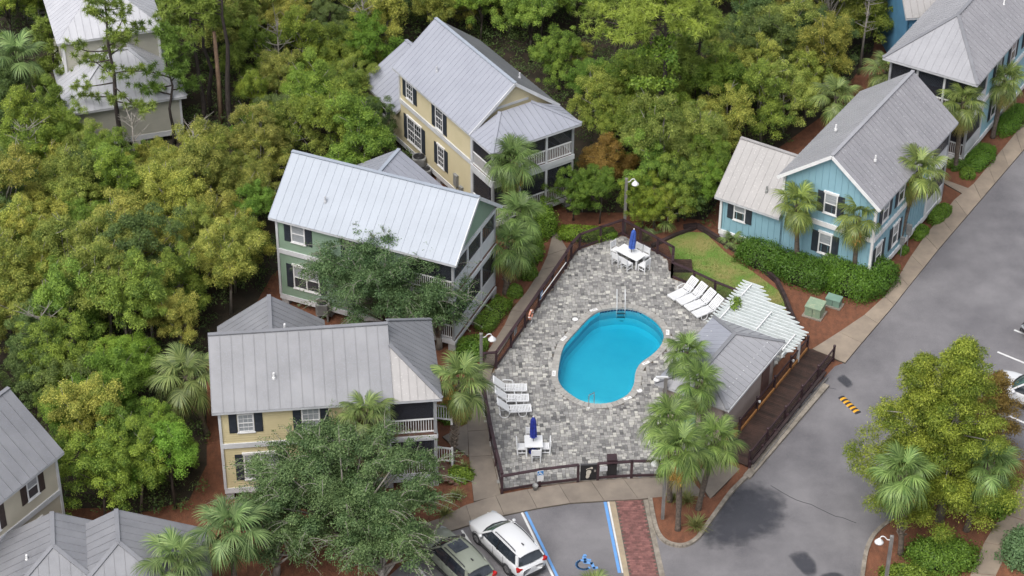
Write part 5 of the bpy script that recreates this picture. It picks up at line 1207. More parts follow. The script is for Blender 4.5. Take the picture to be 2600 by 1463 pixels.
# ------------------------------------------------------------------ cars
def loft(secs, mats=None):
    m = MB(); n = len(secs[0]); 
    for s in secs: m.v.extend([tuple(q) for q in s])
    for i in range(len(secs) - 1):
        for k in range(n - 1): m.f.append((i * n + k, i * n + k + 1, (i + 1) * n + k + 1, (i + 1) * n + k)); m.m.append(0)
    m.f.append(tuple(range(n))); m.m.append(0); m.f.append(tuple(range((len(secs) - 1) * n, len(secs) * n))[::-1]); m.m.append(0)
    return m
def subd(o, lv=2):
    s = o.modifiers.new('sub', 'SUBSURF'); s.levels = lv; s.render_levels = lv; return o
wheel_me = {}
def wheels(t, hx, hy, r=.34):
    if r not in wheel_me:
        ty = MB(); prof = [(r - .12, -.11), (r - .02, -.115), (r, -.07), (r, .07), (r - .02, .115), (r - .12, .11)]; n = 24
        ty.v = [(rr * math.cos(2 * math.pi * k / n), y, rr * math.sin(2 * math.pi * k / n)) for rr, y in prof for k in range(n)]
        for i in range(len(prof) - 1):
            for k in range(n): ty.f.append((i * n + k, i * n + (k + 1) % n, (i + 1) * n + (k + 1) % n, (i + 1) * n + k)); ty.m.append(0)
        rm = MB(); R_ = r - .10
        for s in (1, -1):
            rm.add([(R_ * math.cos(2 * math.pi * k / n), s * .06, R_ * math.sin(2 * math.pi * k / n)) for k in range(n)], [tuple(range(n))], 1)
            for j in range(5):
                a0 = 2 * math.pi * j / 5; u = Vector((math.cos(a0), 0, math.sin(a0))); w = Vector((-u.z, 0, u.x))
                for e in (-.05, .05): rm.obox(u * R_ * .52 + w * e + Vector((0, s * .085, 0)), u * R_ * .48, w * .028, (0, .015, 0))
            q = [(R_ * 1.02 * math.cos(2 * math.pi * k / n), s * .09, R_ * 1.02 * math.sin(2 * math.pi * k / n)) for k in range(n)] + [(R_ * .9 * math.cos(2 * math.pi * k / n), s * .095, R_ * .9 * math.sin(2 * math.pi * k / n)) for k in range(n)]
            rm.add(q, [(k, (k + 1) % n, n + (k + 1) % n, n + k) for k in range(n)])
        wheel_me[r] = (ty.mesh('wheel', M['rubber'], True), rm.mesh('rim', [M['rim'], M['black']]))
    for sx in (-1, 1):
        for sy in (-1, 1):
            w = put('wheel', wheel_me[r][0], t, (sx * hx, sy * hy, r)); put('rim', wheel_me[r][1], w)
def make_car(name, label, cat, p, az, paint, hs=1.0, sunroof=False, ws_mat='windscreen', cladding=True):
    t = thing(name, label, cat, p, az); t.scale = (1, 1, hs); B = M[paint]
    S = [(-2.41, .62, .46, .80, .84), (-2.36, .80, .36, .90, .96), (-2.2, .88, .30, .98, 1.02), (-1.75, .915, .24, .99, 1.04), (-.6, .92, .22, .97, 1.03), (.5, .92, .22, .94, 1.02), (1.05, .92, .22, .93, 1.0), (1.5, .915, .22, .90, .96), (1.95, .90, .24, .84, .88), (2.22, .83, .28, .76, .79), (2.36, .68, .34, .68, .70), (2.41, .48, .40, .62, .63)]
    secs = []
    for x, w, zb_, zs_, zt_ in S:
        half = [(w * .80, zb_), (w * .96, zb_ + .08), (w, zb_ + .30), (w * .985, zs_ - .10), (w * .93, zs_ - .01), (w * .80, (zs_ * .4 + zt_ * .6)), (w * .40, zt_ + .006), (0, zt_ + .012)]
        secs.append([(x, y, z) for y, z in half] + [(x, -y, z) for y, z in half[-2::-1]])
    subd(loft(secs).build('body', B, t, True), 1)
    # greenhouse: belt line to roof
    roof_s = [(.42, .60, 1.50), (.15, .64, 1.575), (-.6, .655, 1.625), (-1.4, .64, 1.60), (-1.86, .60, 1.55)]
    rsec = [[(x, w * f, z - .07 * abs(f) ** 3 - .012 * f * f) for f in (1, .9, .55, 0, -.55, -.9, -1)] for x, w, z in roof_s]
    m = loft(rsec); m.f = m.f[:-2]; m.m = m.m[:-2]; ro = m.build('roof', B, t, True)
    def grid(name, rows, mat, parent=t):
        m = MB(); n = len(rows[0]); m.v = [tuple(q) for r_ in rows for q in r_]
        m.f = [(i * n + k, i * n + k + 1, (i + 1) * n + k + 1, (i + 1) * n + k) for i in range(len(rows) - 1) for k in range(n - 1)]; m.m = [0] * len(m.f)
        o = m.build(name, mat, parent, True); return o
    fs_ = (1, .9, .55, 0, -.55, -.9, -1); top = rsec[0]
    cowl = [(1.18 - .22 * f * f, .80 * f, 1.0 - .03 * f * f) for f in fs_]
    mid = [tuple((Vector(a) * .5 + Vector(b) * .5 + Vector((.02, 0, .02)))) for a, b in zip(top, cowl)]
    grid('windscreen', [top, mid, cowl], M[ws_mat]); MB().tube([Vector(q) + Vector((.03, 0, 0)) for q in cowl], .035, 6).build('cowl', M['rubber'], t)
    rt = rsec[-1]; rb_ = [(-2.30 + .10 * f * f, .76 * f, 1.05) for f in fs_]; rm_ = [tuple(Vector(a) * .5 + Vector(b) * .5 + Vector((-.04, 0, .02))) for a, b in zip(rt, rb_)]
    grid('rear_window', [rt, rm_, rb_], M['car_glass'])
    sp = MB()                                                         # spoiler lip over the rear window
    for k in range(6): a, b = Vector(rt[k]), Vector(rt[k + 1]); sp.beam(a + Vector((-.10, 0, .01)), b + Vector((-.10, 0, .01)), .26, .035)
    sp.build('spoiler', B, t)
    for s in (1, -1):
        tp = [(x, s * (w + .004), z - .085) for x, w, z in roof_s]; bt = [(1.02, s * .865, .965), (.45, s * .885, .985), (-.6, s * .885, 1.0), (-1.5, s * .875, 1.02), (-2.12, s * .80, 1.05)]
        md = [tuple(Vector(a) * .5 + Vector(b) * .5 + Vector((0, s * .03, 0))) for a, b in zip(tp, bt)]
        grid('side_window', [tp, md, bt] if s < 0 else [tp[::-1], md[::-1], bt[::-1]], M['car_glass'])
        for (i, a_, w_) in ((0, .0, .09), (4, .0, .17)): MB().beam(Vector(tp[i]) + Vector((0, s * .012, .02)), Vector(bt[i]) + Vector((0, s * .012, 0)), .07, w_, up=(1, 0, 0)).build('pillar', B, t)
        MB().beam(Vector(tp[2]) + Vector((.15, s * .004, 0)), Vector(bt[2]) + Vector((.15, s * .026, 0)), .05, .05, up=(1, 0, 0)).build('pillar', M['black'], t)
        MB().tube([Vector(q) + Vector((0, s * .02, .045)) for q in tp], .026, 6).build('roof_edge', B, t, True)
        rl = MB(); rl.tube(arc([(.12, s * .58, 1.56), (.0, s * .585, 1.62), (-.7, s * .60, 1.665), (-1.5, s * .585, 1.63), (-1.62, s * .575, 1.58)], 3), .028, 6); rl.build('roof_rail', M['rubber'], ro, True)
        MB().lathe([(.02, -.10), (.10, -.06), (.115, 0), (.09, .07), (.02, .09)], (.82, s * 1.04, 1.02), 8).build('mirror', B if paint != 'car_sage' else M['rubber'], t, True)
        MB().beam((.80, s * .86, .99), (.82, s * 1.0, 1.0), .05, .05).build('mirror_arm', M['rubber'], t)
        MB().obox((-2.24, s * .74, .87), (.10, s * -.04, 0), (.03, s * .16, .02), (0, 0, .085)).build('tail_light', M['red_lamp'], t)
        MB().obox((2.16, s * .70, .70), (.13, s * -.07, 0), (.05, s * .10, 0), (0, 0, .055)).build('headlight', M['glass_blind'], t); MB().obox((2.08, s * .80, .70), (.08, s * -.03, 0), (.01, s * .03, 0), (0, 0, .03)).build('indicator', M['amber'], t)
        for x in (-1.37, 1.37): MB().tube([(x, s * .60, .36), (x, s * .900, .36)], .41, 20).build('wheel_arch', M['rubber' if cladding else 'black'], t)
        MB().box(-1.0, 1.0, s * .90 - .03, s * .90 + .03, .20, .34).build('sill', M['rubber'], t)
        for x in (.18, -.85): MB().box(x - .10, x + .10, s * .925 - .012, s * .925 + .014, .86, .885).build('door_handle', B, t)
        for x in (.98, -.12, -1.02): MB().box(x - .006, x + .006, s * .9225 - .004, s * .9225 + .004, .34, .95).build('door_gap', M['black'], t)
    MB().box(-2.44, -2.28, -.74, .74, .28, .44).build('rear_bumper', M['rubber'], t); MB().box(2.26, 2.42, -.62, .62, .26, .42).build('front_bumper', M['rubber'], t)
    MB().obox((-2.415, 0, .72), (0, .16, 0), (0, 0, .075), (.012, 0, 0)).build('licence_plate', M['trim'], t); MB().obox((-2.38, 0, .86), (0, .07, 0), (0, 0, .02), (.012, 0, 0)).build('badge', M['metal'], t)
    MB().obox((-1.45, 0, 1.635), (.09, 0, -.012), (0, .018, 0), (0, 0, .04)).build('antenna', M['rubber'], ro)
    if sunroof: MB().obox((-.22, 0, 1.632), (.40, 0, -.010), (0, .40, 0), (0, 0, .006)).build('sunroof', M['car_glass'], ro)
    wheels(t, 1.37, .835); return t
wr, wf = cL(412, 1422), cL(195, 1203); d = (wf - wr).normalized(); azc = math.atan2(d.y, d.x); rt_ = Vector((d.y, -d.x, 0)); cw = (wr + wf) / 2 + rt_ * .80
make_car('parked_car', 'white estate car parked nose-in beside the empty accessible bay', 'car', cw, azc, 'car_white')
px = proj(cw); cs = at(px[0] - 128, px[1] + 41)
make_car('parked_car', 'sage green car with dark sunroof parked under the oak', 'car', cs, azc + .02, 'car_sage', 1.03, True, 'car_glass')
dd = (cW(1150, 760) - cW(630, 550)).normalized(); v0 = cW(600, 985) + dd * 2.35
make_car('parked_car', 'white car behind the cypress at the right edge', 'car', v0, math.atan2(-dd.y, -dd.x), 'car_white', 1.08)
v1 = cW(962, 268) + dd * 2.42
make_car('parked_car', 'black car barely entering the right edge above the white painted line', 'car', v1, math.atan2(-dd.y, -dd.x), 'car_black', 1.0)
# ------------------------------------------------------------------ vegetation kit
def fast_mesh(name, V, F, tint, mat, tri=None):
    V = np.asarray(V, np.float32); F = np.asarray(F, np.int32); me = bpy.data.meshes.new(name); k = F.shape[1]
    me.vertices.add(len(V)); me.vertices.foreach_set('co', V.ravel()); me.loops.add(F.size); me.loops.foreach_set('vertex_index', F.ravel())
    me.polygons.add(len(F)); me.polygons.foreach_set('loop_start', np.arange(0, F.size, k, dtype=np.int32))
    me.update(calc_edges=True); a = me.attributes.new('tint', 'FLOAT', 'POINT'); a.data.foreach_set('value', np.asarray(tint, np.float32)); me.materials.append(mat); return me
def nrm(a): return a / np.maximum(np.linalg.norm(a, axis=1, keepdims=True), 1e-9)
def leaves(P, Nn, size, tint, rng, aspect=.5, along=None):
    """diamond leaves at P facing Nn -> (verts, faces, tints)"""
    n = len(P); Nn = nrm(Nn); T = rng.normal(size=(n, 3)) if along is None else along + rng.normal(size=(n, 3)) * .35
    T = nrm(T - (T * Nn).sum(1, keepdims=True) * Nn); Bt = np.cross(Nn, T); s = size[:, None]
    V = np.stack([P - T * s * .5, P + Bt * s * aspect * .5 + T * s * .05, P + T * s * .5 - Nn * s * .12, P - Bt * s * aspect * .5 + T * s * .05], 1).reshape(-1, 3)
    F = np.arange(4 * n).reshape(n, 4); return V, F, np.repeat(tint, 4)
def lobe_crown(rng, lobes, per, size, up=.35, aspect=.5, tipk=.25, shell=.55, hang=0.0, lt=.3):
    Ps, Ns, Ss, Ts, Al = [], [], [], [], []
    for (c, r, k) in lobes:
        n = int(per * k); d = nrm(rng.normal(size=(n, 3))); d[:, 2] = np.where(d[:, 2] < -.45, -d[:, 2], d[:, 2])
        rad = shell + (1 - shell) * rng.random(n) ** .5; rad *= 1 + .25 * rng.normal(size=n) * .5
        P = np.array(c) + d * rad[:, None] * np.array(r); Ps.append(P); Ns.append(d * .9 + rng.normal(size=(n, 3)) * .55 + np.array([0, 0, up])); Ss.append(size * (.65 + .7 * rng.random(n)))
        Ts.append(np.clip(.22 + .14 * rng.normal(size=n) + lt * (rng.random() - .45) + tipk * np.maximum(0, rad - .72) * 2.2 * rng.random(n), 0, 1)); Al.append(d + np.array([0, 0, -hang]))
    P, N_, S_, T_, A_ = map(np.concatenate, (Ps, Ns, Ss, Ts, Al)); return leaves(P, N_, S_, T_, rng, aspect, A_)
def limbs(m, rng, base, hgt, r0, ends, bend=.3):
    """trunk and tapered limbs that reach towards the lobes"""
    tp = Vector(base) + Vector((rng.normal() * .15, rng.normal() * .15, hgt)); m.tube([base, Vector(base).lerp(tp, .5) + Vector((rng.normal() * .08, rng.normal() * .08, 0)), tp], [r0, r0 * .8, r0 * .5], 7)
    for e in ends:
        e = Vector(e); s = Vector(base).lerp(tp, float(rng.uniform(.45, 1))); md = s.lerp(e, .5) + Vector((rng.normal() * .15, rng.normal() * .15, .12)); m.tube([s, md, e], [r0 * .42, r0 * .28, r0 * .08], 5)
VAR = {}
def tree_variant(key, seed, h, rx, rz, nsub, per, leaf, mat, aspect=.5, up=.6, tipk=.5, bark='bark', vis=11, lt=.35):
    """crown of several unequal masses, each a crowd of small leaf sprays"""
    rng = np.random.default_rng(seed); lb = []; zc = h - rz; subs = []
    for i in range(nsub):
        a = 6.28 * i / nsub + rng.normal() * .5; f = rng.uniform(.35, .85) if i else .1; z = zc + rz * (rng.uniform(-.55, .55) if i else .45); r = rx * rng.uniform(.38, .62); subs.append((math.cos(a) * f * rx, math.sin(a) * f * rx, z, r))
    for (x, y, z, r) in subs:
        nl = int(15 * (r / (.5 * rx)) ** 1.5) + 5
        for k in range(nl):
            d = rng.normal(size=3); d /= np.linalg.norm(d); d[2] = abs(d[2]) * 1.1 if rng.random() < .8 else d[2] * .8; q = rng.uniform(.55, 1.15); l = rng.uniform(.22, .46)
            lb.append(((x + d[0] * q * r, y + d[1] * q * r, z + d[2] * q * r * .95), (l, l, l * rng.uniform(.7, 1.25)), (l / .36) ** 2))
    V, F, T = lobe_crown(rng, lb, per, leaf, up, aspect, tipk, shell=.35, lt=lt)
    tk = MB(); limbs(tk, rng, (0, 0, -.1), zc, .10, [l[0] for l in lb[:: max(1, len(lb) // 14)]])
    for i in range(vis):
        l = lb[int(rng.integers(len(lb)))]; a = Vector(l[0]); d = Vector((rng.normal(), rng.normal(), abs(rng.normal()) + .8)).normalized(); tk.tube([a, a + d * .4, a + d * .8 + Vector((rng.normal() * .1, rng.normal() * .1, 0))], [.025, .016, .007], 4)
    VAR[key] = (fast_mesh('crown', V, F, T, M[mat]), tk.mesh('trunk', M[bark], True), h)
tree_variant('olive1', 1, 5.8, 2.3, 2.3, 6, 337, .092, 'leaf_olive', tipk=.75, aspect=.42, bark='pale_bark'); tree_variant('olive2', 2, 6.6, 2.0, 2.7, 6, 337, .092, 'leaf_olive', tipk=.75, aspect=.42, bark='pale_bark'); tree_variant('olive3', 3, 5.2, 2.6, 1.9, 7, 324, .092, 'leaf_olive', tipk=.7, aspect=.42, bark='pale_bark')
tree_variant('green1', 4, 6.2, 2.3, 2.5, 6, 324, .092, 'leaf_green', lt=.5); tree_variant('green2', 5, 7.2, 1.9, 3.0, 6, 324, .092, 'leaf_green', bark='pale_bark', lt=.5); tree_variant('bright', 6, 5.4, 2.3, 2.2, 6, 324, .092, 'leaf_bright'); tree_variant('dark1', 7, 6.0, 2.4, 2.4, 6, 324, .092, 'leaf_dark'); tree_variant('dark2', 8, 4.8, 2.5, 2.0, 6, 324, .092, 'leaf_dark'); tree_variant('rust', 9, 4.6, 1.6, 2.0, 5, 324, .092, 'leaf_rust', aspect=.4)
tree_variant('fresh', 10, 6.6, 2.0, 2.7, 5, 270, .092, 'leaf_bright', aspect=.55); tree_variant('olive4', 11, 6.9, 2.2, 2.8, 7, 324, .092, 'leaf_olive', tipk=.55, aspect=.42, bark='pale_bark'); tree_variant('green3', 12, 5.4, 2.6, 2.1, 7, 324, .092, 'leaf_green', lt=.5)
def tree(key, p, s, rz, tint, label, name='tree', group=None, sz=None, cat='tree'):
    t = thing(name, label, cat, p, rz, group); t.scale = (s, s, sz or s)
    put('trunk', VAR[key][1], t); c = put('crown', VAR[key][0], t); c.color = (*tint, 1); return t
# where a tree must not stand or reach into (photo space of the houses and the pool)
CLEAR = [[(385, 870), (530, 850), (548, 1112), (500, 1112), (390, 1050)], [(0, 80), (100, 80), (100, 205), (0, 205)], [(935, 190), (1108, 45), (1300, 130), (1480, 310), (1455, 505), (1200, 490), (1090, 430), (1010, 330), (960, 250)], [(680, 550), (745, 380), (905, 430), (1015, 378), (1275, 520), (1260, 750), (1180, 840), (705, 770)], [(525, 840), (685, 750), (1110, 810), (1110, 1200), (600, 1250), (560, 1250), (530, 1050)],
         [(-10, 985), (65, 985), (162, 1150), (165, 1300), (235, 1345), (290, 1290), (480, 1395), (530, 1470), (-10, 1470)], [(143, -10), (420, -10), (478, 240), (462, 335), (362, 372), (270, 365), (190, 240)], [(1812, 490), (1885, 350), (2000, 395), (2325, 182), (2440, 310), (2250, 640), (1820, 610)], [(2240, 148), (2420, 0), (2610, -20), (2610, 360), (2440, 430)], [(2285, -10), (2380, -10), (2370, 85), (2300, 92)], [(478, 120), (596, 90), (606, 300), (590, 345), (500, 330)], [(1460, 90), (1560, 0), (1840, 0), (1830, 70), (1680, 140), (1520, 130)], [(1230, 900), (1405, 575), (1580, 560), (1800, 592), (2100, 850), (1700, 1260), (1260, 1250)]]
FOREST = [(-260, -330), (2290, -330), (2215, 140), (2080, 300), (1850, 470), (1800, 580), (1690, 575), (1600, 545), (1440, 545), (1330, 480), (1000, 430), (690, 720), (515, 870), (525, 1220), (500, 1290), (330, 1335), (200, 1330), (-260, 1340)]
BARE = [[(140, 110), (180, 110), (210, 270), (150, 300)], [(340, 345), (420, 345), (420, 400), (340, 400)], [(150, 1290), (260, 1290), (250, 1345), (160, 1345)]]
def in_house(p, mgn):
    for (hx, hy, ha), u0, u1, v0, v1 in HOUSES:
        a = math.radians(ha); dx, dy = p[0] - hx, p[1] - hy; u, v = dx * math.cos(a) + dy * math.sin(a), -dx * math.sin(a) + dy * math.cos(a)
        if u0 - mgn < u < u1 + mgn and v0 - mgn < v < v1 + mgn: return True
    return False
def reaches(p, h, r):
    for z, dx in ((h, 0), (h * .75, -r * .8), (h * .75, r * .8), (h * .45, 0), (h * .45, -r * .8), (h * .45, r * .8)):
        q = proj((p[0] + dx, p[1], z))
        if any(inside(q, c) for c in CLEAR): return True
    return False
ZONES = [('left of the green house', lambda x, y: x < 720 and 430 <= y < 900, (0, 430, 720, 900)), ('at the lower left', lambda x, y: x < 720 and y >= 900, (0, 900, 560, 1330)), ('around the pale house', lambda x, y: x < 620 and y < 430, (0, 0, 620, 430)), ('behind rear yellow house', lambda x, y: x < 1330 and y < 430, (620, 0, 1330, 430)), ('left of the blue wing', lambda x, y: x >= 1330 and y > 300, (1330, 300, 1900, 560)), ('at the top right', lambda x, y: x >= 1330, (1330, 0, 2280, 300))]
KINDS = {'olive': ('yellow tipped olive tree', ['olive1', 'olive2', 'olive3', 'olive4']), 'green': ('mid green tree', ['green1', 'green2', 'green3']), 'bright': ('bright green tree', ['bright', 'fresh']), 'dark': ('dark green tree', ['dark1', 'dark2']), 'rust': ('rusty brown tree', ['rust'])}
def kind_at(x, y, r):
    if x < 700 and 430 < y < 1000: w = (('olive', 74), ('green', 14), ('dark', 8), ('bright', 4))
    elif x < 620 and y >= 1000: w = (('bright', 42), ('green', 35), ('olive', 13), ('dark', 10))
    elif x < 480: w = (('green', 36), ('olive', 26), ('dark', 34), ('bright', 4))
    elif x < 1000: w = (('olive', 38), ('green', 34), ('dark', 22), ('bright', 6))
    elif y < 200 and x < 1450: w = (('olive', 56), ('green', 24), ('dark', 18), ('rust', 2))
    elif x < 1760: w = (('green', 44), ('olive', 18), ('dark', 18), ('bright', 16), ('rust', 4))
    else: w = (('olive', 52), ('green', 32), ('dark', 10), ('bright', 6))
    return r.choices([q[0] for q in w], [q[1] for q in w])[0]
rf = random.Random(21); placed = []
NF = 0; SAME = {}
for tr_ in range(9000):
    p = (rf.uniform(-36, 34), rf.uniform(84, 163)); q = proj((*p, 0))
    if not inside(q, FOREST) or any(inside(q, b) for b in BARE) or in_house(p, .5): continue
    md_ = 1.72 if p[1] < 122 else 2.1
    if any((p[0] - o_[0]) ** 2 + (p[1] - o_[1]) ** 2 < md_ ** 2 for o_ in placed): continue
    kd = kind_at(*q, rf); key = rf.choice(KINDS[kd][1]); s = rf.uniform(.72, 1.12); ok = False
    for s_ in (s, s * .8, s * .62, s * .45):
        if not reaches(p, VAR[key][2] * s_, 1.9 * s_): ok = True; break
    if not ok: continue
    qz = proj((*p, VAR[key][2] * s_))
    if qz[1] < -60 and q[1] < -60: continue
    if qz[0] < -90 or qz[0] > 2690: continue
    placed.append(p); zn = next((z for z in ZONES if z[1](*qz)), ZONES[-1]); bx4 = zn[2]; fx, fy = (qz[0] - bx4[0]) / (bx4[2] - bx4[0]), (qz[1] - bx4[1]) / (bx4[3] - bx4[1]); sub_ = ('upper ' if fy < .34 else 'lower ' if fy > .67 else '') + ('left' if fx < .34 else 'right' if fx > .67 else 'middle'); sz_ = 'tall ' if s_ > .95 else ('low ' if s_ < .6 else '')
    b_ = rf.uniform(.80, 1.22); tn = (b_ * rf.uniform(.90, 1.12), b_, b_ * rf.uniform(.85, 1.1)); lab = sz_ + KINDS[kd][0] + ', ' + sub_ + ' of wood ' + zn[0]
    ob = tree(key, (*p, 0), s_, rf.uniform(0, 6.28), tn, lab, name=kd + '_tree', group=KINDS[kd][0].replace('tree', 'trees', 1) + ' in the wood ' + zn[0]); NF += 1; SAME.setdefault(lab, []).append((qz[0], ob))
for lab, lst in SAME.items():
    if len(lst) < 2: continue
    lst.sort(key=lambda q: q[0]); wd = {2: ['left one', 'right one'], 3: ['left one', 'middle one', 'right one']}.get(len(lst), ['leftmost', 'second from left', 'third from left', 'fourth from left', 'fifth from left', 'sixth from left', 'seventh from left', 'eighth from left', 'ninth from left'])
    for (q, ob), w_ in zip(lst, wd): ob['label'] = lab + ', ' + w_
print('forest trees', NF)
# undergrowth between the trunks
rng = np.random.default_rng(5); Ps = []
while len(Ps) < 5200:
    p = (rng.uniform(-36, 34), rng.uniform(84, 163)); q = proj((*p, 0))
    if inside(q, FOREST) and not any(inside(q, b) for b in BARE) and not in_house(p, .4): Ps.append((p[0], p[1], rng.uniform(.1, 1.3)))
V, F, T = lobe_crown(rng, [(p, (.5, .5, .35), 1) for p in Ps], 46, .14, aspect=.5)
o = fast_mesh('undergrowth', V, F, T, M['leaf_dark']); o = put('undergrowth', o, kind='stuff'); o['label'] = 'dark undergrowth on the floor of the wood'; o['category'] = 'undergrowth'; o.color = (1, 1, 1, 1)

# bare grey snags
def snag(label, p, h, seed):
    rng = np.random.default_rng(seed); t = thing('dead_tree', label, 'tree', p); m = MB(); tp = Vector((rng.normal() * .3, rng.normal() * .3, h)); m.tube([(0, 0, 0), tp * .5, tp], [.10, .07, .02], 6); m.build('trunk', M['pale_bark'], t, True); q = MB()
    for i in range(16):
        s = tp * float(rng.uniform(.45, .98)); d = Vector((rng.normal(), rng.normal(), .6)).normalized(); L_ = rng.uniform(.7, 1.7); a = s + d * L_ * .5 + Vector((0, 0, .1)); e = s + d * L_ + Vector((0, 0, .25)); q.tube([s, a, e], [.04, .025, .008], 4)
        for j in range(3): d2 = Vector((rng.normal(), rng.normal(), .7)).normalized(); q.tube([a, a + d2 * .5], [.018, .006], 4)
    q.build('branches', M['pale_bark'], t)
snag('bare grey dead tree in the clearing below the pale house', at(350, 500), 6.0, 1); snag('bare grey dead tree among the olive trees at the far left', at(95, 520), 6.0, 2); snag('bare pale dead tree at the dark gap low on the left', at(110, 960), 5.2, 3); snag('bare grey dead tree with thin twigs below the pine trunks', at(512, 505), 5.5, 4); snag('bare pale dead tree near the top left of the rear yellow roof', at(935, 190), 7.5, 5); snag('bare pale dead tree at the top right of the wood', at(2180, 190), 6.5, 6); snag('bare pale dead tree left of the rear yellow house', at(715, 260), 6, 7)

# ------------------------------------------------------------------ pines
def hgt(base, ytop):
    z = 1.0
    while proj((base.x, base.y, z))[1] > ytop and z < 40: z += .1
    return z
def tufts(rng, C, r, per, tint, flat=.8):
    """needle tufts: bursts of narrow blades"""
    n = len(C) * per; c = np.repeat(np.array(C), per, 0); d = nrm(rng.normal(size=(n, 3)) + np.array([0, 0, .35])); L_ = r * (.6 + .6 * rng.random(n))[:, None]; sd = nrm(np.cross(d, rng.normal(size=(n, 3)))) * .022
    b = c + d * L_ * .12; V = np.stack([b - sd, b + sd, c + d * L_], 1).reshape(-1, 3); V[2::3, 2] -= .05; return V, np.arange(3 * n).reshape(n, 3), np.repeat(np.clip(np.repeat(tint, per) + .12 * rng.normal(size=n), 0, 1), 3)
def pine(label, base, ytop, seed, crown0=.35, spread=3.0, nb=20, dens=1.0, r0=.17, tint=(1, 1, 1), tuft=.38, name='pine_tree', htop=None, dirs=None, yellow=.2):
    rng = np.random.default_rng(seed); H = htop or hgt(base, ytop); t = thing(name, label, 'tree', base); m = MB(); wob = [Vector((0, 0, 0))] + [Vector((rng.normal() * .12, rng.normal() * .12, H * k / 6)) for k in range(1, 7)]
    m.tube(arc(wob, 2), list(np.linspace(r0, r0 * .18, 13)), 8); m.build('trunk', M['pine_bark'], t, True); q = MB(); C, tn = [], []
    for i in range(nb):
        f = crown0 + (1 - crown0) * (i + .5) / nb; s = Vector((wob[min(int(f * 6), 5)])).lerp(wob[min(int(f * 6) + 1, 6)], f * 6 - int(f * 6)); s.z = H * f
        a = dirs[i % len(dirs)] + rng.normal() * .25 if dirs else rng.uniform(0, 6.28); L_ = spread * (1.05 - .75 * (f - crown0) / (1 - crown0)) * rng.uniform(.55, 1.1); e = s + Vector((math.cos(a) * L_, math.sin(a) * L_, .25 * L_ * rng.uniform(-.2, 1.2))); md = s.lerp(e, .55) + Vector((0, 0, -.12 * L_ * rng.uniform(-.5, 1)))
        q.tube(arc([s, md, e], 3), list(np.linspace(.055, .018, 7)), 5)
        for j in range(int(9 * dens * (.5 + L_ / spread))):
            g = rng.uniform(.42, 1.08); b = s.lerp(md, g / .55) if g < .55 else md.lerp(e, (g - .55) / .45); w = .16 + .24 * g; c = b + Vector((rng.normal() * w, rng.normal() * w, abs(rng.normal()) * .16)); C.append(tuple(c)); tn.append(.25 + yellow + .2 * rng.normal()); 
            if j % 2 == 0: q.tube([b, c], [.015, .006], 4)
    for j in range(int(14 * dens)): C.append((wob[-1].x + rng.normal() * .3, wob[-1].y + rng.normal() * .3, H - abs(rng.normal()) * .5)); tn.append(.4)
    q.build('branches', M['pine_bark'], t); V, F, T = tufts(rng, C, tuft, 60, np.array(tn)); c = put('crown', fast_mesh('crown', V, F, T, M['needle']), t); c.color = (*tint, 1); return t
pine('tall sparse pine crossing the roof of the pale house', at(308, 392), -25, 1, .30, 3.5, 26, .95, .19)
pine('smaller pine in front of the right end of the pale house', at(443, 366), 72, 2, .42, 2.1, 17, 1.2, .12, tint=(.8, .95, .9))
pine('leaning tall pine, leftmost of the four trunks right of the pale house', cA(1525, 965), -70, 3, .62, 2.4, 16, 1.3, .17, yellow=.3)
pine('tall pine, second trunk right of the pale house', cA(1592, 860), -60, 4, .62, 2.2, 16, 1.3, .17, yellow=.3)
pine('tall pine with the thickest dark trunk right of the pale house', cA(1745, 1000), -120, 5, .66, 2.4, 18, 1.3, .21, yellow=.3)
b_ = cA(1665, 975); t = thing('dead_pine', 'bare reddish dead pine trunk between the tall pines', 'tree', b_); hh_ = hgt(b_, 85); m = MB(); m.tube([(0, 0, 0), (.05, .05, hh_ * .5), (0, .1, hh_)], [.17, .15, .11], 8); m.build('trunk', M['snag_wood'], t, True); MB().tube([(0, .06, hh_ * .93), (.25, .1, hh_ * .96)], [.03, .01], 5).build('stub', M['snag_wood'], t)
pine('small pine in front of the tall trunks', cA(1800, 800), 120, 6, .35, 1.6, 12, 1.2, .09, yellow=.25)
pine('half hidden pine left of the pale house', at(150, 250), 55, 7, .3, 1.6, 14, 1.2, .10, yellow=.35); pine('low pine shoot beside the wall of the pale house', at(185, 305), 170, 8, .25, 1.3, 10, 1.2, .08, yellow=.3)
BP = pine('big spreading pine with vine covered trunk in the middle of the wood', at(1671, 425), 2, 9, .66, 4.4, 26, 1.9, .24, htop=13.6, dirs=[2.6, 3.1, 3.5, 2.2, .3, .9, 1.6, 4.0, 5.3], yellow=.38, tuft=.42, tint=(1.3, 1.25, 1.1))
pine('yellowish pine crown behind the big spreading pine', at(1760, 330), 10, 10, .5, 3.0, 20, 1.5, .18, yellow=.3); pine('pine at the top edge left of the big spreading pine', at(1560, 190), -40, 12, .5, 2.4, 16, 1.4, .15, yellow=.3); pine('slim pine behind the dead trunk at the top left', at(640, 170), -60, 13, .45, 2.0, 16, 1.2, .14, yellow=.2)
rng = np.random.default_rng(31); lb = []
for i in range(30):
    z = rng.uniform(.5, 10.2); w = .75 if z < 4 else 1.25; lb.append(((rng.normal() * w * .6, rng.normal() * w * .6 - .2, z), (.55, .55, .5), 1))
V, F, T = lobe_crown(rng, lb, 190, .2, aspect=.6); vn = put('climbing_vine', fast_mesh('climbing_vine', V, F, T, M['leaf_green']), None, at(1671, 425)); tag(vn, 'leafy green vine climbing the trunk of the big spreading pine', 'vine')
vn.color = (1.1, 1.15, 1.0, 1)

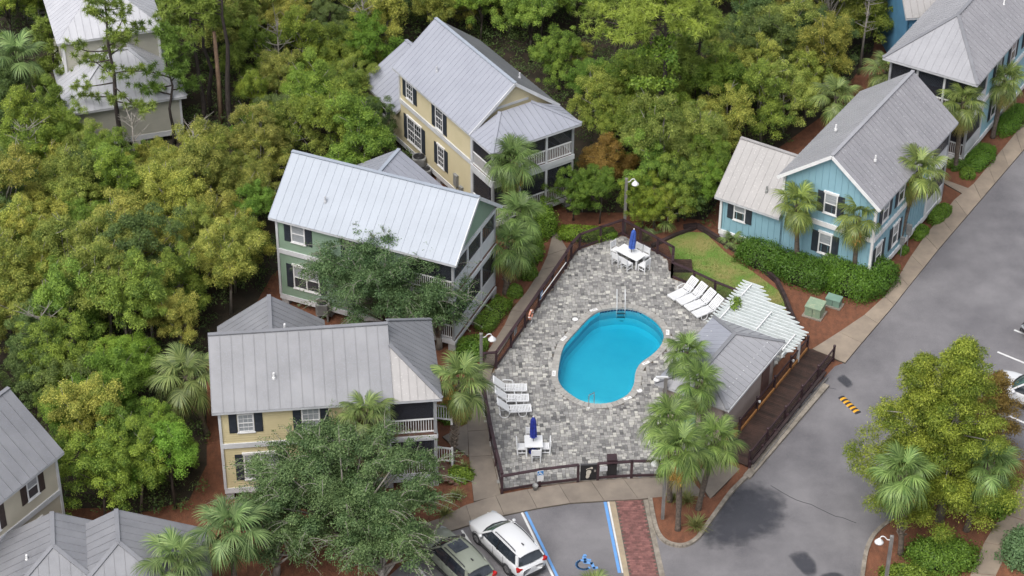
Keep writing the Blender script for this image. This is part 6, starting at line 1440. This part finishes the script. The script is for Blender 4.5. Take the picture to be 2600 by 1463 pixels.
# ------------------------------------------------------------------ palms
def frond_mesh(seed, elev, mat, pet=.92, blade=.88, nseg=34, droop=1.0):
    """one fan leaf on its stalk; it leaves the crown at the given elevation and arches down"""
    rng = np.random.default_rng(seed); V, F, T = [], [], []
    def quad(a, b, c, d, t): i = len(V); V.extend([a, b, c, d]); F.append((i, i + 1, i + 2, i + 3)); T.extend([t] * 4)
    pts = []; p = np.zeros(3); e = elev
    for k in range(7):
        pts.append(p.copy()); p = p + np.array([math.cos(e), 0, math.sin(e)]) * pet / 6; e -= droop * .09
    for a, b in zip(pts, pts[1:]): quad(a + [0, -.022, 0], a + [0, .022, 0], b + [0, .018, 0], b + [0, -.018, 0], .75)
    hub = pts[-1]; fw = np.array([math.cos(e), 0, math.sin(e)]); up = np.array([-math.sin(e), 0, math.cos(e)]); sd = np.array([0, 1., 0])
    for k in range(nseg):
        f = (k + .5) / nseg * 2 - 1; a = f * 2.25 + rng.normal() * .03; L_ = blade * (.72 + .28 * math.cos(a)) * (.92 + .16 * rng.random()); dr = fw * math.cos(a) + sd * math.sin(a); root = hub + fw * .28 * math.cos(a * .5) ** 2 * max(0, math.cos(a)); w = .023; t = float(np.clip(.42 + .26 * rng.normal(), 0, 1)); prev = None; lat = np.cross(up, dr)
        keel = .10 * (1 - abs(f))
        for j, g in enumerate((0, .35, .62, .85, 1.02)):
            c = root + dr * L_ * g + up * (-.30 * g * g * L_ + keel * g) + np.array([0, 0, -1]) * L_ * (.05 + .62 * droop) * max(0, g - .45) ** 1.5; ww = w * (1.0, 1.15, .95, .55, .06)[j] * (.55 + .45 * min(1, g * 3 + .4))
            cur = (c - lat * ww, c + lat * ww)
            if prev is not None: quad(prev[0], prev[1], cur[1], cur[0], t)
            prev = cur
    return fast_mesh('frond', np.array(V), F, T, M[mat])
FR = {}
for i, e in enumerate((80, 62, 45, 28, 12, -5, -22, -40)):
    for s in (0, 1): FR[(i, s)] = frond_mesh(40 + i * 2 + s, math.radians(e), 'frond', .92 if i > 1 else .75, .88, droop=.75 + .35 * (i > 3))
OLD = [frond_mesh(70 + s, math.radians(-38), 'frond_old', 1.0, .85, droop=1.3) for s in (0, 1)]; DEAD = [frond_mesh(80 + s, math.radians(-62), 'frond_dead', .85, .7, 18, droop=1.6) for s in (0, 1)]
def palm(label, base, crown_px, seed, s=1.0, boots=False, nf=29, dead=0, old=3, seeds=0, tint=None, r=.15, hz=None):
    """sabal palm: base on the ground, crown heart at the height that puts it at crown_px in the photo"""
    rg_ = random.Random(seed); nf += rg_.randrange(-6, 6); dead += rg_.randrange(0, 3); b = Vector(base); best = None
    if hz is None:
        for k in range(12, 110):
            z = k * .1; q = proj((b.x, b.y, z))
            if best is None or abs(q[1] - crown_px[1]) < best[0]: best = (abs(q[1] - crown_px[1]), z)
        hz = best[1]
    c = at(crown_px[0], crown_px[1], hz) - b; c = Vector((c.x, c.y * 0 + max(-.6, min(.6, c.y)), hz))
    t = thing('palm_tree', label, 'palm tree', b); m = MB(); pts = arc([(0, 0, -.05), (c.x * .3, c.y * .3, hz * .35), (c.x * .72, c.y * .72, hz * .72), (c.x, c.y, hz)], 4); m.tube(pts, [r * (1.25 if i == 0 else 1.0 + .08 * math.sin(i * 1.9)) for i in range(len(pts))], 10); m.build('trunk', M['palm_bark'], t, True)
    if boots:
        q = MB(); n = int(hz * 26)
        for i in range(n):
            f = (.25 if boots != 'top' else .55) + (.75 if boots != 'top' else .45) * i / n; k = f * (len(pts) - 1); j = min(int(k), len(pts) - 2); p = Vector(pts[j]).lerp(Vector(pts[j + 1]), k - j); a = i * 2.4; d = Vector((math.cos(a), math.sin(a), 0)); w = Vector((-d.y, d.x, 0)); e = p + d * (r + .02); sk_ = rg_.choice((-.5, .5))
            q.obox(e + d * .04 + Vector((0, 0, .05)), (d * .5 + Vector((0, 0, .9)) + w * sk_).normalized() * .13, w * .035, (d * .9 - Vector((0, 0, .5))).normalized() * .015)
        q.build('leaf_boots', M['boot'], t)
    tn = tint or (rg_.uniform(.9, 1.1), 1.0, rg_.uniform(.85, 1.1))
    for i in range(nf):
        f = (i + rg_.random()) / nf; lv = min(7, int((f ** 1.15) * 8)); o = put('frond', FR[(lv, rg_.randrange(2))], t, (c.x, c.y, hz - .12 * f), i * 2.39996 + rg_.uniform(-.25, .25)); k = .96 * s * rg_.uniform(.85, 1.1); o.scale = (k, k, k); bb = rg_.uniform(.62, 1.3); o.color = (tn[0] * bb, tn[1] * bb, tn[2] * bb, 1)
    for i in range(old): o = put('frond', OLD[i % 2], t, (c.x, c.y, hz - .15), rg_.uniform(0, 6.28)); o.scale = (s,) * 3
    for i in range(dead): o = put('dead_frond', DEAD[i % 2], t, (c.x, c.y, hz - .2), rg_.uniform(0, 6.28)); o.scale = (s,) * 3
    for i in range(seeds):
        a = rg_.uniform(3.3, 6.1); d = Vector((math.cos(a), math.sin(a), 0)); q = MB(); c0 = Vector((c.x, c.y, hz - .1)); rr_ = random.Random(seed + i)
        st_ = [c0, c0 + d * .5 + Vector((0, 0, -.1)), c0 + d * .7 + Vector((0, 0, -.6)), c0 + d * .68 + Vector((0, 0, -1.2))]; q.tube(arc(st_, 3), .02, 5)
        for k in range(110):
            z = rr_.random(); p = c0 + d * (.62 + .1 * rr_.gauss(0, 1)) + Vector((rr_.gauss(0, .10), rr_.gauss(0, .10), -.35 - z * 1.0)); q.obox(p, (.03, .01, .02), (-.01, .025, .01), (0, .01, .05))
        q.build('seed_stalk', M['seed'], t)
    return t
PL = [('tall palm at the left gable of the grey roofed yellow house', at(527, 1105), (470, 955), 1, 1.15, dict(dead=6, old=4)), ('palm with hanging brown fronds at the far left top', at(48, 330), (42, 150), 2, 1.25, dict(dead=4, old=4)), ('palm rising through the big oak against the yellow wall', at(945, 1262), (928, 1050), 3, .92, dict(old=2)),
      ('palm with rough trunk between the yellow porch and the path', at(1147, 1185), (1170, 968), 4, 1.1, dict(boots=True, seeds=2)), ('palm in front of the screened porch of the rear yellow house', at(1322, 602), (1300, 405), 5, 1.0, dict(old=5, seeds=1, tint=(.85, .95, .85))), ('palm behind its neighbour at the corner of the green house', at(1325, 690), (1318, 545), 6, .95, dict(old=1, tint=(.85, .95, .85))), ('palm with booted trunk at the corner of the green house', at(1284, 745), (1297, 622), 7, 1.0, dict(boots=True, r=.2, old=3, tint=(.85, .95, .85))),
      ('palm at the pool house, topmost of the cluster of five', at(1762, 1042), (1742, 895), 8, .86, dict(tint=(.85, .95, .75))), ('palm at the pool house, second from the top of the cluster', at(1790, 1128), (1776, 975), 9, .88, dict(tint=(.85, .95, .75), boots='top')), ('palm of the island cluster leaning over the deck', at(1700, 1275), (1702, 1068), 10, .92, dict(tint=(1, 1.08, .85), old=3)), ('palm in front of the island cluster with drooping seed stalks', at(1721, 1348), (1728, 1142), 11, 1.02, dict(tint=(1, 1.08, .85), old=4, seeds=2)), ('right hand palm of the island cluster beside the boardwalk', at(1772, 1296), (1818, 1118), 12, .92, dict(tint=(1, 1.08, .85), old=4)),
      ('palm before the left part of the blue gable wall', at(2022, 692), (2024, 518), 13, .95, dict(old=3, tint=(1.15, 1.08, .8))), ('palm before the right part of the blue gable wall', at(2166, 722), (2180, 550), 14, .95, dict(old=5, seeds=1, tint=(1.2, 1.1, .9))), ('leaning palm at the street side of the light blue house', at(2280, 636), (2332, 432), 15, 1.05, dict(old=6, seeds=1, tint=(1.15, 1.08, .85), r=.12)), ('palm between the two blue houses', at(2425, 432), (2446, 258), 16, 1.0, dict(old=5, tint=(1.15, 1.08, .9))), ('palm at the wall of the sky blue house by the pavement', at(2520, 350), (2552, 205), 17, .9, dict(old=3, tint=(1.1, 1.05, .9))), ('palm behind the roof of the light blue house', at(2115, 400), (2124, 245), 18, .95, dict(old=3)), ('palm half hidden below the hipped roof top right', at(2240, 330), (2250, 182), 19, .9, dict(old=2)),
      ('palm in front of the cypress at the road', at(2287, 1410), (2290, 1205), 20, 1.05, dict(boots=True, old=4, seeds=1, tint=(1.0, 1.1, 1.0))), ('palm with bent booted trunk right of the cypress', at(2452, 1350), (2515, 1180), 21, 1.0, dict(boots=True, old=3, r=.17, tint=(.95, 1.1, 1.0))), ('palm at the right end of the low hipped roof', at(600, 1530), (585, 1345), 22, 1.15, dict(old=4)), ('palm standing in front of the low hipped roof at the bottom', at(462, 1600), (450, 1425), 23, 1.1, dict(old=1, tint=(1.05, 1.1, 1.15))), ('palm crown tip at the bottom edge below the wheelchair symbol', at(1512, 1650), (1506, 1512), 24, .8, dict(old=0))]
for lab, b, cp, sd, s, kw in PL: palm(lab, b, cp, sd, s, **kw)
for (lab, b, sd, s, hz) in (('low palmetto with bluish fans left of the pale house', at(150, 315), 51, .8, .5), ('low palmetto with bluish fans below the pale house corner', at(205, 335), 52, .8, .6), ('small young palm at the corner pier of the light blue house', at(1858, 625), 53, .6, .3), ('low palmetto shrub behind the lamp post at the fence corner', at(1660, 580), 54, .8, .6)): palm(lab, b, proj((b.x, b.y, hz)), sd, s, nf=16, old=0, r=.08, hz=hz)

# ------------------------------------------------------------------ large trees
def big_tree(name, label, base, c, R, nl, per, leaf, mat, seed, bark='pale_bark', lobe=(.6, 1.1), spray=40, tint=(1, 1, 1), r0=.22):
    rng = np.random.default_rng(seed); t = thing(name, label, 'tree', base); lb = []
    for i in range(nl):
        d = rng.normal(size=3); d /= np.linalg.norm(d); d[2] = abs(d[2]) if rng.random() < .7 else -abs(d[2]) * .7; f = rng.uniform(.6, 1.0) if i > nl * .25 else rng.uniform(.1, .6); r = rng.uniform(*lobe) * (1.2 - .4 * f); lb.append(((c[0] + d[0] * f * R[0], c[1] + d[1] * f * R[1], c[2] + d[2] * f * R[2]), (r, r, r * .62), (r / .8) ** 2))
    V, F, T = lobe_crown(rng, lb, per, leaf, .5, .5, .6, shell=.35, lt=.35); q = MB(); limbs(q, rng, (0, 0, -.1), c[2] * .55, r0, [l[0] for l in lb[::3]]); q.build('trunk', M[bark], t, True); sp = MB(); Pl, Nl, Al = [], [], []
    for i in range(spray):                                           # arching leafy twigs that break the outline
        l = lb[int(rng.integers(nl))][0]; o_ = np.array(l) - np.array(c); o_ = o_ / (np.linalg.norm(o_) + 1e-6); a = np.array(l) + o_ * .35; d = o_ + np.array([rng.normal() * .5, rng.normal() * .5, .65]); d /= np.linalg.norm(d); L_ = rng.uniform(.7, 1.6); pts = [a + d * L_ * k / 5 + np.array([o_[0], o_[1], 0]) * .12 * k * k / 10 - np.array([0, 0, .03 * k * k]) for k in range(6)]; sp.tube([tuple(p) for p in pts], list(np.linspace(.02, .006, 6)), 4)
        for p, p2 in zip(pts, pts[1:]):
            for k in range(9): Pl.append(p + (p2 - p) * rng.random() + rng.normal(size=3) * .07); Nl.append(rng.normal(size=3) + np.array([0, 0, .6])); Al.append(d)
    sp.build('twigs', M[bark], t, kind='stuff'); V2, F2, T2 = leaves(np.array(Pl), np.array(Nl), leaf * (.6 + .5 * rng.random(len(Pl))), np.clip(.5 + .2 * rng.normal(size=len(Pl)), 0, 1), rng, .5, np.array(Al))
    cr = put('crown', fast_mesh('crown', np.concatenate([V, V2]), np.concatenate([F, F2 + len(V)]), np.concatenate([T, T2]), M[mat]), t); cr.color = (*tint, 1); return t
big_tree('oak_tree', 'big dark green oak in front of the grey roofed yellow house', at(872, 1402), (0, 0, 4.0), (5.4, 4.3, 3.0), 215, 1000, .11, 'leaf_oak', 61, spray=260, lobe=(.4, .85))
big_tree('oak_tree', 'dark green oak limb spreading over the sage green car', at(975, 1500), (0, 0, 3.2), (2.5, 2.3, 1.7), 50, 760, .11, 'leaf_oak', 62, spray=60, lobe=(.4, .8))
big_tree('oak_tree', 'dark oak beside the palm at the bottom left of the big oak', at(700, 1460), (0, 0, 3.0), (2.6, 2.6, 2.0), 52, 760, .11, 'leaf_oak', 63, spray=60, lobe=(.4, .8))
big_tree('elm_tree', 'loose dark green tree with arching twigs before the green house', at(978, 858), (0, 0, 4.0), (4.6, 3.6, 2.9), 235, 700, .105, 'leaf_oak', 64, spray=260, lobe=(.4, .8), tint=(.84, .90, .92))
big_tree('elm_tree', 'lower dark tree at the porch corner of the green house', at(1115, 885), (0, 0, 2.6), (2.0, 1.9, 1.9), 46, 600, .105, 'leaf_oak', 65, spray=50, lobe=(.4, .75), tint=(.9, .95, .95))
def cypress(label, base, H, R, seed, tint, nl=120, rust=False, name='cypress_tree'):
    rng = np.random.default_rng(seed); t = thing(name, label, 'tree', base); lb = []; ends = []
    for i in range(nl):
        f = (i + rng.random()) / nl; a0_ = 1.7 * math.sin(i * 2.4 * 2 + seed); z = H * (.10 + .88 * f); rad = R * (1 - f) ** .7 * (.62 + .38 * math.sin(f * 19 + a0_ * 1.0 + seed)) + .15; a = i * 2.4 + rng.normal() * .3; g = rng.uniform(.45, 1.05); p = (math.cos(a) * rad * g, math.sin(a) * rad * g, z + .12 * rad * g); r = rng.uniform(.46, .82) * (1.05 - .4 * f); lb.append((p, (r, r, r * .6), (r / .65) ** 2)); ends.append(p)
    V, F, T = lobe_crown(rng, lb, 560, .12, .4, .32, .7, hang=.25, lt=.5, shell=.3); q = MB(); q.tube([(0, 0, -.1), (.05, 0, H * .5), (0, 0, H * .97)], [.26, .17, .03], 9)
    for p in ends[::3]: q.tube([(0, 0, p[2] * .93), (p[0] * .5, p[1] * .5, p[2] * .97), p], [.05, .035, .01], 5)
    q.build('trunk', M['pale_bark'], t, True); c = put('crown', fast_mesh('crown', V, F, T, M['leaf_rust' if rust else 'leaf_cypress']), t); c.color = (*tint, 1)
b_ = at(2385, 1325); cypress('big feathery yellow green cypress beside the road, right hand peak', b_, hgt(b_, 866), 4.2, 3, (.92, 1, .95), 300)
b_ = at(2290, 1312); cypress('feathery cypress beside the road, lower left hand peak', b_, hgt(b_, 905), 3.8, 4, (.92, .97, .92), 210)
b_ = at(2500, 1180); cypress('orange brown turning cypress in front of the white car', b_, hgt(b_, 950), 2.4, 5, (.95, .95, .9), 90, True)

# ------------------------------------------------------------------ hedges, shrubs, tufts
def bush(name, label, p, r, az=0.0, mat='leaf_hedge', leaf=.09, dens=520, boxy=.0, seed=0, tint=(1, 1, 1), cat='shrub', loose=.06, group=None):
    rng = np.random.default_rng(seed + 100); t = thing(name, label, cat, p, az, group); rx, ry, rz = r; n = int(dens * (2 * rx * 2 * ry + 2.2 * rz * (rx + ry)) * 1.0 * (.09 / leaf) ** 1.4); d = nrm(rng.normal(size=(n, 3))); d[:, 2] = np.abs(d[:, 2])
    e = 1.0 - boxy; sp = np.sign(d) * np.abs(d) ** max(e, .25); sp = sp / np.maximum(np.abs(sp).max(1, keepdims=True) ** boxy * (np.linalg.norm(sp, axis=1, keepdims=True) ** (1 - boxy)), 1e-6)
    lump = 1 + loose * np.sin(d[:, 0] * 7 + seed) * np.cos(d[:, 1] * 6 + seed * 2) + loose * .7 * np.sin(d[:, 2] * 9 + d[:, 0] * 5) + loose * .8 * rng.normal(size=n)
    n2 = n // 2; tp_ = rng.uniform(-1, 1, size=(n2, 2)); rr2 = np.maximum(np.abs(tp_).max(1), 1e-6) * boxy + np.hypot(tp_[:, 0], tp_[:, 1]) * (1 - boxy); okk = rr2 < 1; tp_ = tp_[okk]; rr2 = rr2[okk]; zt_ = np.sqrt(1 - np.minimum(rr2, 1) ** (2 + 6 * boxy)); n2 = len(tp_)
    P = sp * lump[:, None]; P = np.concatenate([P, np.column_stack([tp_, zt_ * (1 + loose * .8 * rng.normal(size=n2))])]) * np.array([rx, ry, rz]); d = np.concatenate([d, np.column_stack([tp_ * .4, np.ones(n2)])]); n = len(P); V, F, T = leaves(P, d + rng.normal(size=(n, 3)) * .5, leaf * (.7 + .6 * rng.random(n)), np.clip(.4 + .22 * rng.normal(size=n) + .15 * d[:, 2], 0, 1), rng, .55)
    c = put('foliage', fast_mesh('foliage', V, F, T, M[mat]), t); c.color = (*tint, 1); q = MB(); nn = 10; prof = [(.66, 0), (.74, .35), (.62, .62), (.3, .74)]
    q.lathe(prof, (0, 0, 0), nn); me = q.mesh('branches', M['bush_core'], True); o = put('branches', me, t); o.scale = (rx * (1 + .15 * boxy), ry * (1 + .15 * boxy), rz); return t  # solid dark core in place of branches, closing the gaps between leaves
bush('clipped_bush', 'larger round clipped bush beside the garden path', cT(607, 455), (.62, .62, .75), seed=1); bush('clipped_bush', 'smaller round clipped bush beside the booted palm', cT(483, 640), (.50, .50, .68), seed=2)
a, b = cT(400, 730), cT(150, 1030); v = b - a; bush('hedge', 'long clipped hedge along the green house porch', (a + b) / 2, (v.length / 2, .62, .75), math.atan2(v.y, v.x), boxy=.55, seed=3, cat='hedge', tint=(.95, .95, .9))
bush('hedge', 'short dark hedge beside the lamp post left of the pool', cT(75, 1160), (.95, .6, .7), .3, boxy=.4, seed=4, cat='hedge', tint=(1.0, 1.0, .95))
bush('hedge', 'yellow green low hedge behind the fence corner', at(1475, 605), (1.45, .65, .7), -.1, boxy=.5, seed=5, cat='hedge', tint=(1.3, 1.2, .9)); bush('hedge', 'low hedge seen through the fence at the corner', at(1530, 606), (.9, .5, .6), .3, boxy=.4, seed=6, cat='hedge', tint=(1.1, 1.1, .9))
HB = [('dark glossy hedge before the low wing of the blue house', at(1935, 672), (1.7, .9, 1.45), -.55, (.62, .74, .70)), ('dark glossy hedge between the two palms at the blue gable', at(2040, 712), (1.8, 1.1, 1.5), -.55, (.58, .70, .68)), ('bluish loose shrub below the right palm at the blue gable', at(2115, 708), (1.0, .9, 1.6), -.5, (.85, .95, 1.1)), ('big clipped hedge behind the utility boxes', at(2160, 738), (1.6, 1.2, 1.6), -.5, (.78, .90, .75)), ('clipped hedge block at the street corner of the blue house', at(2220, 725), (1.4, 1.15, 1.6), .9, (.66, .80, .70))]
for i, (lab, p, r, az_, tn) in enumerate(HB): bush('hedge', lab, p, r, az_, boxy=.35, seed=10 + i, leaf=.11, cat='hedge', tint=tn, loose=.09)
for i, (lab, p, r, az_, tn) in enumerate([('small hedge at the street wall of the light blue house, upper one', at(2385, 552), (1.1, .5, .7), .92, (1, 1.05, .9)), ('small hedge at the street wall of the light blue house, lower one', at(2335, 598), (.7, .45, .6), .92, (1.05, 1.1, .9)), ('tiny shrub at the foot of the leaning palm', at(2292, 640), (.4, .35, .4), .9, (.9, 1, .9)), ('dense hedge before the porch of the sky blue house', at(2488, 412), (1.4, .75, 1.0), .92, (.85, 1.0, .8)), ('long hedge along the sky blue house at the right edge', at(2570, 316), (1.9, .75, 1.0), .92, (.85, 1.0, .8)), ('round clipped ball bush at the side path', at(2456, 448), (.5, .5, .55), 0, (1.05, 1.05, .9)), ('low dark shrub beside the ball bush', at(2470, 428), (.6, .5, .5), .5, (.7, .8, .75)), ('low dark shrub behind the palm between the blue houses', at(2432, 424), (.7, .5, .6), .5, (.7, .8, .8))]): bush('hedge' if 'hedge' in lab else 'shrub', lab, p, r, az_, boxy=.3, seed=20 + i, cat='hedge' if 'hedge' in lab else 'shrub', tint=tn)
for i, (lab, p, r, tn, mt) in enumerate([('dense green shrub under the palms at the bottom right', at(2390, 1425), (1.8, 1.3, 1.1), (.55, .70, .60), 'leaf_green'), ('yellow green shrub at the foot of the bottom right lamp post', at(2300, 1478), (1.4, .9, .8), (.75, .78, .7), 'leaf_green'), ('dark shrub under the bent palm at the right', at(2520, 1290), (1.1, 1.0, 1.1), (.8, .95, .8), 'leaf_green'), ('feathery bluish bush at the bottom right edge', at(2605, 1415), (1.3, 1.3, 1.5), (.9, 1.0, 1.15), 'leaf_oak'), ('low green plants along the path by the yellow porch', at(1165, 1212), (.8, .55, .5), (.7, .78, .65), 'leaf_green'), ('green shrubs behind the stair of the yellow porch', at(1150, 1060), (.9, .7, .9), (.85, 1, .85), 'leaf_green'), ('dark green shrub at the foot of the green house porch', at(1195, 905), (.8, .8, .8), (.8, .9, .85), 'leaf_hedge'), ('dark shrub beside the garden path under the twin palms', at(1345, 655), (.8, .8, 1.6), (.7, .85, .75), 'leaf_green'), ('leafy shrub at the foot of the palms behind the garden path', at(1375, 590), (.9, .9, 1.8), (.8, .95, .8), 'leaf_green'), ('green bush hiding the corner of the rear yellow porch', at(1350, 575), (.9, .8, 1.5), (.75, .9, .8), 'leaf_green')]): bush('shrub', lab, p, r, 0, mat=mt, leaf=.14, dens=560, seed=40 + i, tint=tn, loose=.13)
for key, p, s_, tn, lab in (('green3', at(1455, 560), .62, (.72, .82, .75), 'broad green shrub behind the low hedge left of the lamp post'), ('green1', at(1522, 568), .60, (.75, .85, .78), 'green shrub close to the left of the fence corner lamp post'), ('green3', at(1632, 582), .64, (1.15, 1.05, .8), 'yellow green shrub right of the fence corner lamp post'), ('olive3', at(1692, 582), .58, (.95, 1.0, .8), 'yellowish feathery shrub above the lawn corner'), ('dark1', at(1738, 560), .66, (1.0, 1.1, .9), 'dark green shrub behind the top of the lawn'), ('bright', at(1776, 552), .74, (1.0, 1.0, .9), 'fresh green shrub beside the corner of the blue wing'), ('green1', at(1800, 520), .75, (.9, .95, .85), 'green shrub behind the corner of the blue wing')): tree(key, p, s_, p.x, tn, lab, name='shrub', cat='shrub')
# climbing leaves on the pergola
rng = np.random.default_rng(9); c0 = cP(1300, 640, 2.62); c1 = cP(1245, 760, 2.62); lb = [(tuple(c0.lerp(c1, k / 5) + Vector((rng.normal() * .12, 0, .05))), (.24, .2, .12), 1) for k in range(7)]
V, F, T = lobe_crown(rng, lb, 60, .12); o = put('climbing_vine', fast_mesh('climbing_vine', V, F, T, M['leaf_green'])); tag(o, 'small patch of green vine lying on the pergola boards', 'vine'); o.color = (1.1, 1.15, 1, 1)
def tuft_mesh(seed, n, L_, mat, spread=.9):
    rng = np.random.default_rng(seed); V, F, T = [], [], []
    for i in range(n):
        a = rng.uniform(0, 6.28); e = rng.uniform(.35, 1.45); d = np.array([math.cos(a) * math.cos(e), math.sin(a) * math.cos(e), math.sin(e)]); w = np.array([-math.sin(a), math.cos(a), 0]) * .014; l = L_ * rng.uniform(.6, 1.1); t = np.clip(.4 + .25 * rng.normal(), 0, 1); p = np.array([rng.normal() * .05, rng.normal() * .05, 0]); k = len(V); m1 = p + d * l * .55; m2 = p + d * l * .95 + np.array([math.cos(a), math.sin(a), 0]) * l * .12 * spread - np.array([0, 0, l * .22 * spread]); V += [p - w, p + w, m1 + w, m1 - w, m2 + w * .2, m2 - w * .2]; F += [(k, k + 1, k + 2, k + 3), (k + 3, k + 2, k + 4, k + 5)]; T += [t] * 6
    return fast_mesh('blades', np.array(V), F, T, M[mat])
TU = [tuft_mesh(s, 130, .75, 'tuft') for s in (1, 2)]
for i, (lab, p, s) in enumerate([('grassy tuft in the mulch island below the palms', cL(1822, 1085), 1.35), ('grassy tuft at the lamp post in the mulch island', cL(1650, 880), .9), ('grassy tuft behind the front palm of the island', cL(1760, 900), 1.2), ('grassy tuft in front of the clipped hedge and utility boxes', at(2070, 745), .8), ('pale grassy clump where the porch bed meets the front pavement', cK(1500, 860), 1.0), ('pale grassy clump at the front pavement corner under the oak', cK(1420, 990), 1.0), ('yellowish grassy clump beside the porch path', cK(1490, 690), .9), ('yellowish grassy clump at the foot of the rough palm trunk', cK(1560, 640), .8), ('grassy clump in the bed at the bottom right', at(2345, 1455), .9), ('pale grassy tuft in the garden bed by the walk', at(2520, 1345), .7), ('grassy tuft behind the fence corner near the umbrella', at(1640, 610), .9), ('brown grassy tuft in the bed left of the long fence', at(1185, 1010), .8)]):
    t = thing('grass_tuft', lab, 'grass', p, i * 1.3); o = put('blades', TU[i % 2], t); o.scale = (s, s, s); o.color = (1, 1, 1, 1)
# short blades on the lawn
rng = np.random.default_rng(17); lx0, lx1 = min(p[0] for p in lawn), max(p[0] for p in lawn); ly0, ly1 = min(p[1] for p in lawn), max(p[1] for p in lawn); V, F, T = [], [], []
while len(F) < 9000:
    p = (rng.uniform(lx0, lx1), rng.uniform(ly0, ly1))
    if not inside(p, lawn): continue
    a = rng.uniform(0, 6.28); k = len(V); l = rng.uniform(.04, .09); w = np.array([math.cos(a), math.sin(a), 0]) * .012; b = np.array([*p, .03]); V += [b - w, b + w, b + np.array([rng.normal() * .03, rng.normal() * .03, l])]; F.append((k, k + 1, k + 2)); T += [np.clip(.3 + .3 * math.sin(p[0] * 1.3) * math.cos(p[1] * 1.1) + .2 * rng.normal(), 0, 1)] * 3
o = put('lawn_grass', fast_mesh('lawn_grass', np.array(V), F, T, M['tuft']), lawn_o, kind='stuff'); o.color = (.9, 1.05, .8, 1)
